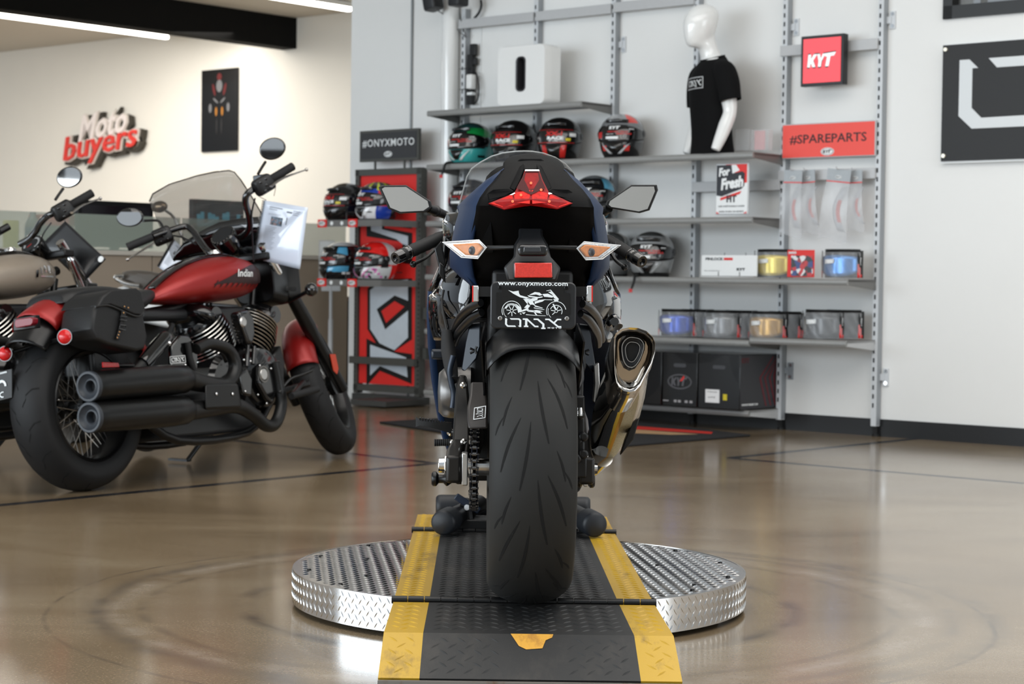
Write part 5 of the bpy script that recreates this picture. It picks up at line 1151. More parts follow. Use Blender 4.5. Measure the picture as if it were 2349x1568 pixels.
# subframe arms and frame castings
for sx in(-1,1):
    def BB(X,Y,y): 
        q=B(*z3(X,Y),y); q.x=q.x if sx<0 else -q.x; return q
    mb=MB(); mb.tube([BB(640,420,.02),BB(540,470,.08),BB(440,560,.18),BB(380,680,.28),BB(340,780,.36)],[.008,.0095,.010,.010,.009],12,sm=5,flat=1.2); build('subframe_arm',mb,blksat,bike)
    mb=MB(); mb.tube([BB(650,520,.05),BB(560,570,.10),BB(470,660,.18),BB(410,740,.26),BB(380,830,.34)],[.008,.0095,.010,.010,.009],12,sm=5,flat=1.2); build('subframe_arm',mb,blksat,bike)
    mb=MB(); mb.thick([BB(520,640,.16),BB(640,620,.14),BB(640,870,.14),BB(600,1000,.14),BB(470,1130,.14),BB(440,1110,.16),BB(490,830,.18)],(0,.05,0)); build('frame_casting',mb,mat('casting_blue_grey',S(26,32,40),.35,.3),bike,bev=.006)
    mb=MB(); mb.tube([BB(530,890,.13),BB(565,905,.13),BB(565,925,.13),BB(530,940,.13)],.003,8); mb.tube([BB(600,870,.13),BB(585,905,.13),BB(600,945,.13)],.003,8); build('casting_web',mb,blk,bike)
# swingarm
swm=mat('swingarm_satin',S(40,38,36),.3,.4)
mb=MB()
L0=B(*z5(455,330),.02); 
mb.loft([[V((x,y,z)) for x,z in((a,c),(b_,c),(b_,d),(a,d))] for a,b_,c,d,y in((B(1036,0,.0).x,B(1072,0,.0).x,RW-.032,RW+.032,-.06),(B(1036,0,.0).x,B(1072,0,0).x,RW-.035,RW+.04,.06),(-.155,-.115,RW-.0,RW+.10,.30),(-.14,-.10,RW+.02,RW+.16,.52))]); build('swingarm',mb,swm,bike,bev=.008,seg=3)
mb=MB(); mb.loft([[V((x,y,z)) for x,z in((a,c),(b_,c),(b_,d),(a,d))] for a,b_,c,d,y in((.112,.150,RW-.032,RW+.032,-.06),(.112,.150,RW-.035,RW+.04,.06),(.115,.155,RW-.0,RW+.10,.30),(.10,.14,RW+.02,RW+.16,.52))]); build('swingarm',mb,swm,bike,bev=.008,seg=3)
# upright structure left of the tyre: frame / shock linkage cover seen as a tall satin member
mb=MB(); mb.loft([[B(a,y_,d),B(b_,y_,d),B(b_,y_,d+.06),B(a,y_,d+.06)] for a,b_,y_,d in((1052,1070,860,.20),(1046,1074,885,.18),(1042,1078,940,.16),(1038,1078,1010,.12),(1038,1074,1060,.06),(1044,1070,1110,.02))]); build('swingarm_brace',mb,swm,bike,bev=.006,seg=3)
# axle hardware
xL=B(1036,1080,0).x; xa=B(1060,1080,0).x
mb=MB(); mb.box((B(1066,1080,0).x,-.03,RW+.0),(.014,.05,.075)); build('axle_adjuster',mb,steelr,bike,bev=.002)
mb=MB(); mb.cyl((B(1032,0,0).x,0,RW+.004),(B(1052,0,0).x,0,RW+.004),.023,n=6); mb.cyl((B(1018,0,0).x,0,RW+.004),(B(1034,0,0).x,0,RW+.004),.017,.018,n=20); build('axle_nut',mb,chrome,bike,bev=.0015)
mb=MB(); mb.cyl((B(1070,0,0).x,0,RW+.002),(-.086,0,RW+.002),.021,n=24); build('axle_spacer',mb,steel,bike)
mb=MB(); mb.cyl((-.16,0,RW),(.16,0,RW),.012,n=16); build('axle',mb,steel,bike)
for sx,x0 in((-1,B(1003,0,0).x),(1,B(1379,0,0).x)):
    mb=MB(); w_=-sx; z_=B(1020,1098,-.02).z
    mb.lathe([(.001,0),(.014,0),(.0175,.004),(.0175,.011),(.010,.017),(.010,.028),(.0165,.034),(.0165,.038),(.008,.05)],V((x0,-.02,z_)),(w_,0,0),24); build('stand_spool',mb,blksat,bike,smooth=50)
mb=MB(); mb.box((B(1341,1080,0).x,-.03,RW),(.010,.045,.075)); build('axle_adjuster',mb,steelr,bike,bev=.002)
# chain guard, chain, sprocket
cx_=B(1101,0,-.1).x
mb=MB(); mb.loft([[B(a,y_,d),B(b_,y_,d),B(b_,y_,d+.05),B(a,y_,d+.05)] for a,b_,y_,d in((1080,1116,876,.02),(1078,1117,905,-.02),(1072,1119,935,-.075),(1072,1119,960,-.10),(1074,1119,983,-.115))]); cg=build('chain_guard',mb,mat('guard_satin',S(48,44,42),.4),bike,bev=.005,seg=3)
mb=MB()
def cgp(X,Y,d=-.004): 
    x,y=z5(X,Y); t=(y-935)/48; return B(x,y,-.076-.04*t+d)
for L in ([(650,225),(762,205),(762,212),(655,232)],[(642,332),(754,316),(755,322),(642,340)],[(650,225),(657,225),(650,338),(642,338)],[(756,207),(763,207),(757,322),(750,322)]): mb.thick([cgp(*q) for q in L],(0,-.0008,0))
k=(cgp(735,222)-cgp(735,310)).length/6.3
polys2(mb,ONYX,None,UX,UZ,13.2,56,.0008,fn=lambda a,b,t:cgp(678+b,228+a,-.0046-t))
build('guard_sticker',mb,whitem,cg)
chm=mat('chain_plate',S(34,38,48),.3,.8); chp=mat('chain_pin',S(120,118,116),.25,.9)
SR=.098; mb=MB(); path=[]
npt=0; 
def chain_path():
    pts=[]; n=int(PI*SR/.0159)
    for k in range(n+1): a=PI/2+PI*k/n; pts.append((SR*math.cos(a)*1.0,RW+SR*math.sin(a)))
    L=.56; m=int(L/.0159); up=[(L*k/m,RW+SR-(SR-.05-.02)*k/m) for k in range(1,m)]; dn=[(L*k/m,RW-SR+(SR-.05+.02)*k/m) for k in range(1,m)]
    return dn[::-1]+pts[::-1]+up
cp=chain_path()
for i in range(len(cp)-1):
    (y0,z0),(y1,z1)=cp[i],cp[i+1]; wdt=.0085 if i%2 else .0060
    for s in(-1,1): mb.slab((cx_+s*wdt,y0,z0),(cx_+s*wdt,y1,z1),(.0016,0,0),V((0,-(z1-z0),(y1-y0))).normalized()*.0125,m=0)
    mb.cyl((cx_-.0045,y0,z0),(cx_+.0045,y0,z0),.005,n=8,m=1); mb.cyl((cx_-.011,y0,z0),(cx_+.011,y0,z0),.0026,n=6,m=1)
build('drive_chain',mb,[chm,chp],bike)
mb=MB(); n=88; g=[]
for k in range(n): r=SR-.001 if k%2 else SR-.009; a=2*PI*k/n; g.append((r*math.cos(a),r*math.sin(a)))
mb.prism(g,(cx_-.003,0,RW),(0,1,0),(0,0,1),(.006,0,0)); build('sprocket',mb,blksat,bike)
for a in(60,180,300,120,240,0): mb=MB(); c=V((cx_-.003,.075*math.cos(rad(a)),RW+.075*math.sin(rad(a)))); mb.cyl(c,c+V((-.010,0,0)),.007,n=6); build('sprocket_bolt',mb,steel,bike)
# hugger over the tyre
mb=MB()
def hug(u,v):
    a=rad(58+v*75); R_=RW+.022+.006*v; x=(u*2-1)*.105; return V((x,-R_*math.cos(a)*.98+.0,RW+R_*math.sin(a)*1.0-abs(u*2-1)**3*.05))
mb.grid(hug,14,12); build('rear_hugger',mb,mat('hugger_black',S(15,16,18),.35),bike,smooth=60,solid=.003)
for sx in(-1,1): mb=MB(); mb.thick([V((sx*(.108+.01*(k==0)),-.08+.13*0+y,z)) for k,(y,z) in enumerate(((.0,.62),(.12,.66),(.22,.62),(.22,.40),(.12,.40),(.05,.50)))],(sx*.004,0,0)); build('hugger_side',mb,mat('hugger_black',S(15,16,18),.35),bike)
# dark engine mass, undertray filling the gaps
mb=MB(); mb.box((0,.62,.42),(.30,.40,.36)); mb.box((0,.50,.62),(.20,.30,.16)); mb.box((0,.9,.5),(.3,.25,.3)); build('engine_block',mb,mat('engine_black',S(13,13,14),.45,.2),bike,bev=.02,seg=3)
mb=MB(); mb.box((0,.10,.735),(.19,.26,.10)); mb.box((0,.2,.82),(.17,.3,.1)); build('undertray',mb,mat('undertray_black',S(12,12,13),.5),bike,bev=.01)
# clutch cover, hose, shock, pegs on the left
mb=MB(); p=B(1026,900,.42); mb.lathe([(.001,-.035),(.05,-.032),(.062,-.02),(.066,.0),(.066,.05)],p+V((.01,0,0)),(1,0,0),32); build('engine_cover',mb,mat('cover_bronze_grey',S(112,110,108),.3,.7),bike,smooth=50)
mb=MB(); q=[B(1040,815,.2),B(1032,850,.2),B(1036,880,.2),B(1041,905,.2),B(1038,935,.2)]; mb.tube(q,.0075,12,sm=6); build('braided_hose',mb,mat('hose_blue_grey',S(40,48,60),.35,.3,var=.5,scale=500),bike)
mb=MB(); q=[B(1026,760,.3),B(1028,800,.28),B(1034,840,.24),B(1040,872,.2)]; mb.tube(q,[.014,.018,.017,.012],14,sm=4); build('rubber_boot',mb,blk2,bike)
mb=MB(); a=B(954,967,.36);b_=B(1036,981,.36); mb.loft([[p+V((0,s*w_,t*h_)) for s,t in((-1,-1),(1,-1),(1,1),(-1,1))] for p,w_,h_ in((a,.010,.012),(a.lerp(b_,.12),.013,.006),(a.lerp(b_,.6),.016,.008),(b_,.014,.014))])
for k in range(11): c=a.lerp(b_,.12+k*.075)+V((0,0,.010)); mb.box(c,(.004,.026,.006))
build('foot_peg',mb,blksat,bike)
mb=MB(); c=B(1034,990,.36); mb.sph(c,.011,14,10); build('peg_pivot_bolt',mb,chrome,bike)
mb=MB(); a=B(996,1015,.52);b_=B(1036,1014,.52); n=18; mb.tube([a.lerp(b_,k/n) for k in range(n+1)],[.0085+.0014*(k%2) for k in range(n+1)],14); build('shift_peg',mb,blk2,bike)
mb=MB(); mb.tube([b_,B(1044,1015,.50),B(1048,985,.42)],.005,8); mb.sph(B(1038,1014,.50),.008,10,8,m=0); build('shift_lever',mb,steelr,bike)
for q in((1063,883),(1064,1013)):
    mb=MB(); c=B(q[0],q[1],.13 if q[1]<900 else .08); mb.lathe([(.0001,.006),(.004,.0065),(.008,.003),(.008,-.004)],c,(0,-1,0),16); build('bolt',mb,steel,bike)
mb=MB(); mb.tube([B(1018,665,.42),B(1014,700,.40),B(1026,760,.34)],.003,8,sm=4); build('cable',mb,blk,bike)
mb=MB(); mb.box(B(1012,812,.34),(.05,.05,.025)); build('heel_guard',mb,mat('casting_blue_grey',S(26,32,40),.35,.3),bike,bev=.006)
mb=MB(); mb.thick([B(x,y,.40) for x,y in((996,570),(1012,552),(1022,600),(1014,628),(1008,620))],(0,.03,0)); mb.thick([B(x,y,.38) for x,y in((1008,600),(1020,612),(1022,650),(1006,628))],(0,.02,0)); build('dash_bracket',mb,blksat,bike,bev=.003)
# right side: brake disc, caliper, rear master parts
mb=MB(); mb.lathe([(.055,-.0025),(.11,-.0025),(.11,.0025),(.055,.0025)],(.105,0,RW),(1,0,0),48,loop=True); build('brake_disc',mb,steelr,bike)
mb=MB(); 
for (px,py,w_,h_) in((1325,930,.03,.05),(1322,975,.035,.06),(1322,1035,.035,.055),(1324,1000,.02,.10),(1330,1068,.03,.05)): p=B(px,py,-.03); mb.box(p,(w_,.07,h_))
for (px,py) in((1330,950),(1338,1000),(1338,1040),(1322,1050)): p=B(px,py,-.07); mb.cyl(p,p+V((0,-.02,0)),.011,n=14)
build('brake_caliper',mb,blk,bike,bev=.005,seg=3)
mb=MB(); p=B(1330,943,-.09); mb.lathe([(.0001,.01),(.006,.009),(.007,0),(.007,-.01)],p,(0,0,1),12); build('bleed_nipple',mb,chrome,bike)
mb=MB(); mb.tube([B(1322,900,-.02),B(1335,870,.02),B(1330,820,.1)],.005,8,sm=5); build('brake_hose',mb,blk,bike)
mb=MB(); mb.thick([B(x,y,.12) for x,y in((1362,838),(1374,832),(1376,880),(1366,925),(1360,920),(1364,880))],(0,.03,0)); build('heel_plate',mb,steelr,bike,bev=.002)
mb=MB(); mb.thick([B(x,y,.10) for x,y in((1318,760),(1338,770),(1345,840),(1330,890),(1320,880))],(0,.06,0)); build('right_frame_casting',mb,mat('casting_dark',S(30,32,34),.3,.5),bike,bev=.006)
mb=MB(); mb.thick([B(x,y,.30) for x,y in((1310,1090),(1350,1085),(1330,1125),(1312,1140))],(0,.1,0)); build('lower_link',mb,blksat,bike,bev=.004)
# exhaust
CAP=[(545,520),(556,492),(600,458),(660,446),(730,450),(800,475),(850,520),(872,570),(872,640),(850,730),(800,830),(760,920),(720,960),(680,972),(630,960),(590,930),(570,890),(556,820),(548,700),(543,600)]
CY=-.13
cap=[B(*z4(*q),CY) for q in CAP]; cc=sum(cap,V())/len(cap)
bot=B(*z4(470,1395),.34); 
def exr(t,grow=1.): # ring t 0..1 along the silencer
    c=cc.lerp(bot,t); k=(1-.50*t)*grow; kx=(1-.42*t)*grow
    if t<.08: kk=1-.10*((.08-t)/.08)**2; k*=kk; kx*=kk
    c=c+V((-.010*math.sin(PI*t),.0,-.0))
    return [V((c.x+(p.x-cc.x)*kx,c.y+(p.z-cc.z)*.45*(1-t)*-.6,c.z+(p.z-cc.z)*k)) for p in cap]
mb=MB(); mb.loft([exr(t) for t in(0,.02,.05,.08,.14,.20)],caps=False)
inn=[[cc+(p-cc)*k+V((0,d,0)) for p in exr(0)] for k,d in((1.,0),(.93,.002),(.86,.012),(.80,.03),(.74,.035))]
mb.loft(inn,caps=False); mb.poly(inn[-1]); ex=build('silencer_end_cap',mb,mat('polished_cap',(.60,.57,.53),.10,1.,var=.06,scale=9),bike,smooth=55)
ts_=[.20,.3,.42,.55,.7,.85,.95,1.0]
n=len(cap)
rings=[exr(.14,.97)]
r0=rings[0]; rc=sum(r0,V())/n
for X,Y,rx,ry,dp,mo in((640,850,165,190,-.02,.55),(612,945,180,150,.05,.2),(578,1085,172,120,.16,0),(532,1235,142,100,.26,0),(508,1330,112,75,.32,0),(492,1395,70,40,.36,0)):
    c=B(*z4(X,Y),dp); sx_=(B(*z4(X+rx,Y),dp)-c).x; sz_=abs((B(*z4(X,Y+ry),dp)-c).z); rg=[]
    for p in r0:
        a_=math.atan2((p.z-rc.z),(p.x-rc.x)); e=V((math.cos(a_)*sx_,0,math.sin(a_)*sz_)); q=(p-rc); q=V((q.x*1.05,0,q.z*.9)); rg.append(c+e*(1-mo)+q*mo+V((0,-.35*(e.z),0)))
    rings.append(rg)
mb=MB(); mb.loft(rings,caps=True,m=0)
for i,f in enumerate(mb.f):
    if len(f)==4:
        k=i%n; mb.m[i]=0 if (k>=13 or k<=2) else (2 if k==12 else (3 if k in(10,11) else 1))
build('silencer_body',mb,[blkgl,steel,mat('ramp_reflection_gold',S(168,124,20),.3,.6),mat('frosted_weld_band',S(170,160,130),.5,.7,var=.5,scale=350,bump=.5)],bike,smooth=55)  # gold strip stands in for the yellow ramp mirrored in the steel
OUT=[(612,620),(625,575),(655,545),(690,537),(750,550),(780,590),(775,640),(750,705),(715,755),(680,768),(645,750),(622,700)]
oc=[B(*z4(*q),CY) for q in OUT]; occ=sum(oc,V())/len(oc)
mb=MB(); mb.loft([[occ+(p-occ)*k+V((0,d,0)) for p in oc] for k,d in((1.18,.034),(1.08,.010),(1.0,.006),(.96,.02))],caps=False); mb.poly([occ+(p-occ)*.97+V((0,.022,0)) for p in oc]); eo=build('outlet_surround',mb,blk,ex,smooth=50)
for k,w_ in((.93,.0013),(.62,.0011)):
    mb=MB(); mb.tube([occ+(p-occ)*k+V((0,.004,0)) for p in oc],w_,6,loop=True,sm=3); build('outlet_ring',mb,steelr,ex)
mb=MB(); mb.loft([[occ+(p-occ)*k+V((0,d,0)) for p in oc] for k,d in((.88,.008),(.6,.010),(.56,.03))],caps=False); mb.poly([occ+(p-occ)*.56+V((0,.031,0)) for p in oc]); build('outlet_core',mb,mat('outlet_dark',S(14,15,18),.35),ex)
mb=MB(); mb.tube([bot+V((0,-.01,0)),bot+V((-.02,.06,-.035)),bot+V((-.06,.16,-.06))],[.03,.024,.024],18,sm=4); build('exhaust_pipe',mb,steel,bike)
mb=MB(); mb.tube([B(*z4(590,470),-.02),B(*z4(560,410),.0),B(*z4(530,440),.03)],[.012,.012,.010],10,sm=4); mb.cyl(B(*z4(565,430),-.03),B(*z4(565,430),0),.010,n=12); build('silencer_hanger',mb,blkgl,bike)
mb=MB(); mb.thick([B(*z4(x,y),.18) for x,y in((735,1050),(755,1090),(700,1280),(605,1395),(640,1280))],(0,.03,0)); build('heat_shield_edge',mb,blk,bike,bev=.003)
# ================= cruisers =================
red_p=mat('candy_red_satin',S(150,26,24),.36,.35,coat=.35,var=.05,crough=.3)
tan_p=mat('taupe_satin_paint',S(150,138,124),.38,.25,coat=.3,var=.04,crough=.3)
leather=mat('black_leather',S(18,18,19),.5,bump=.25,scale=120,var=.12)
def frameof(T,yaw,lean): return Matrix.Translation(T)@rotz(rad(yaw))@Matrix.Rotation(rad(lean),4,'Y')
class Tr:
    def __init__(s,M): s.M=M; s.I=M.inverted(); s.R=M.to_3x3()
    def x(s,px,py,x): return s.I@on_plane(px,py,s.M@V((x,0,0)),s.R@V((1,0,0)))
    def y(s,px,py,y): return s.I@on_plane(px,py,s.M@V((0,y,0)),s.R@V((0,1,0)))
    def xs(s,L,x): return [s.x(a,b,x) for a,b in L]
zc=lambda X,Y:(X/2.8,600+Y/2.8)
zd=lambda X,Y:(300+X/3.015,580+Y/3.015)
zb_=lambda X,Y:(240+X/3.915,300+Y/3.915)
dx,dy=0,0
def make_cruiser(M,TRC,paint,label,tall=True,full=True,OFF=(0,0)):
    t=Tr(TRC); o0=V(OFF)
    bk=thing('cruiser_motorcycle',label,'motorcycle',M)
    def X(px,py,x): return t.x(px,py,x)
    def XL(L,x): return [X(a,b,x) for a,b in L]
    R=.338
    ct=mat('cruiser_tyre',S(27,27,28),.6,var=.2,scale=9,spec=.35)
    def wheel(nm,cy,R,w,ax,cx=0.):
        s=R/RW; o=V((cx,cy,R)); ax=V(ax).normalized()
        prof=[(r*s*1.0,-x*w) for r,x in TP]+[(r*s,x*w) for r,x in TP[::-1][1:]]
        mb=MB(); mb.lathe(prof+[(.205*s,.078*w),(.205*s,-.078*w)],o,ax,80,loop=True); ty=build(nm,mb,ct,bk,smooth=50)
        mb=MB(); mb.lathe([(.218*s,-.08*w),(.21*s,-.088*w),(.2*s,-.08*w),(.192*s,-.05*w),(.19*s,0),(.192*s,.05*w),(.2*s,.08*w),(.21*s,.088*w),(.218*s,.08*w),(.2*s,0)],o,ax,64,loop=True); build('wheel_rim',mb,blksat,ty)
        u=ax.orthogonal().normalized(); v_=ax.cross(u); mb=MB(); n=40
        for k in range(n):
            sd=1 if k%2 else -1; a=2*PI*k/n; b=a+(.42 if (k//2)%2 else -.42)
            mb.tube([o+ax*sd*.035+(u*math.cos(a)+v_*math.sin(a))*.045,o+ax*sd*.008+(u*math.cos(b)+v_*math.sin(b))*.19*s],.0018,5)
        so=build('wire_spoke',mb,steelr,ty); so['kind']='stuff'
        mb=MB(); mb.lathe([(.02,-.07),(.05,-.065),(.05,-.04),(.03,-.03),(.03,.03),(.05,.04),(.05,.065),(.02,.07)],o,ax,32); build('hub',mb,blksat,ty)
        mb=MB(); mb.lathe([(.06,.002),(.13*s,.002),(.13*s,-.002),(.06,-.002)],o-ax*.075,ax,40,loop=True); build('brake_disc',mb,steelr,ty)
        # tread grooves
        mb=MB(); uu=ax.cross(V((0,0,1))).normalized(); up=uu.cross(ax).normalized(); 
        if up.z<0: up=-up; 
        def sp(x,s_):
            q=Ts(x,s_,.0012,R=R,cy=0,cz=0,w=w); return o+ax*q.x+(-uu if (-uu).y>0 else uu)*q.y+up*q.z
        for k in range(16):
            s0=-.5+k*.14
            for sgn in(-1,1):
                s1=s0+(.07 if sgn>0 else 0)
                pts=[(sgn*.012*w,s1),(sgn*.03*w,s1+.03),(sgn*.028*w,s1+.045),(sgn*.055*w,s1+.07),(sgn*.08*w,s1+.075)]
                for (a0,b0),(a1,b1) in zip(pts,pts[1:]):
                    for e in range(4):
                        f0,f1=e/4,(e+1)/4; c0,d0,c1,d1=a0+(a1-a0)*f0,b0+(b1-b0)*f0,a0+(a1-a0)*f1,b0+(b1-b0)*f1
                        mb.poly([sp(c0,d0-.0032),sp(c1,d1-.0032),sp(c1,d1+.0032),sp(c0,d0+.0032)])
        g_=build('tread_groove',mb,groove_m,ty); g_['kind']='stuff'
        return ty
    wheel('rear_tyre',0,R,.95,(1,0,0))
    st=rad(27); rk=rad(32); ax=V((math.cos(st),math.sin(st)*math.cos(rk),math.sin(st)*math.sin(rk)))
    FY=1.77; wheel('front_tyre',FY,.335,.72,ax,.0)
    # rear fender: arch
    def arch(cy,cz,Rf,hw,a0,a1,name,m,drop=.07,axx=V((1,0,0)),ox=0.,th=.004):
        axx=V(axx).normalized(); f=V((0,0,1)).cross(axx)*-1
        f=axx.cross(V((0,0,1))); 
        if f.y<0:f=-f
        upv=axx.cross(f); 
        if upv.z<0: upv=-upv
        mb=MB(); rg=[]
        for i in range(25):
            a=rad(a0+(a1-a0)*i/24); d=f*math.cos(a)+upv*math.sin(a); r_=[]
            for k in range(13):
                q=-1+k/6; r_.append(V((ox,cy,cz))+axx*hw*math.sin(q*PI/2*.98)+d*(Rf-drop*(1-math.cos(q*PI/2))))
            rg.append(r_)
        mb.loft(rg,caps=False,closed=False); return build(name,mb,m,bk,smooth=60,solid=th)
    arch(0,.335,.465,.110,25,124,'rear_fender',paint,.09)
    arch(0,.335,.435,.100,95,140,'fender_extension',blksat,.08)
    arch(FY,.335,.372,.078,82,160,'front_fender',paint,.07,axx=ax)
    # tank: section loft
    SG=[(.47,.765,.770,.01,.10),(.52,.76,.815,.06,.10),(.62,.755,.872,.105,.11),(.75,.755,.925,.135,.12),(.88,.76,.958,.158,.12),(1.0,.765,.972,.170,.12),(1.10,.775,.965,.160,.11),(1.18,.80,.94,.125,.1),(1.225,.83,.90,.06,.05)]
    rg=[]
    for y,z0,z1,hw,_ in SG:
        r_=[]; zm=(z0+z1)/2; hh=(z1-z0)/2
        for k in range(32):
            a=2*PI*k/32; s,c=math.sin(a),math.cos(a)
            x=hw*math.copysign(abs(s)**.75,s); z=zm+hh*math.copysign(abs(c)**.8,c); z-= .25*hh*(1-abs(c))*0
            r_.append(V((x,y,z)))
        rg.append(r_)
    mb=MB(); mb.loft(rg); tank=build('fuel_tank',mb,paint,bk,smooth=60,sub=1)
    mb=MB(); path=[(y,z1) for y,z0,z1,hw,_ in SG[1:-1]]
    mb.loft([[V((-.034,y,z-.004)),V((-.030,y,z+.010)),V((0,y,z+.014)),V((.030,y,z+.010)),V((.034,y,z-.004))] for y,z in path],caps=True); build('tank_console',mb,blkgl,tank,smooth=60,sub=1)
    mb=MB()
    for s in(-1,1): mb.tube([V((s*.033,y,z+.008)) for y,z in path],.0045,8,sm=3)
    build('console_trim',mb,blkgl,tank)
    mb=MB(); mb.lathe([(.001,.02),(.02,.018),(.026,.01),(.028,0)],V((0,1.02,.985)),(0,-.1,1),24); build('filler_cap',mb,chrome,tank)
    # side surface mapping for tank graphics (right side)
    def side(y,z,off):
        for a,b in zip(SG,SG[1:]):
            if a[0]<=y<=b[0]: break
        q=(y-a[0])/(b[0]-a[0]); z0=a[1]+(b[1]-a[1])*q; z1=a[2]+(b[2]-a[2])*q; hw=a[3]+(b[3]-a[3])*q; zm=(z0+z1)/2; c=max(-.98,min(.98,(z-zm)/((z1-z0)/2))); c=math.copysign(abs(c)**1.25,c)
        return V((hw*(1-c*c)**.375*.985+off,y,z))
    def sidegrid(mb,L,off,m=0):
        # L rows of (y, zlow, zhigh)
        def fn(u,v):
            j=u*(len(L)-1); i=min(int(j),len(L)-2); f=j-i; y=L[i][0]*(1-f)+L[i+1][0]*f; a=L[i][1]*(1-f)+L[i+1][1]*f; b=L[i][2]*(1-f)+L[i+1][2]*f; return side(y,a+(b-a)*v,off)
        mb.grid(fn,18,8,m=m)
    if full:
        mb=MB(); sidegrid(mb,[(.80,.826,.83),(.90,.835,.862),(1.0,.832,.90),(1.08,.83,.92),(1.14,.835,.915),(1.17,.84,.90)],.0035); build('tank_graphic',mb,mat('graphic_dark_maroon',S(44,18,18),.4,var=.5,scale=60),tank,smooth=60)
        mb=MB()
        for k in range(9):
            y=.80+k*.036; sidegrid(mb,[(y,.812,.818),(y+.025,.835,.85)],.0035)
        g_=build('tank_graphic_fringe',mb,mat('graphic_dark_maroon',S(44,18,18),.4),tank)
        mb=MB(); put_text(mb,'Indian',None,None,None,.115,.034,bold=.005,shear=.3,fn=lambda a,b,c:side(1.005+a,.878+b,.006+c)); build('tank_script',mb,whitem,tank)
    else:
        mb=MB()
        for k,ch in enumerate('INDIAN'):
            a=(k-2.5)*.030; put_text(mb,ch,None,None,None,.016,.034,bold=.03,fn=lambda p,q,c,a=a:side(1.07+a+p-q*a*2.2,.885+q-abs(a)**2*4,.004+c))
        mb.grid(lambda u,v:side(1.02+u*.10,.848+.006*v,.005),8,1); build('tank_script',mb,chrome,tank)
    # seats
    def pad(L,name,x0=-.13,x1=.13):
        rg=[]
        for x,k in((x0,.80),(x0*.8,.95),(0,1.0),(x1*.8,.95),(x1,.80)):
            P=[X(a,b,0.) for a,b in L]; c=sum(P,V())/len(P); rg.append([V((x,c.y+(p.y-c.y)*k,c.z+(p.z-c.z)*k-(1-k)*.06)) for p in P])
        mb=MB(); mb.loft(rg); return build(name,mb,leather,bk,bev=.006,smooth=60,sub=1)
    if full:
        pad([zc(*q) for q in((270,285),(285,215),(330,185),(470,160),(620,163),(720,190),(640,235),(480,262))],'pillion_seat',-.12,.12)
    mb=MB(); rg=[]
    for y,z,hw,hh in ((.08,.80,.10,.03),(.14,.77,.14,.05),(.24,.745,.15,.05),(.34,.755,.13,.05),(.44,.785,.09,.04),(.52,.80,.05,.02)):
        rg.append([V((hw*math.sin(2*PI*k/20),y,z+hh*math.copysign(abs(math.cos(2*PI*k/20))**.7,math.cos(2*PI*k/20)))) for k in range(20)])
    mb.loft(rg); build('rider_seat',mb,leather,bk,smooth=60,sub=1)
    if full:
        # saddlebag
        F=[zc(*q) for q in((600,300),(640,230),(700,190),(860,178),(890,200),(918,320),(948,480),(932,560),(880,578),(800,560),(690,535),(610,500),(580,430))]
        P=XL(F,.30); c=sum(P,V())/len(P); mb=MB(); mb.loft([[V((x,c.y+(p.y-c.y)*k-d,c.z+(p.z-c.z)*k)) for p in P] for x,k,d in((.13,.90,.0),(.15,.97,.0),(.27,1.0,.0),(.295,.985,0),(.305,.93,0))]); bag_=build('saddlebag',mb,leather,bk,bev=.006,seg=3,smooth=50)
        Fl=[zc(*q) for q in((612,285),(645,225),(700,183),(862,170),(895,195),(922,320),(895,345),(850,340),(760,300),(690,275))]
        P=XL(Fl,.30); c2=sum(P,V())/len(P); mb=MB(); mb.loft([[V((x,c2.y+(p.y-c2.y)*k,c2.z+(p.z-c2.z)*k)) for p in P] for x,k in((.12,1.0),(.29,1.02),(.308,1.0),(.314,.96))]); build('bag_flap',mb,leather,bag_,bev=.004,seg=3,smooth=50)
        mb=MB(); mb.tube(XL([zc(*q) for q in((612,288),(690,279),(760,304),(850,344),(895,349),(922,324))],.312),.004,8,sm=3); build('flap_piping',mb,mat('piping_black',S(30,30,31),.35),bag_)
        mb=MB(); mb.loft([[X(*zc(a-14,b),.316),X(*zc(a+14,b),.316),X(*zc(a+14,b),.309),X(*zc(a-14,b),.309)] for a,b in((795,318),(790,370),(780,420),(765,470),(757,500))]); build('bag_strap',mb,leather,bag_,bev=.002)
        mb=MB(); mb.tube(XL([zc(*q) for q in((775,350),(815,355),(812,378),(772,372))],.320),.003,6,loop=True); mb.tube(XL([zc(*q) for q in((770,405),(808,410),(805,440),(765,430))],.320),.003,6,loop=True); build('bag_buckle',mb,blkgl,bag_)
        mb=MB()
        for q in((800,288),(825,296),(795,328),(768,450),(762,470),(755,488)): p=X(*zc(*q),.318); mb.sph(p,(.002,.0035,.0035),8,6)
        s_=build('brass_rivet',mb,mat('brass',S(196,150,100),.3,.8),bag_); s_['kind']='stuff'
        # tail light, turn lights, reflector, plate
        P=[t.y(a,b,-.40) for a,b in((33,738),(36,732),(70,727),(76,731),(75,741),(70,746),(38,752),(33,748))]; mb=MB(); mb.thick(P,(0,.03,0)); build('tail_light',mb,mat('tail_ruby',S(120,10,30),.2,coat=.1,var=.5,scale=200),bk,bev=.003)
        mb=MB(); mb.thick([t.y(a,b,-.372) for a,b in((30,730),(80,722),(82,752),(30,760))],(0,.03,0)); build('tail_light_housing',mb,blksat,bk,bev=.004)
        rub=mat('turn_light_red',(.55,.008,.01),.15,coat=.3,var=.5,scale=130)
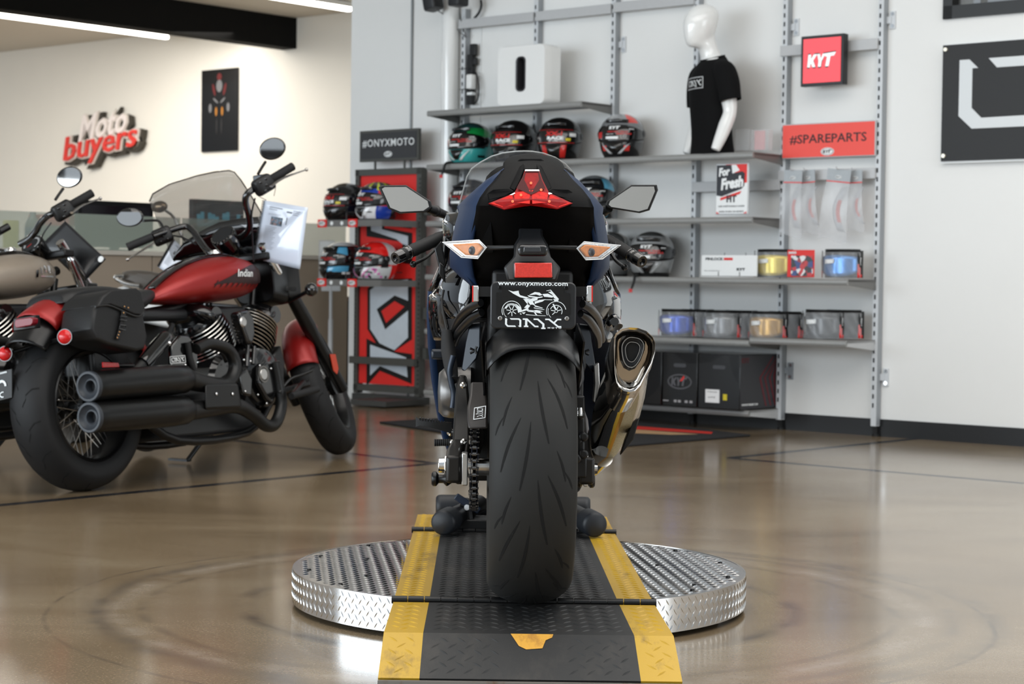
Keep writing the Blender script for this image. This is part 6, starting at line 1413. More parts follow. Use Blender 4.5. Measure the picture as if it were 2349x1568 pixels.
        for (px,py,yy) in((148,772,-.30),(11,811,-.30)):
            c=t.y(px,py,yy); mb=MB(); mb.lathe([(.0005,.016),(.015,.014),(.026,.006),(.030,-.004),(.028,-.012)],c,(0.3,-1,0.05),28); ln=build('turn_light',mb,rub,bk,smooth=60)
            mb=MB(); mb.lathe([(.031,.0),(.032,-.004),(.030,-.02),(.018,-.035),(.001,-.037)],c,(0.3,-1,.05),28); build('light_shell',mb,blkgl,ln); mb=MB(); mb.tube([c+V((-.01,.03,0)),V((.02 if px>100 else -.02,-.20,.60))],.009,10); build('light_stalk',mb,blksat,bk)
        P=[t.y(a,b,-.33) for a,b in((-80,870),(27,845),(28,912),(-80,938))]; mb=MB(); mb.thick(P,(0,.006,0)); pf=build('licence_plate',mb,mat('plate_black',S(12,12,12),.4),bk,bev=.002)
        u=(P[1]-P[0]).normalized(); vv=(P[1]-P[2]).normalized(); wd=(P[1]-P[0]).length; hh=(P[1]-P[2]).length; c=(P[0]+P[2])/2-V((0,.002,0))
        mb=MB(); put_text(mb,'www.onyxmoto.com',c+vv*hh*.42,u,vv,wd*.8,hh*.1,bold=.035); polys2(mb,ONYX,c-u*wd*.33-vv*hh*.42,u,vv,wd*.66/6.33,hh*.2); 
        for q in(-.25,.28):
            for k in range(18):
                a0=PI*k/14;a1=PI*(k+1)/14; o=c+u*wd*q-vv*hh*.05; mb.poly([o+(u*math.cos(a)+vv*math.sin(a))*r_*hh-V((0,.001,0)) for a,r_ in((a0,.16),(a0,.24),(a1,.24),(a1,.16))])
        mb.poly([c+u*a*wd+vv*b*hh-V((0,.001,0)) for a,b in((-.35,.3),(0,.2),(.2,.28),(.3,.1),(.0,0),(-.15,.12))]); build('plate_print',mb,mat('plate_white',S(240,246,248),.4),pf)
        # small red marker on the swingarm
        mb=MB(); mb.thick(XL([(233,830),(270,832),(272,842),(234,843)],.20),(.006,0,0)); build('side_marker',mb,rub,bk,bev=.002)
        mb=MB(); mb.tube([X(300,838,.17),X(250,838,.18),X(232,836,.18)],[.02,.014,.012],10,flat=.5); build('marker_stalk',mb,blksat,bk)
    # mufflers
    mf=mat('muffler_black',S(13,13,13),.3,spec=.4,var=.08)
    for (a,b,xx) in(((204,886),(430,868),.235),((206,957),(432,940),.235)):
        p=X(*a,xx);q=X(*b,xx); d=(q-p).normalized(); L=(q-p).length
        mb=MB(); mb.lathe([(.058,0),(.061,.01),(.062,.05),(.064,L*.8),(.060,L-.03),(.045,L)],p,d,40,caps=False); m_=build('muffler',mb,mf,bk,smooth=50)
        mb=MB(); mb.lathe([(.061,.012),(.061,-.004),(.058,-.007),(.050,-.007),(.046,.002),(.030,.010),(.024,.008),(.022,.012),(.022,.10),(.0005,.10)],p,d,40,caps=False); e=build('muffler_tip',mb,mat('muffler_tip_grey',S(48,52,58),.4),m_,smooth=40)
        mb=MB(); mb.cyl(p+d*.04,p+d*.05,.0215,n=24); build('bore',mb,slot,m_)
    pm=mat('header_black',S(15,15,15),.4)
    mb=MB(); mb.tube(XL([(425,868),(470,880),(515,882),(535,860),(538,830),(520,800),(480,788),(450,800)],.22),[.045,.038,.032,.030,.029,.027,.025,.024],16,sm=5); build('exhaust_header',mb,pm,bk,smooth=60)
    mb=MB(); mb.tube(XL([(425,942),(480,936),(540,930),(580,950),(610,975),(632,970),(645,930),(640,880),(630,830)],.21),[.045,.038,.034,.030,.029,.028,.027,.025,.024],16,sm=5); build('exhaust_header',mb,pm,bk,smooth=60)
    mb=MB(); mb.loft([XL([(470,880),(545,878),(555,935),(470,940)],x) for x in(.23,.262)]); hs=build('heat_shield',mb,pm,bk,bev=.012,seg=3)
    for q in((497,903),(534,903)): mb=MB(); p=X(*q,.266); mb.sph(p,(.004,.007,.007),10,8); build('shield_screw',mb,chrome,hs)
    # engine
    eb=mat('engine_gloss_black',S(13,13,14),.16,.0,coat=.7)
    def cylinder(bx,tx,r,name):
        p=X(*bx,.02);q=X(*tx,.02); d=(q-p).normalized(); L=(q-p).length; mb=MB(); mb.lathe([(r*.82,0),(r*.82,L),(r*.7,L+.02),(.001,L+.03)],V((0,p.y,p.z)),d,36); c=build(name,mb,eb,bk,smooth=45)
        for k in range(10):
            mb=MB(); h=L*.10+L*.86*k/9; sc=1.18-.02*abs(k-5); mb.lathe([(r*.8,h-.0035),(r*sc,h-.0028),(r*sc+.002,h),(r*sc,h+.0028),(r*.8,h+.0035)],V((0,p.y,p.z)),d,40,caps=False,m=0)
            for i,f in enumerate(mb.f): mb.m[i]=1 if 40<=i<120 else 0
            build('cooling_fin',mb,[eb,steel],c,smooth=50)
        top=V((0,p.y,p.z))+d*(L+.02); mb=MB(); mb.sph(top,(.13,.085,.055),28,14,R=Matrix.Rotation(math.atan2(-d.z,d.y)+PI/2,3,'X').to_4x4()); mb.cyl(top+V((.09,.02,0)),top+V((.125,.02,0)),.04,n=28); build('rocker_cover',mb,eb,c,smooth=60)
    cylinder((492,815),(452,738),.118,'rear_cylinder'); cylinder((560,812),(582,735),.118,'front_cylinder')
    mb=MB(); c=X(560,872,.0); mb.lathe([(.001,.17),(.10,.165),(.13,.15),(.15,.10),(.16,.0),(.16,-.15)],V((0,c.y-.05,c.z)),(1,0,0),44); mb.lathe([(.001,.14),(.12,.13),(.14,.11),(.145,0),(.145,-.14)],V((0,c.y-.28,c.z-.02)),(1,0,0),40); ck_=build('crankcase',mb,eb,bk,smooth=40)
    mb=MB(); P=XL([(585,840),(600,828),(618,832),(628,860),(625,900),(614,930),(600,915),(582,880)],.175); mb.thick(P,(.03,0,0)); cv=build('cam_cover',mb,eb,bk,bev=.014,seg=4)
    c=X(604,858,.207); mb=MB(); mb.lathe([(.001,.006),(.024,.006),(.026,.003)],c,(1,0,0),32); mb.lathe([(.030,.0045),(.038,.0045),(.038,.0),(.030,.0)],c,(1,0,0),40,loop=True,m=1)
    build('badge',mb,[steelr,mat('badge_rim',S(110,108,104),.3,.6,var=.8,scale=900)],cv)
    mb=MB(); P=XL([(540,860),(560,845),(572,870),(570,910),(550,905)],.175); mb.thick(P,(.02,0,0)); build('oil_cover',mb,eb,bk,bev=.01,seg=3)
    mb=MB(); P=XL([(524,718),(548,712),(560,735),(562,770),(556,795),(545,790),(530,750)],.15); mb.thick(P,(.06,0,0)); ac=build('throttle_cover',mb,eb,bk,bev=.016,seg=4)
    c=X(558,738,.215); mb=MB(); mb.lathe([(.001,.006),(.018,.005),(.024,.0)],c,(1,0,0),28); build('cover_emblem',mb,steelr,ac)
    for a,b in(((568,790),(566,840)),((583,795),(580,835)),((500,790),(520,830))): mb=MB(); mb.tube([X(*a,.15),X(*b,.16)],.010,12); build('pushrod_tube',mb,eb,bk)
    mb=MB()
    for q in((592,905),(612,925),(563,897),(560,825),(575,828),(622,845),(596,838)): p=X(*q,.212 if q[0]>570 and q[1]>830 else .2); mb.sph(p,(.004,.005,.005),10,8)
    s_=build('cover_screw',mb,chrome,bk); s_['kind']='stuff'
    mb=MB(); mb.box((0,.62,.71),(.07,.40,.05)); mb.box((0,.70,.27),(.26,.70,.20)); mb.box((0,1.02,.66),(.12,.24,.16)); mb.box((0,.2,.56),(.16,.36,.22)); build('frame_core',mb,mat('frame_black',S(14,14,14),.4),bk,bev=.02,seg=3)
    mb=MB(); mb.thick(XL([(628,812),(645,790),(655,830),(652,900),(640,930),(630,900)],.09),(-.18,0,0)); build('radiator_cover',mb,blksat,bk,bev=.01)
    # frame tubes, shock, side cover, controls
    mb=MB(); mb.tube([V((0,1.3,.86)),V((0,1.22,.60)),V((0,1.15,.30)),V((0,.95,.20)),V((0,.5,.19))],.018,12,sm=4)
    for s in(-1,1): mb.tube([V((s*.10,1.2,.30)),V((s*.13,.95,.165)),V((s*.13,.45,.165)),V((s*.12,.2,.30)),V((s*.12,0,.338))],.019,12,sm=4)
    mb.tube([V((0,1.32,.9)),V((0,.9,.78)),V((0,.5,.72)),V((0,.1,.70))],.022,12,sm=4); build('frame_tube',mb,blksat,bk)
    p=X(325,835,.17);q=X(383,772,.17); d=(q-p).normalized(); L=(q-p).length; mb=MB(); mb.lathe([(.025,0),(.034,.0),(.034,L*.9),(.028,L)],p,d,28); sh=build('shock_absorber',mb,blkgl,bk,smooth=40)
    mb=MB(); mb.sph(X(388,787,.2),.010,12,8); build('shock_bolt',mb,chrome,sh)
    mb=MB(); mb.cyl(X(300,862,.17),X(330,832,.17),.028,n=20); mb.tube([q,X(395,745,.15)],.012,10); build('shock_mount',mb,blksat,sh)
    mb=MB(); P=XL([(385,795),(405,770),(425,772),(445,800),(445,850),(420,858),(385,850)],.17); mb.thick(P,(.02,0,0)); sc_=build('side_cover',mb,blkgl,bk,bev=.005)
    if full:
        P=XL([(390,818),(424,815),(426,831),(391,833)],.195); u=(P[1]-P[0]).normalized(); v_=(P[0]-P[3]).normalized(); w_=(P[1]-P[0]).length; h_=(P[0]-P[3]).length
        mb=MB(); polys2(mb,ONYX,P[3]+u*w_*.08+v_*h_*.2,u,v_,w_*.84/6.3,h_*.6,.001)
        for a,b in((P[0],P[1]),(P[1],P[2]),(P[2],P[3]),(P[3],P[0])): mb.tube([a,b],.0012,4)
        build('shop_sticker',mb,whitem,sc_)
    for qq in((393,838),(425,837)): mb=MB(); mb.sph(X(*qq,.195),.006,10,8); build('cover_bolt',mb,chrome,sc_)
    mb=MB(); mb.tube([X(430,785,.2),X(436,820,.2),X(446,850,.2)],.013,12); build('brake_master_cylinder',mb,blk2,bk)
    mb=MB(); mb.tube([V((.13,1.05,.28)),V((.16,1.25,.34)),V((.18,1.40,.36))],.014,10,sm=3); a=X(668,908,.30);b=X(728,892,.30); mb.tube([V((.18,1.36,.37)),a],.012,10); fp=build('forward_control',mb,blksat,bk)
    mb=MB(); mb.tube([a,b],.016,14); mb.sph(b,.010,10,8); build('foot_peg',mb,blk2,fp)
    mb=MB(); mb.tube([X(640,900,.22),X(665,870,.24),X(690,860,.26),X(715,850,.28)],.007,8,sm=3); build('brake_pedal',mb,blksat,fp)
    # side stand
    mb=MB(); I0=M.inverted(); f0=I0@V((M.translation.x+.209,M.translation.y+1.19,.012)); f1=I0@V((M.translation.x+.12,M.translation.y+1.24,.014)); t0=f0+V((.10,.16,.20)); mb.tube([t0,f0],[.014,.011],12); mb.slab(f0+V((.01,0,0)),f1,(0,.035,0),(0,0,.010)); mb.tube([t0+V((0,.0,-.02)),f0.lerp(t0,.4)+V((.03,.02,0))],.006,8); 
    build('side_stand',mb,blksat,bk)
    # fork
    for s in(-1,1):
        mb=MB(); a=X(600,560,.115);m0=X(664,668,.115);b=X(786,893,.115); D=V((s*.115-.115,-.0 if s>0 else -.06,0 if s>0 else -.04)); 
        mb.tube([a+D,m0+D],.021,20,m=1); mb.tube([m0+D,m0.lerp(b,.35)+D,m0.lerp(b,.45)+D,b+D],[.032,.036,.030,.029],20,m=0); build('fork_leg',mb,[blksat,chrome],bk,smooth=50)
    mb=MB(); c=X(618,595,.0); mb.box((0,X(608,578,.115).y,X(608,578,.115).z-.02),(.30,.07,.035)); mb.box((0,X(655,655,.115).y,X(655,655,.115).z-.02),(.30,.08,.035)); build('triple_clamp',mb,blksat,bk,bev=.008)
    if full:
        mb=MB(); mb.loft([[V((x,y,z)) for x,z in rrect(w_,h_,.05,4,0,zc_)] for y,w_,h_,zc_ in((1.30,.22,.20,.86),(1.36,.30,.26,.87),(1.46,.30,.26,.88),(1.52,.2,.2,.88))]); build('headlight_nacelle',mb,blksat,bk,bev=.005)
        for s in(-1,1):
            a=X(664,690,.13);b=X(714,664,.30); 
            if s<0: a=V((-a.x,a.y,a.z)); b=V((-b.x,b.y,b.z))
            mb=MB(); mb.tube([a,a.lerp(b,.6),b],.010,10); l_=build('signal_arm',mb,blksat,bk); mb=MB(); mb.sph(b,.031,24,16); build('front_turn_light',mb,blkgl,l_)
        mb=MB(); p=X(776,838,.15); mb.thick(XL([(756,812),(768,812),(775,845),(772,858),(764,850)],.148),(.004,0,0)); build('fork_reflector',mb,mat('amber_red_reflector',S(190,60,30),.3),bk)
        # windscreen, steered
        H=V((0,1.37,1.12)); N=V((-math.sin(rad(12)),math.cos(rad(12)),.42)).normalized()
        def wsp(px,py,off=0.):
            p=t.I@on_plane(px,py,t.M@H,t.R@N); return p
        def wsb(px,py):
            p=wsp(px,py); ux=V((math.cos(rad(12)),math.sin(rad(12)),0)); q=(p-H).dot(ux); return p-V((0,1,0))*(q*q*1.1)+N*.02
        L=[zb_(*q) for q in((598,660),(610,592),(700,500),(870,420),(1000,382),(1110,367),(1155,382),(1210,450),(1300,590),(1390,740),(1420,800))]
        bt=[zb_(*q) for q in((780,1175),(790,1120),(830,1020),(900,945),(980,880),(1050,835),(1130,815),(1210,800),(1290,790),(1350,785),(1400,785))]
        mb=MB(); rg=[]
        for k in range(7):
            f=k/6; rg.append([wsb(a[0]+(b[0]-a[0])*f,a[1]+(b[1]-a[1])*f) for a,b in zip(L,bt)])
        mb.loft(rg,caps=False,closed=False); wn=build('windshield',mb,mat('smoked_screen',S(84,84,82),.04,alpha=.40,coat=.6),bk,smooth=60,solid=.004); wn['label']='smoked translucent windshield'
        mb=MB(); mb.tube([wsb(*q) for q in L],.0035,6); build('windshield_edge',mb,blkgl,wn)
        lo=[zb_(*q) for q in((790,1190),(800,1180),(850,1180),(950,1170),(1030,1160),(1100,1160),(1200,1160),(1300,1160),(1340,1200),(1500,1220),(1640,1300))]
        mb=MB(); rg=[[wsb(a[0]+(b[0]-a[0])*f,a[1]+(b[1]-a[1])*f) for a,b in zip(bt,lo)] for f in(0,.33,.66,1.)]; mb.loft(rg,caps=False,closed=False); build('windshield_cowl',mb,blkgl,bk,smooth=60,solid=.006)
        mb=MB(); mb.thick([wsb(*zb_(*q)) for q in((1400,740),(1440,780),(1720,1270),(1700,1320),(1600,1460),(1480,1480),(1380,1320),(1340,1150),(1350,900))],(0,.03,0)); build('fork_shroud',mb,blkgl,bk,bev=.005)
        # gauge
        c=X(520,541,.0); gd=V((.0,-.72,.70)).normalized(); mb=MB(); mb.lathe([(.03,-.10),(.056,-.07),(.060,-.01),(.062,0),(.058,.007),(.052,.005),(.0005,.004)],c+V((0,-.03,0)),gd,40); gg=build('gauge',mb,blkgl,bk,smooth=40); mb=MB(); mb.lathe([(.0005,.0055),(.050,.0062)],c+V((0,-.03,0)),gd,40); build('gauge_face',mb,mat('gauge_face_dark',S(20,21,23),.5),gg)
        mb=MB(); u=V((1,0,0)); v_=gd.cross(u)
        for k in range(9): a=rad(200+140*k/8); d=u*math.cos(a)+v_*math.sin(a)*(1 if v_.z>0 else -1); mb.slab(c+V((0,-.03,0))+gd*.008+d*.052,c+V((0,-.03,0))+gd*.008+d*.057,d.cross(gd)*.006,gd*.001)
        s_=build('gauge_mark',mb,steelr,gg); s_['kind']='stuff'
    else:
        c=V((.0,1.17,1.02)); gd=V((0,-.72,.70)).normalized(); mb=MB(); mb.lathe([(.03,-.09),(.052,-.06),(.056,-.01),(.058,0),(.054,.006),(.050,.004),(.0005,.003)],c,gd,40); gg=build('gauge',mb,blkgl,bk,smooth=40)
        mb=MB(); mb.lathe([(.0005,.0045),(.046,.0045)],c,gd,40); build('gauge_face',mb,mat('gauge_face',S(52,54,56),.4),gg)
        u=V((1,0,0)); v_=gd.cross(u).normalized(); v_=v_ if v_.z>0 else -v_; mb=MB()
        for k in range(22):
            a=rad(215-250*k/21); d=u*math.cos(a)+v_*math.sin(a); mb.slab(c+gd*.0052+d*.034,c+gd*.0052+d*.043,d.cross(gd)*.0022,gd*.0006)
        s_=build('gauge_scale',mb,whitem,gg); s_['kind']='stuff'; mb=MB(); mb.slab(c+gd*.006,c+gd*.006+(u*-.5+v_*-.75)*.03,V((.002,0,0)),gd*.001); build('gauge_needle',mb,redm,gg)
        mb=MB(); mb.tube([V((.13,1.27,.93)),V((.13,1.33,.80))],.018,16); build('fork_tube_highlight',mb,chrome,bk); 
    return bk,t
CM=frameof(V((-1.72,7.76,0)),-28,-7.5)
cb,ct_=make_cruiser(CM,CM,red_p,'red and black cruiser motorcycle with saddlebag and smoked windshield, on the left')
# handlebars, mirrors for the cruisers: px traced in the bike's own planes
def bars(bk,X,Lb,Rb,gl,gr,sl,sr,ml,mr,stl,str_,ll,lr,xl,xr,glm=None,ms=1.):
    hb=None; tip=.0
    mb=MB()
    if Lb: mb.tube([X(a,b,x) for (a,b),x in Lb]+([X(*gl[1],xl[1])]),.0155,14,sm=5)
    if Rb: mb.tube([X(a,b,x) for (a,b),x in Rb]+([X(*gr[1],xr[1])]),.0155,14,sm=5)
    hb=build('handlebar',mb,blkgl,bk,smooth=60)
    for g,xx,sw,m_,st,lv,sd in((gl,xl,sl,ml,stl,ll,-1),(gr,xr,sr,mr,str_,lr,1)):
        if g is None: continue
        a=X(*g[0],xx[0]);b=X(*g[1],xx[1]); n=16; mb=MB(); mb.tube([a.lerp(b,k/n) for k in range(n+1)],[.019+.0008*(k%2) for k in range(n+1)],20); gp=build('grip',mb,blk2,hb)
        if sw:
            d=(b-a).normalized(); c=X(*sw,xx[1]); u=d.cross(V((0,0,1))).normalized(); v_=u.cross(d); mb=MB(); mb.loft([[c+d*q+u*x*k+v_*z*k for x,z in rrect(.062,.078,.02,3)] for q,k in((-.045,.8),(-.035,1),(.035,1),(.045,.8))]); sbx=build('switch_housing',mb,blk,hb,bev=.003,smooth=50)
            mb=MB()
            for x,z in((-.01,.02),(.014,.018),(0,-.005),(.012,-.025),(-.014,-.024)): 
                p=c+d*x*1.3+v_*z-u*.030*(1 if (u.y>0) else -1); mb.sph(p,.0075,10,8)
            s_=build('switch_button',mb,blkgl,sbx); s_['kind']='stuff'
        if lv:
            P=[X(*q,xx[0]) for q in lv]; mb=MB(); mb.tube(P,[.009]*(len(P)-1)+[.005],10,sm=3,flat=.6); mb.sph(P[-1],.0085,10,8); build('lever',mb,steel,hb)
        if m_:
            (cx,cy,rx,ry,tl)=m_; tip=-.10 if sd<0 else -.045; c=X(cx,cy,xx[0]); Mi=X  
            u=(X(cx+10,cy,xx[0])-c); 
            cr=bk.matrix_world.to_3x3().inverted()@V((1,0,0)); cu=bk.matrix_world.to_3x3().inverted()@V((0,0,1)); s_=ms/520.
            cn=cr.cross(cu)*-1; cn=-cn
            O=[]
            for k in range(28):
                a=2*PI*k/28; r_=1+.10*math.cos(a-rad(40)); ex,ey=rx*math.cos(a)*r_,ry*math.sin(a)*r_; O.append(c+(cr*(ex*math.cos(tl)-ey*math.sin(tl))+cu*(ex*math.sin(tl)+ey*math.cos(tl)))*s_)
            cen=sum(O,V())/len(O); back=cn*-1
            mb=MB(); mb.loft([[cen+(p-cen)*k+back*d for p in O] for k,d in((.93,-.001),(1.0,.002),(1.02,.010),(.9,.022),(.4,.030),(.05,.032))]); mo=build('mirror_housing',mb,blkgl,hb,smooth=50)
            mb=MB(); mb.thick([cen+(p-cen)*.90-back*(.004+tip*((p-cen).dot(cu))) for p in O],back*.001); build('mirror_glass',mb,glm or glassm,mo)
            if st:
                mb=MB(); mb.tube([X(*q,xx[0]) for q in st],.0065,10,sm=3); build('mirror_stem',mb,blksat,mo)
    return hb
def X1(px,py,x): return ct_.x(px,py,x)
bars(cb,X1,[((500,585),.0),((478,577),-.05),((458,552),-.15),((440,528),-.23),((418,520),-.28)],[((545,548),.03),((562,538),.08),((573,520),.13),((570,490),.17),((563,462),.2),((572,440),.23)],
 ((292,567),(350,543)),((672,381),(622,411)),(372,541),(604,424),(295,500,32,22,rad(3)),(623,343,31,25,rad(22)),[(328,506),(352,505),(366,508),(374,522)],[(609,371),(600,385),(592,399)],[(362,552),(335,568),(293,595)],[(622,427),(650,408),(703,389)],(-.43,-.34),(.34,.28))
mb=MB(); mb.tube([X1(585,455,.24),X1(580,475,.2),X1(577,500,.18),X1(580,560,.12),X1(582,600,.1)],.004,6,sm=4); mb.tube([X1(398,540,-.3),X1(420,545,-.2),X1(450,560,-.1)],.004,6,sm=4); build('control_cable',mb,blk,cb)
mb=MB(); c=X1(600,415,.27); mb.box(c+V((-.03,.03,.01)),(.05,.04,.045)); build('brake_reservoir',mb,mat('reservoir_blue_black',S(36,46,56),.3),cb,bev=.005)
# second cruiser (taupe tank) left of the red one
GM=frameof(V((-2.66,7.80,0)),-28,-7.5)
gb,gt=make_cruiser(GM,CM,tan_p,'taupe and black cruiser motorcycle cut off by the left edge',full=False)
tg=Tr(GM)
def X2(px,py,x): return tg.x(px,py,x)
bars(gb,X2,[((20,580),-.05),((-10,575),-.12),((-40,560),-.2)],[((45,560),.04),((66,548),.09),((82,530),.13),((92,512),.17),((108,496),.22),((122,489),.26)],
 ((-60,560),(-100,560)),((212,442),(163,470)),None,(144,483),None,(157,408,30,24,rad(18)),None,[(145,432),(135,446),(127,458)],None,[(165,488),(190,470),(230,455)],(-.43,-.34),(.36,.30))
mb=MB(); mb.tube([X2(118,510,.24),X2(100,535,.2),X2(92,560,.15),X2(90,585,.1)],.0035,6,sm=4); build('control_cable',mb,blk,gb)
mb=MB(); mb.tube([X2(-20,545,.0),X2(5,530,.04),X2(18,520,.06)],.012,10); mb.tube([X2(0,530,.04),X2(20,519,.06)],.017,12); build('bar_clamp',mb,blksat,gb)
# third: white bike far behind, only seat and tail seen
WMx=frameof(V((-2.25,10.0,0)),-28,-5); tw=Tr(WMx)
def wy(px,py,y=10.4): return WMx.inverted()@at_y(px,py,y)
wbk=thing('parked_motorcycle','white motorcycle with brown-edged grey seat parked behind the red cruiser','motorcycle',WMx)
def extr(L,y0,y1,k=.92):
    a=[at_y(px,py,y0) for px,py in L]; b=[at_y(px,py,y1) for px,py in L]; c=sum(b,V())/len(b); I=WMx.inverted()
    mb=MB(); n=len(a); mid=[(p+q)/2 for p,q in zip(a,b)]; cm=sum(mid,V())/len(mid)
    mb.loft([[I@(sum(r_,V())/len(r_)+(p-sum(r_,V())/len(r_))*s) for p in r_] for r_,s in((a,.86),([p.lerp(q,.12) for p,q in zip(a,b)],.98),(mid,1.0),([p.lerp(q,.88) for p,q in zip(a,b)],.98),(b,.86))]); return mb
build('seat',extr([(273,640),(278,622),(300,618),(345,620),(380,630),(420,640),(440,670),(430,690),(380,690),(330,665),(300,655)],10.25,10.55),mat('seat_taupe_grey',S(78,72,66),.5),wbk,smooth=60,sub=1)
build('tail_panel',extr([(262,662),(285,655),(320,665),(370,690),(420,700),(420,760),(330,740),(270,690)],10.3,10.5),whitegl,wbk,bev=.01)
mb=MB(); I=WMx.inverted(); mb.tube([I@at_y(x,y,10.25) for x,y in((320,655),(290,650),(268,640),(266,634),(285,632))],.011,10,sm=4); build('grab_rail',mb,steel,wbk)
mb=MB()
for px in (255,470):
    c=I@at_z(px,968,.30) ; 
cF=V((.0,1.35,.31)); cR=V((-.02,.0,.31))
fwd=(cF-cR).normalized(); axw=fwd.cross(V((0,0,1)))
for c,nm in((cR,'rear_tyre'),(cF,'front_tyre')):
    mb=MB(); c=V((c.x,c.y,c.z)); mb.lathe([(r,-x*.8) for r,x in TP]+[(r,x*.8) for r,x in TP[::-1][1:]]+[(.2,.06),(.2,-.06)],c,axw,48,loop=True); build(nm,mb,blk2,wbk)
mb=MB(); mb.loft([[c+V((0,0,z))+axw*x for x,z in((-w_,-h_),(w_,-h_),(w_,h_),(-w_,h_))] for c,w_,h_ in((cR.lerp(cF,.2)+V((0,0,.2)),.08,.12),(cR.lerp(cF,.5)+V((0,0,.15)),.13,.2),(cR.lerp(cF,.8)+V((0,0,.3)),.10,.14))]); build('engine_body',mb,blksat,wbk,bev=.02)
mb=MB(); p=I@at_y(366,474,10.35); mb.sph(p,(.05,.03,.032),20,12); build('mirror',mb,mat('mirror_bronze',S(120,104,84),.15,.9),wbk); mb=MB(); mb.tube([p+V((.03,0,-.02)),I@at_y(400,500,10.4),I@at_y(430,560,10.5),cF+V((0,0,.6))],.008,8,sm=3); build('mirror_stem',mb,steelr,wbk)
# booklets hanging from the bikes
def booklet(L,y,name,label,spine=True,cov=None,prt=True,dep=None,dot=None):
    P=[at_y(a,b,yy) for (a,b),yy in zip(L,dep or [y]*4)]; o=P[0].copy(); r=thing(name,label,'booklet',o); P=[p-o for p in P]
    u=(P[1]-P[0]);v_=(P[0]-P[3]); n_=u.cross(v_).normalized(); 
    if n_.y>0:n_=-n_
    mb=MB(); mb.grid(lambda a,b:P[3].lerp(P[2],a).lerp(P[0].lerp(P[1],a),b)+n_*(.006*math.sin(PI*a)*math.sin(3*b+.4)),12,12); build('cover_sheet',mb,cov or mat('gloss_paper',S(206,214,228),.14,coat=.7,var=.02),r,solid=.003)
    if prt:
        uu=u.normalized();vv=v_.normalized();W_=u.length;H_=v_.length; q=lambda a,b:P[3].lerp(P[2],a).lerp(P[0].lerp(P[1],a),b)+n_*(.006*math.sin(PI*a)*math.sin(3*b+.4)+.003)
        mb=MB()
        for a0,a1,b0,b1 in((.16,.46,.90,.915),(.16,.34,.87,.88),(.56,.68,.86,.885),(.70,.86,.9,.91),(.70,.84,.87,.88),(.70,.82,.84,.85),(.16,.44,.80,.805),(.16,.4,.78,.785),(.58,.6,.66,.78)): mb.poly([q(a0,b0),q(a1,b0),q(a1,b1),q(a0,b1)])
        for k in range(14): b0=.58-k*.028; mb.poly([q(.14,b0),q(.40-.03*(k%3),b0),q(.40-.03*(k%3),b0+.006),q(.14,b0+.006)])
        s_=build('printed_lines',mb,mat('print_grey',S(120,124,134),.5),r); s_['kind']='stuff'
        mb=MB(); mb.poly([q(.24,.62),q(.5,.62),q(.5,.76),q(.24,.76)]); build('photo_patch',mb,collage([(90,110,130),(40,44,50),(150,160,170),(60,80,100),(30,34,38),(120,90,90)],90),r)
    if spine:
        mb=MB(); N_=34 if prt else 30
        for k in range(N_): c=P[0].lerp(P[3],(k+.5)/N_); mb.tube([c+u.normalized()*.008+n_*.004,c-u.normalized()*.003+n_*.008,c-u.normalized()*.005-n_*.006,c+u.normalized()*.006-n_*.004],.0022,6)
        s_=build('spiral_binding',mb,blk if prt else gun,r); s_['kind']='stuff'
    if dot:
        p=at_y(*dot)-o; mb=MB(); mb.cyl(p+n_*.004,p+n_*.008,.0145,n=24); build('white_dot_sticker',mb,whitem,r)
    return r,P
r,P=booklet([(606,459),(706,476),(688,617),(583,592)],8.75,'spiral_booklet','white spiral-bound price booklet hanging from the right handlebar of the red cruiser',dep=[8.86,8.70,8.74,8.90])
mb=MB(); a=at_y(600,445,8.8)-r.location; mb.tube([P[0]+V((.01,0,0)),P[0]+V((-.04,0,.03)),P[0]+V((-.05,0,.08)),P[0]+V((.0,0,.12)),P[0]+V((.05,0,.08)),P[0]+V((.045,0,.02))],.0015,6,sm=4); build('hanging_string',mb,gun,r)
booklet([(398,548),(452,598),(402,640),(362,611)],10.0,'spiral_booklet','white spiral-bound booklet seen behind the red cruiser tank',dep=[10.0,10.0,9.95,9.95])
r,P=booklet([(150,507),(243,594),(190,650),(96,560)],8.9,'black_folder','black folder with a white round sticker hanging from the taupe cruiser',cov=mat('folder_black',S(24,25,28),.32,coat=.3),prt=False,dep=[9.1,8.95,9.0,9.12],dot=(233,595,8.93),spine=False)
mb=MB(); mb.tube([P[0],P[0]+V((-.02,0,.03)),P[0]+V((.03,0,.05)),P[0]+V((.02,0,.1))],.0015,6,sm=3); build('hanging_string',mb,gun,r)
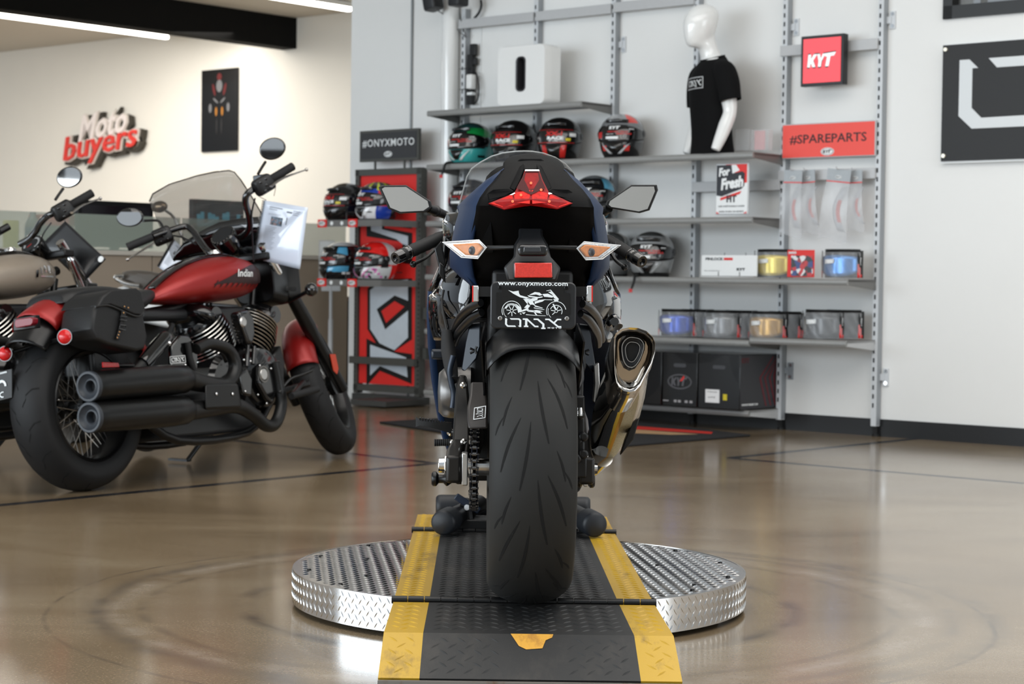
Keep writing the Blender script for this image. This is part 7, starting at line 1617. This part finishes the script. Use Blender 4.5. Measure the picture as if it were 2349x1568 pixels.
# ================= reception corner =================
def cpt(t_,z): return V((CE.x,CE.y,z))-ND*t_       # along the counter from its right end
CE=at_z(796,905,0)
CH_=1.035
side_=AD*-1
cl=6.0
cnt=mat('counter_taupe',S(158,144,128),.55,var=.03,scale=4)
k=0; seams=[0,.92,1.84,2.76,3.68,4.6,5.5]
for a,b in zip(seams,seams[1:]):
    r=thing('reception_cabinet','taupe reception counter cabinet, %s from the right end'%['first','second','third','fourth','fifth','sixth'][k],'cabinet',cpt(a,0),'taupe cabinets of the reception counter'); k+=1
    mb=MB(); o=cpt(a,0); q=lambda t_,d,z:cpt(t_,z)+side_*d-o
    mb.add([q(t_,d,z) for t_ in(a+.004,b-.004) for d in(0,.6) for z in(.09,CH_-.03)],[(0,1,3,2),(4,6,7,5),(0,4,5,1),(2,3,7,6),(0,2,6,4),(1,5,7,3)]); build('cabinet_body',mb,cnt,r,bev=.003)
    mb=MB(); mb.add([q(t_,d,z) for t_ in(a,b) for d in(.03,.58) for z in(0,.09)],[(0,1,3,2),(4,6,7,5),(0,4,5,1),(2,3,7,6),(0,2,6,4),(1,5,7,3)]); build('plinth',mb,mat('plinth_brown',S(70,66,60),.5),r)
def cbox(name,label,cat,t0,t1,d0,d1,z0,z1,m,group=None,bev=.002):
    o=cpt(t0,z0); mb=MB(); mb.add([cpt(t_,z)+side_*d-o for t_ in(t0,t1) for d in(d0,d1) for z in(z0,z1)],[(0,1,3,2),(4,6,7,5),(0,4,5,1),(2,3,7,6),(0,2,6,4),(1,5,7,3)]); ob=build(name,mb,m,None,bev=bev); ob.location=o
    if label: tag(ob,label,cat,group)
    return ob
cbox('counter_worktop','pale worktop running along the taupe reception counter','worktop',-.02,5.5,-.02,.64,CH_-.03,CH_,mat('worktop_pale',S(196,190,180),.35,var=.03))
gl=mat('frosted_green_glass',S(176,188,176),.25,alpha=.5,var=.02,coat=.4)
for i,(a,b) in enumerate(((.0,1.55),(1.58,3.1),(3.13,4.2),(4.4,5.4))):
    cbox('glass_screen','frosted greenish glass screen on the counter, %s from its right end'%['first','second','third','fourth'][i],'glass screen',a,b,.03,.045,CH_,CH_+.235,gl,'frosted screens on the reception counter',0)
def px_counter(px,py,d=.3):
    p=on_plane(px,py,cpt(0,0)+side_*d,side_); return (V((CE.x,CE.y,0))-V((p.x,p.y,0))).dot(ND),p.z
def screen(x0,x1,y0,y1,d,label,m,stand=True,bars_=False):
    ta,zt=px_counter(x1,y0,d); tb,zb2=px_counter(x0,y1,d); r=thing('monitor',label,'monitor',cpt(ta,CH_+.0)+side_*d); o=r.location.copy()
    q=lambda t_,dd,z:cpt(t_,z)+side_*(d+dd)-o
    mb=MB(); mb.add([q(t_,dd,z) for t_ in(ta,tb) for dd in(0,.04) for z in(zb2,zt)],[(0,1,3,2),(4,6,7,5),(0,4,5,1),(2,3,7,6),(0,2,6,4),(1,5,7,3)]); build('screen_case',mb,blksat,r,bev=.004)
    mb=MB(); e=.03; mb.add([q(t_,dd,z) for t_ in(ta+e,tb-e) for dd in(-.002,.0) for z in(zb2+e,zt-e)],[(0,1,3,2),(4,6,7,5),(0,4,5,1),(2,3,7,6),(0,2,6,4),(1,5,7,3)]); build('screen_face',mb,m,r)
    mb=MB(); tm_=(ta+tb)/2; mb.slab(q(tm_,.02,CH_),q(tm_,.02,zb2+.02),ND*.06,side_*.03); mb.slab(q(tm_-.1,.02,CH_+.006),q(tm_+.1,.02,CH_+.006),side_*.16,(0,0,.01)); build('monitor_stand',mb,blksat,r)
    if bars_:
        mb=MB(); 
        for i in range(12):
            f=(i+.5)/12; t_=tb-(tb-ta)*(.08+.84*f); h=(.35,.42,.1,.4,.36,.3,.05,.4,.44,.1,.2,.38)[i]*(zt-zb2); mb.add([q(t_+s,dd,z) for s in(-.016,.016) for dd in(-.004,-.002) for z in(zb2+.22*(zt-zb2),zb2+.22*(zt-zb2)+h)],[(0,1,3,2),(4,6,7,5),(0,4,5,1),(2,3,7,6),(0,2,6,4),(1,5,7,3)])
        s_=build('screen_chart',mb,mat('screen_teal',S(64,132,150),.4,emit=.5),r); s_['kind']='stuff'
    return r
screen(178,352,466,565,.25,'large dark monitor left of the round mirror on the reception counter',mat('screen_dark',S(24,20,26),.12))
screen(441,560,462,535,.25,'dark monitor showing teal bars, seen through the smoked windshield',mat('screen_black',S(20,26,32),.12),bars_=True)
# small things on the counter at the far left
def cthing(px,py,d,builder,name,label,cat):
    t_,z=px_counter(px,py,d); r=thing(name,label,cat,cpt(t_,CH_)+side_*d); builder(r); return r
def bott(r):
    mb=MB(); mb.lathe([(.001,0),(.045,0),(.05,.03),(.05,.16),(.03,.2),(.02,.21),(.02,.24),(.001,.24)],(0,0,0),(0,0,1),24); build('bottle_body',mb,mat('jug_grey',S(150,150,148),.4),r); mb=MB(); mb.lathe([(.051,.05),(.051,.14)],(0,0,0),(0,0,1),24,caps=False); build('bottle_label',mb,mat('label_blue_red',S(70,100,170),.5),r)
cthing(75,560,.2,bott,'spray_bottle','grey bottle with a blue label on the counter at far left','bottle')
def boxr(r):
    mb=MB(); mb.box((0,0,.11),(.26,.14,.22)); build('box_body',mb,mat('box_grey',S(128,128,126),.5),r,bev=.004); mb=MB(); mb.box((0,-.0,.19),(.264,.144,.07)); build('red_band',mb,redm,r)
cthing(118,560,.2,boxr,'red_grey_box','grey box with red band on the counter behind the taupe bike handlebar','box')
def cardy(r):
    mb=MB(); mb.box((0,0,.09),(.10,.01,.18)); build('card',mb,mat('card_yellow',S(214,196,70),.5),r)
cthing(25,560,.2,cardy,'yellow_card','yellow card standing on the counter at the left edge','card')
# dark cabinet and grey floor post right of the counter
p=at_z(757,903,0); o=p+side_*.1
r=thing('dark_cabinet','dark charcoal cabinet with a brown top edge between counter and display stand','cabinet',o)
zt=at_y(757,685,p.y).z
mb=MB(); M_=WM.to_3x3().to_4x4(); mb.box((.06,.30,zt/2),(.42,.35,zt-.03)); build('cabinet_body',mb,mat('cabinet_charcoal',S(40,41,43),.5),r,M=M_,bev=.004)
mb=MB(); mb.box((.06,.30,zt),(.44,.37,.03)); build('cabinet_top',mb,mat('top_brown',S(132,84,60),.4),r,M=M_)
p=at_z(760,905,0); yy=p.y-.35
r=thing('card_stand','slim grey metal post with a clear card holder in front of the dark cabinet','stand',V((at_y(757,880,yy).x,yy,0)))
zt=at_y(757,655,yy).z
mb=MB(); mb.lathe([(.001,0),(.15,0),(.15,.008),(.02,.014),(.001,.014)],(0,0,0),(0,0,1),32); build('base',mb,grey_alu,r)
mb=MB(); mb.tube([(0,0,.01),(0,0,zt*.7)],.018,14); mb.tube([(0,0,zt*.7),(0,0,zt)],.013,14); build('post',mb,grey_alu,r)
mb=MB(); mb.box((.0,0,zt+.01),(.14,.02,.1)); build('bracket',mb,grey_alu,r,bev=.004)
mb=MB(); mb.box((-.03,-.02,zt+.18),(.12,.03,.30)); build('card_holder',mb,mat('clear_holder_box',S(200,204,208),.1,alpha=.4,coat=.6),r,bev=.01)
# ================= wall lettering and poster on the reception wall =================
def bw(px,py,b=.03): a,z=wpx(px,py,BBK+b); return a,z
a0,z0=bw(160,368);a1,z1=bw(330,255)
r=thing('shop_sign','raised red and white Moto buyers lettering on the reception wall','sign',W(a0,BBK+.02,z0))
I_=WM.to_3x3().to_4x4()
tilt=(bw(328,312)[1]-bw(160,352)[1])/(bw(328,312)[0]-bw(160,352)[0])*.9
uu=V((1,0,tilt)); 
def sgn(px,py): a,z=bw(px,py); return V((a-a0,0,z-z0))
cB=(sgn(158,350)+sgn(325,330))/2+V((0,0,.03)); wB=bw(326,330)[0]-bw(158,330)[0]; hB=bw(240,300)[1]-bw(240,372)[1]
cMo=(sgn(190,285)+sgn(300,285))/2; wM=bw(298,280)[0]-bw(188,280)[0]; hM=bw(240,252)[1]-bw(240,312)[1]
for nm,grow,dd,m in (('sign_backing',.13,.08,mat('sign_dark_bronze',S(58,54,46),.6)),('sign_outline',.065,.012,mat('sign_cream_edge',S(214,206,198),.5))):
    mb=MB(); th_=.02 if nm=='sign_outline' else .05
    put_text(mb,'buyers',cB+V((0.03 if grow>.1 else 0,-.0 if nm!='sign_outline' else -.05,-.02 if grow>.1 else 0)),uu,UZ,wB*(1.0+grow*.6),hB*(1+grow*1.3),bold=grow,shear=.15,th=th_)
    put_text(mb,'Moto',cMo+V((0.03 if grow>.1 else 0,-.0 if nm!='sign_outline' else -.05,-.02 if grow>.1 else 0)),uu,UZ,wM*(1.0+grow*.6),hM*(1+grow*1.3),bold=grow*.8,shear=.3,th=th_ if nm!='sign_outline' else .015)
    build(nm,mb,m,r,M=I_)
mb=MB(); put_text(mb,'buyers',cB+V((0,-.075,0)),uu,UZ,wB,hB,bold=.01,shear=.15,th=.02); build('red_lettering',mb,mat('sign_coral_red',S(222,62,52),.45),r,M=I_)
mb=MB(); put_text(mb,'Moto',cMo+V((0,-.068,0)),uu,UZ,wM,hM,bold=.015,shear=.3,th=.01); build('white_lettering',mb,mat('sign_white',S(236,226,222),.45),r,M=I_)
# poster
c=[bw(465,163,.02),bw(547,157,.02),bw(545,348,.02),bw(462,349,.02)]; w_=(c[1][0]+c[2][0]-c[0][0]-c[3][0])/2; h_=(c[0][1]+c[1][1]-c[2][1]-c[3][1])/2
r=thing('wall_poster','glossy black poster of a dark motorcycle front on the reception wall','poster',W(c[3][0],BBK+.02,c[3][1]))
mb=MB(); mb.box((w_/2,.005,h_/2),(w_,.02,h_)); build('poster_panel',mb,mat('poster_black_gloss',S(14,13,13),.25,coat=.15,spec=.3,bump=.05,scale=3),r,M=I_)
mb=MB(); g=V((w_/2,-.0065,h_*.62))
def blob(x,z,rx,rz,m,ang=0): mb.add([V((g.x+x+rx*math.cos(k*PI/8)*math.cos(ang)-rz*math.sin(k*PI/8)*math.sin(ang),g.y,g.z+z+rx*math.cos(k*PI/8)*math.sin(ang)+rz*math.sin(k*PI/8)*math.cos(ang))) for k in range(16)],[tuple(range(16))],m)
for s in(-1,1): blob(s*.09,.12,.02,.07,0,s*-.3); blob(s*.06,.0,.05,.012,1,s*.6); blob(s*.15,-.08,.025,.05,1); blob(s*.05,-.12,.018,.05,2); blob(s*.04,-.28,.008,.09,3)
blob(0,.16,.05,.07,1); blob(0,.26,.04,.04,0)
build('poster_picture',mb,[mat('poster_red',S(96,16,16),.4),mat('poster_grey',S(112,112,114),.4),mat('poster_amber',S(170,110,30),.4),mat('poster_dim',S(44,42,42),.4)],r,M=I_)
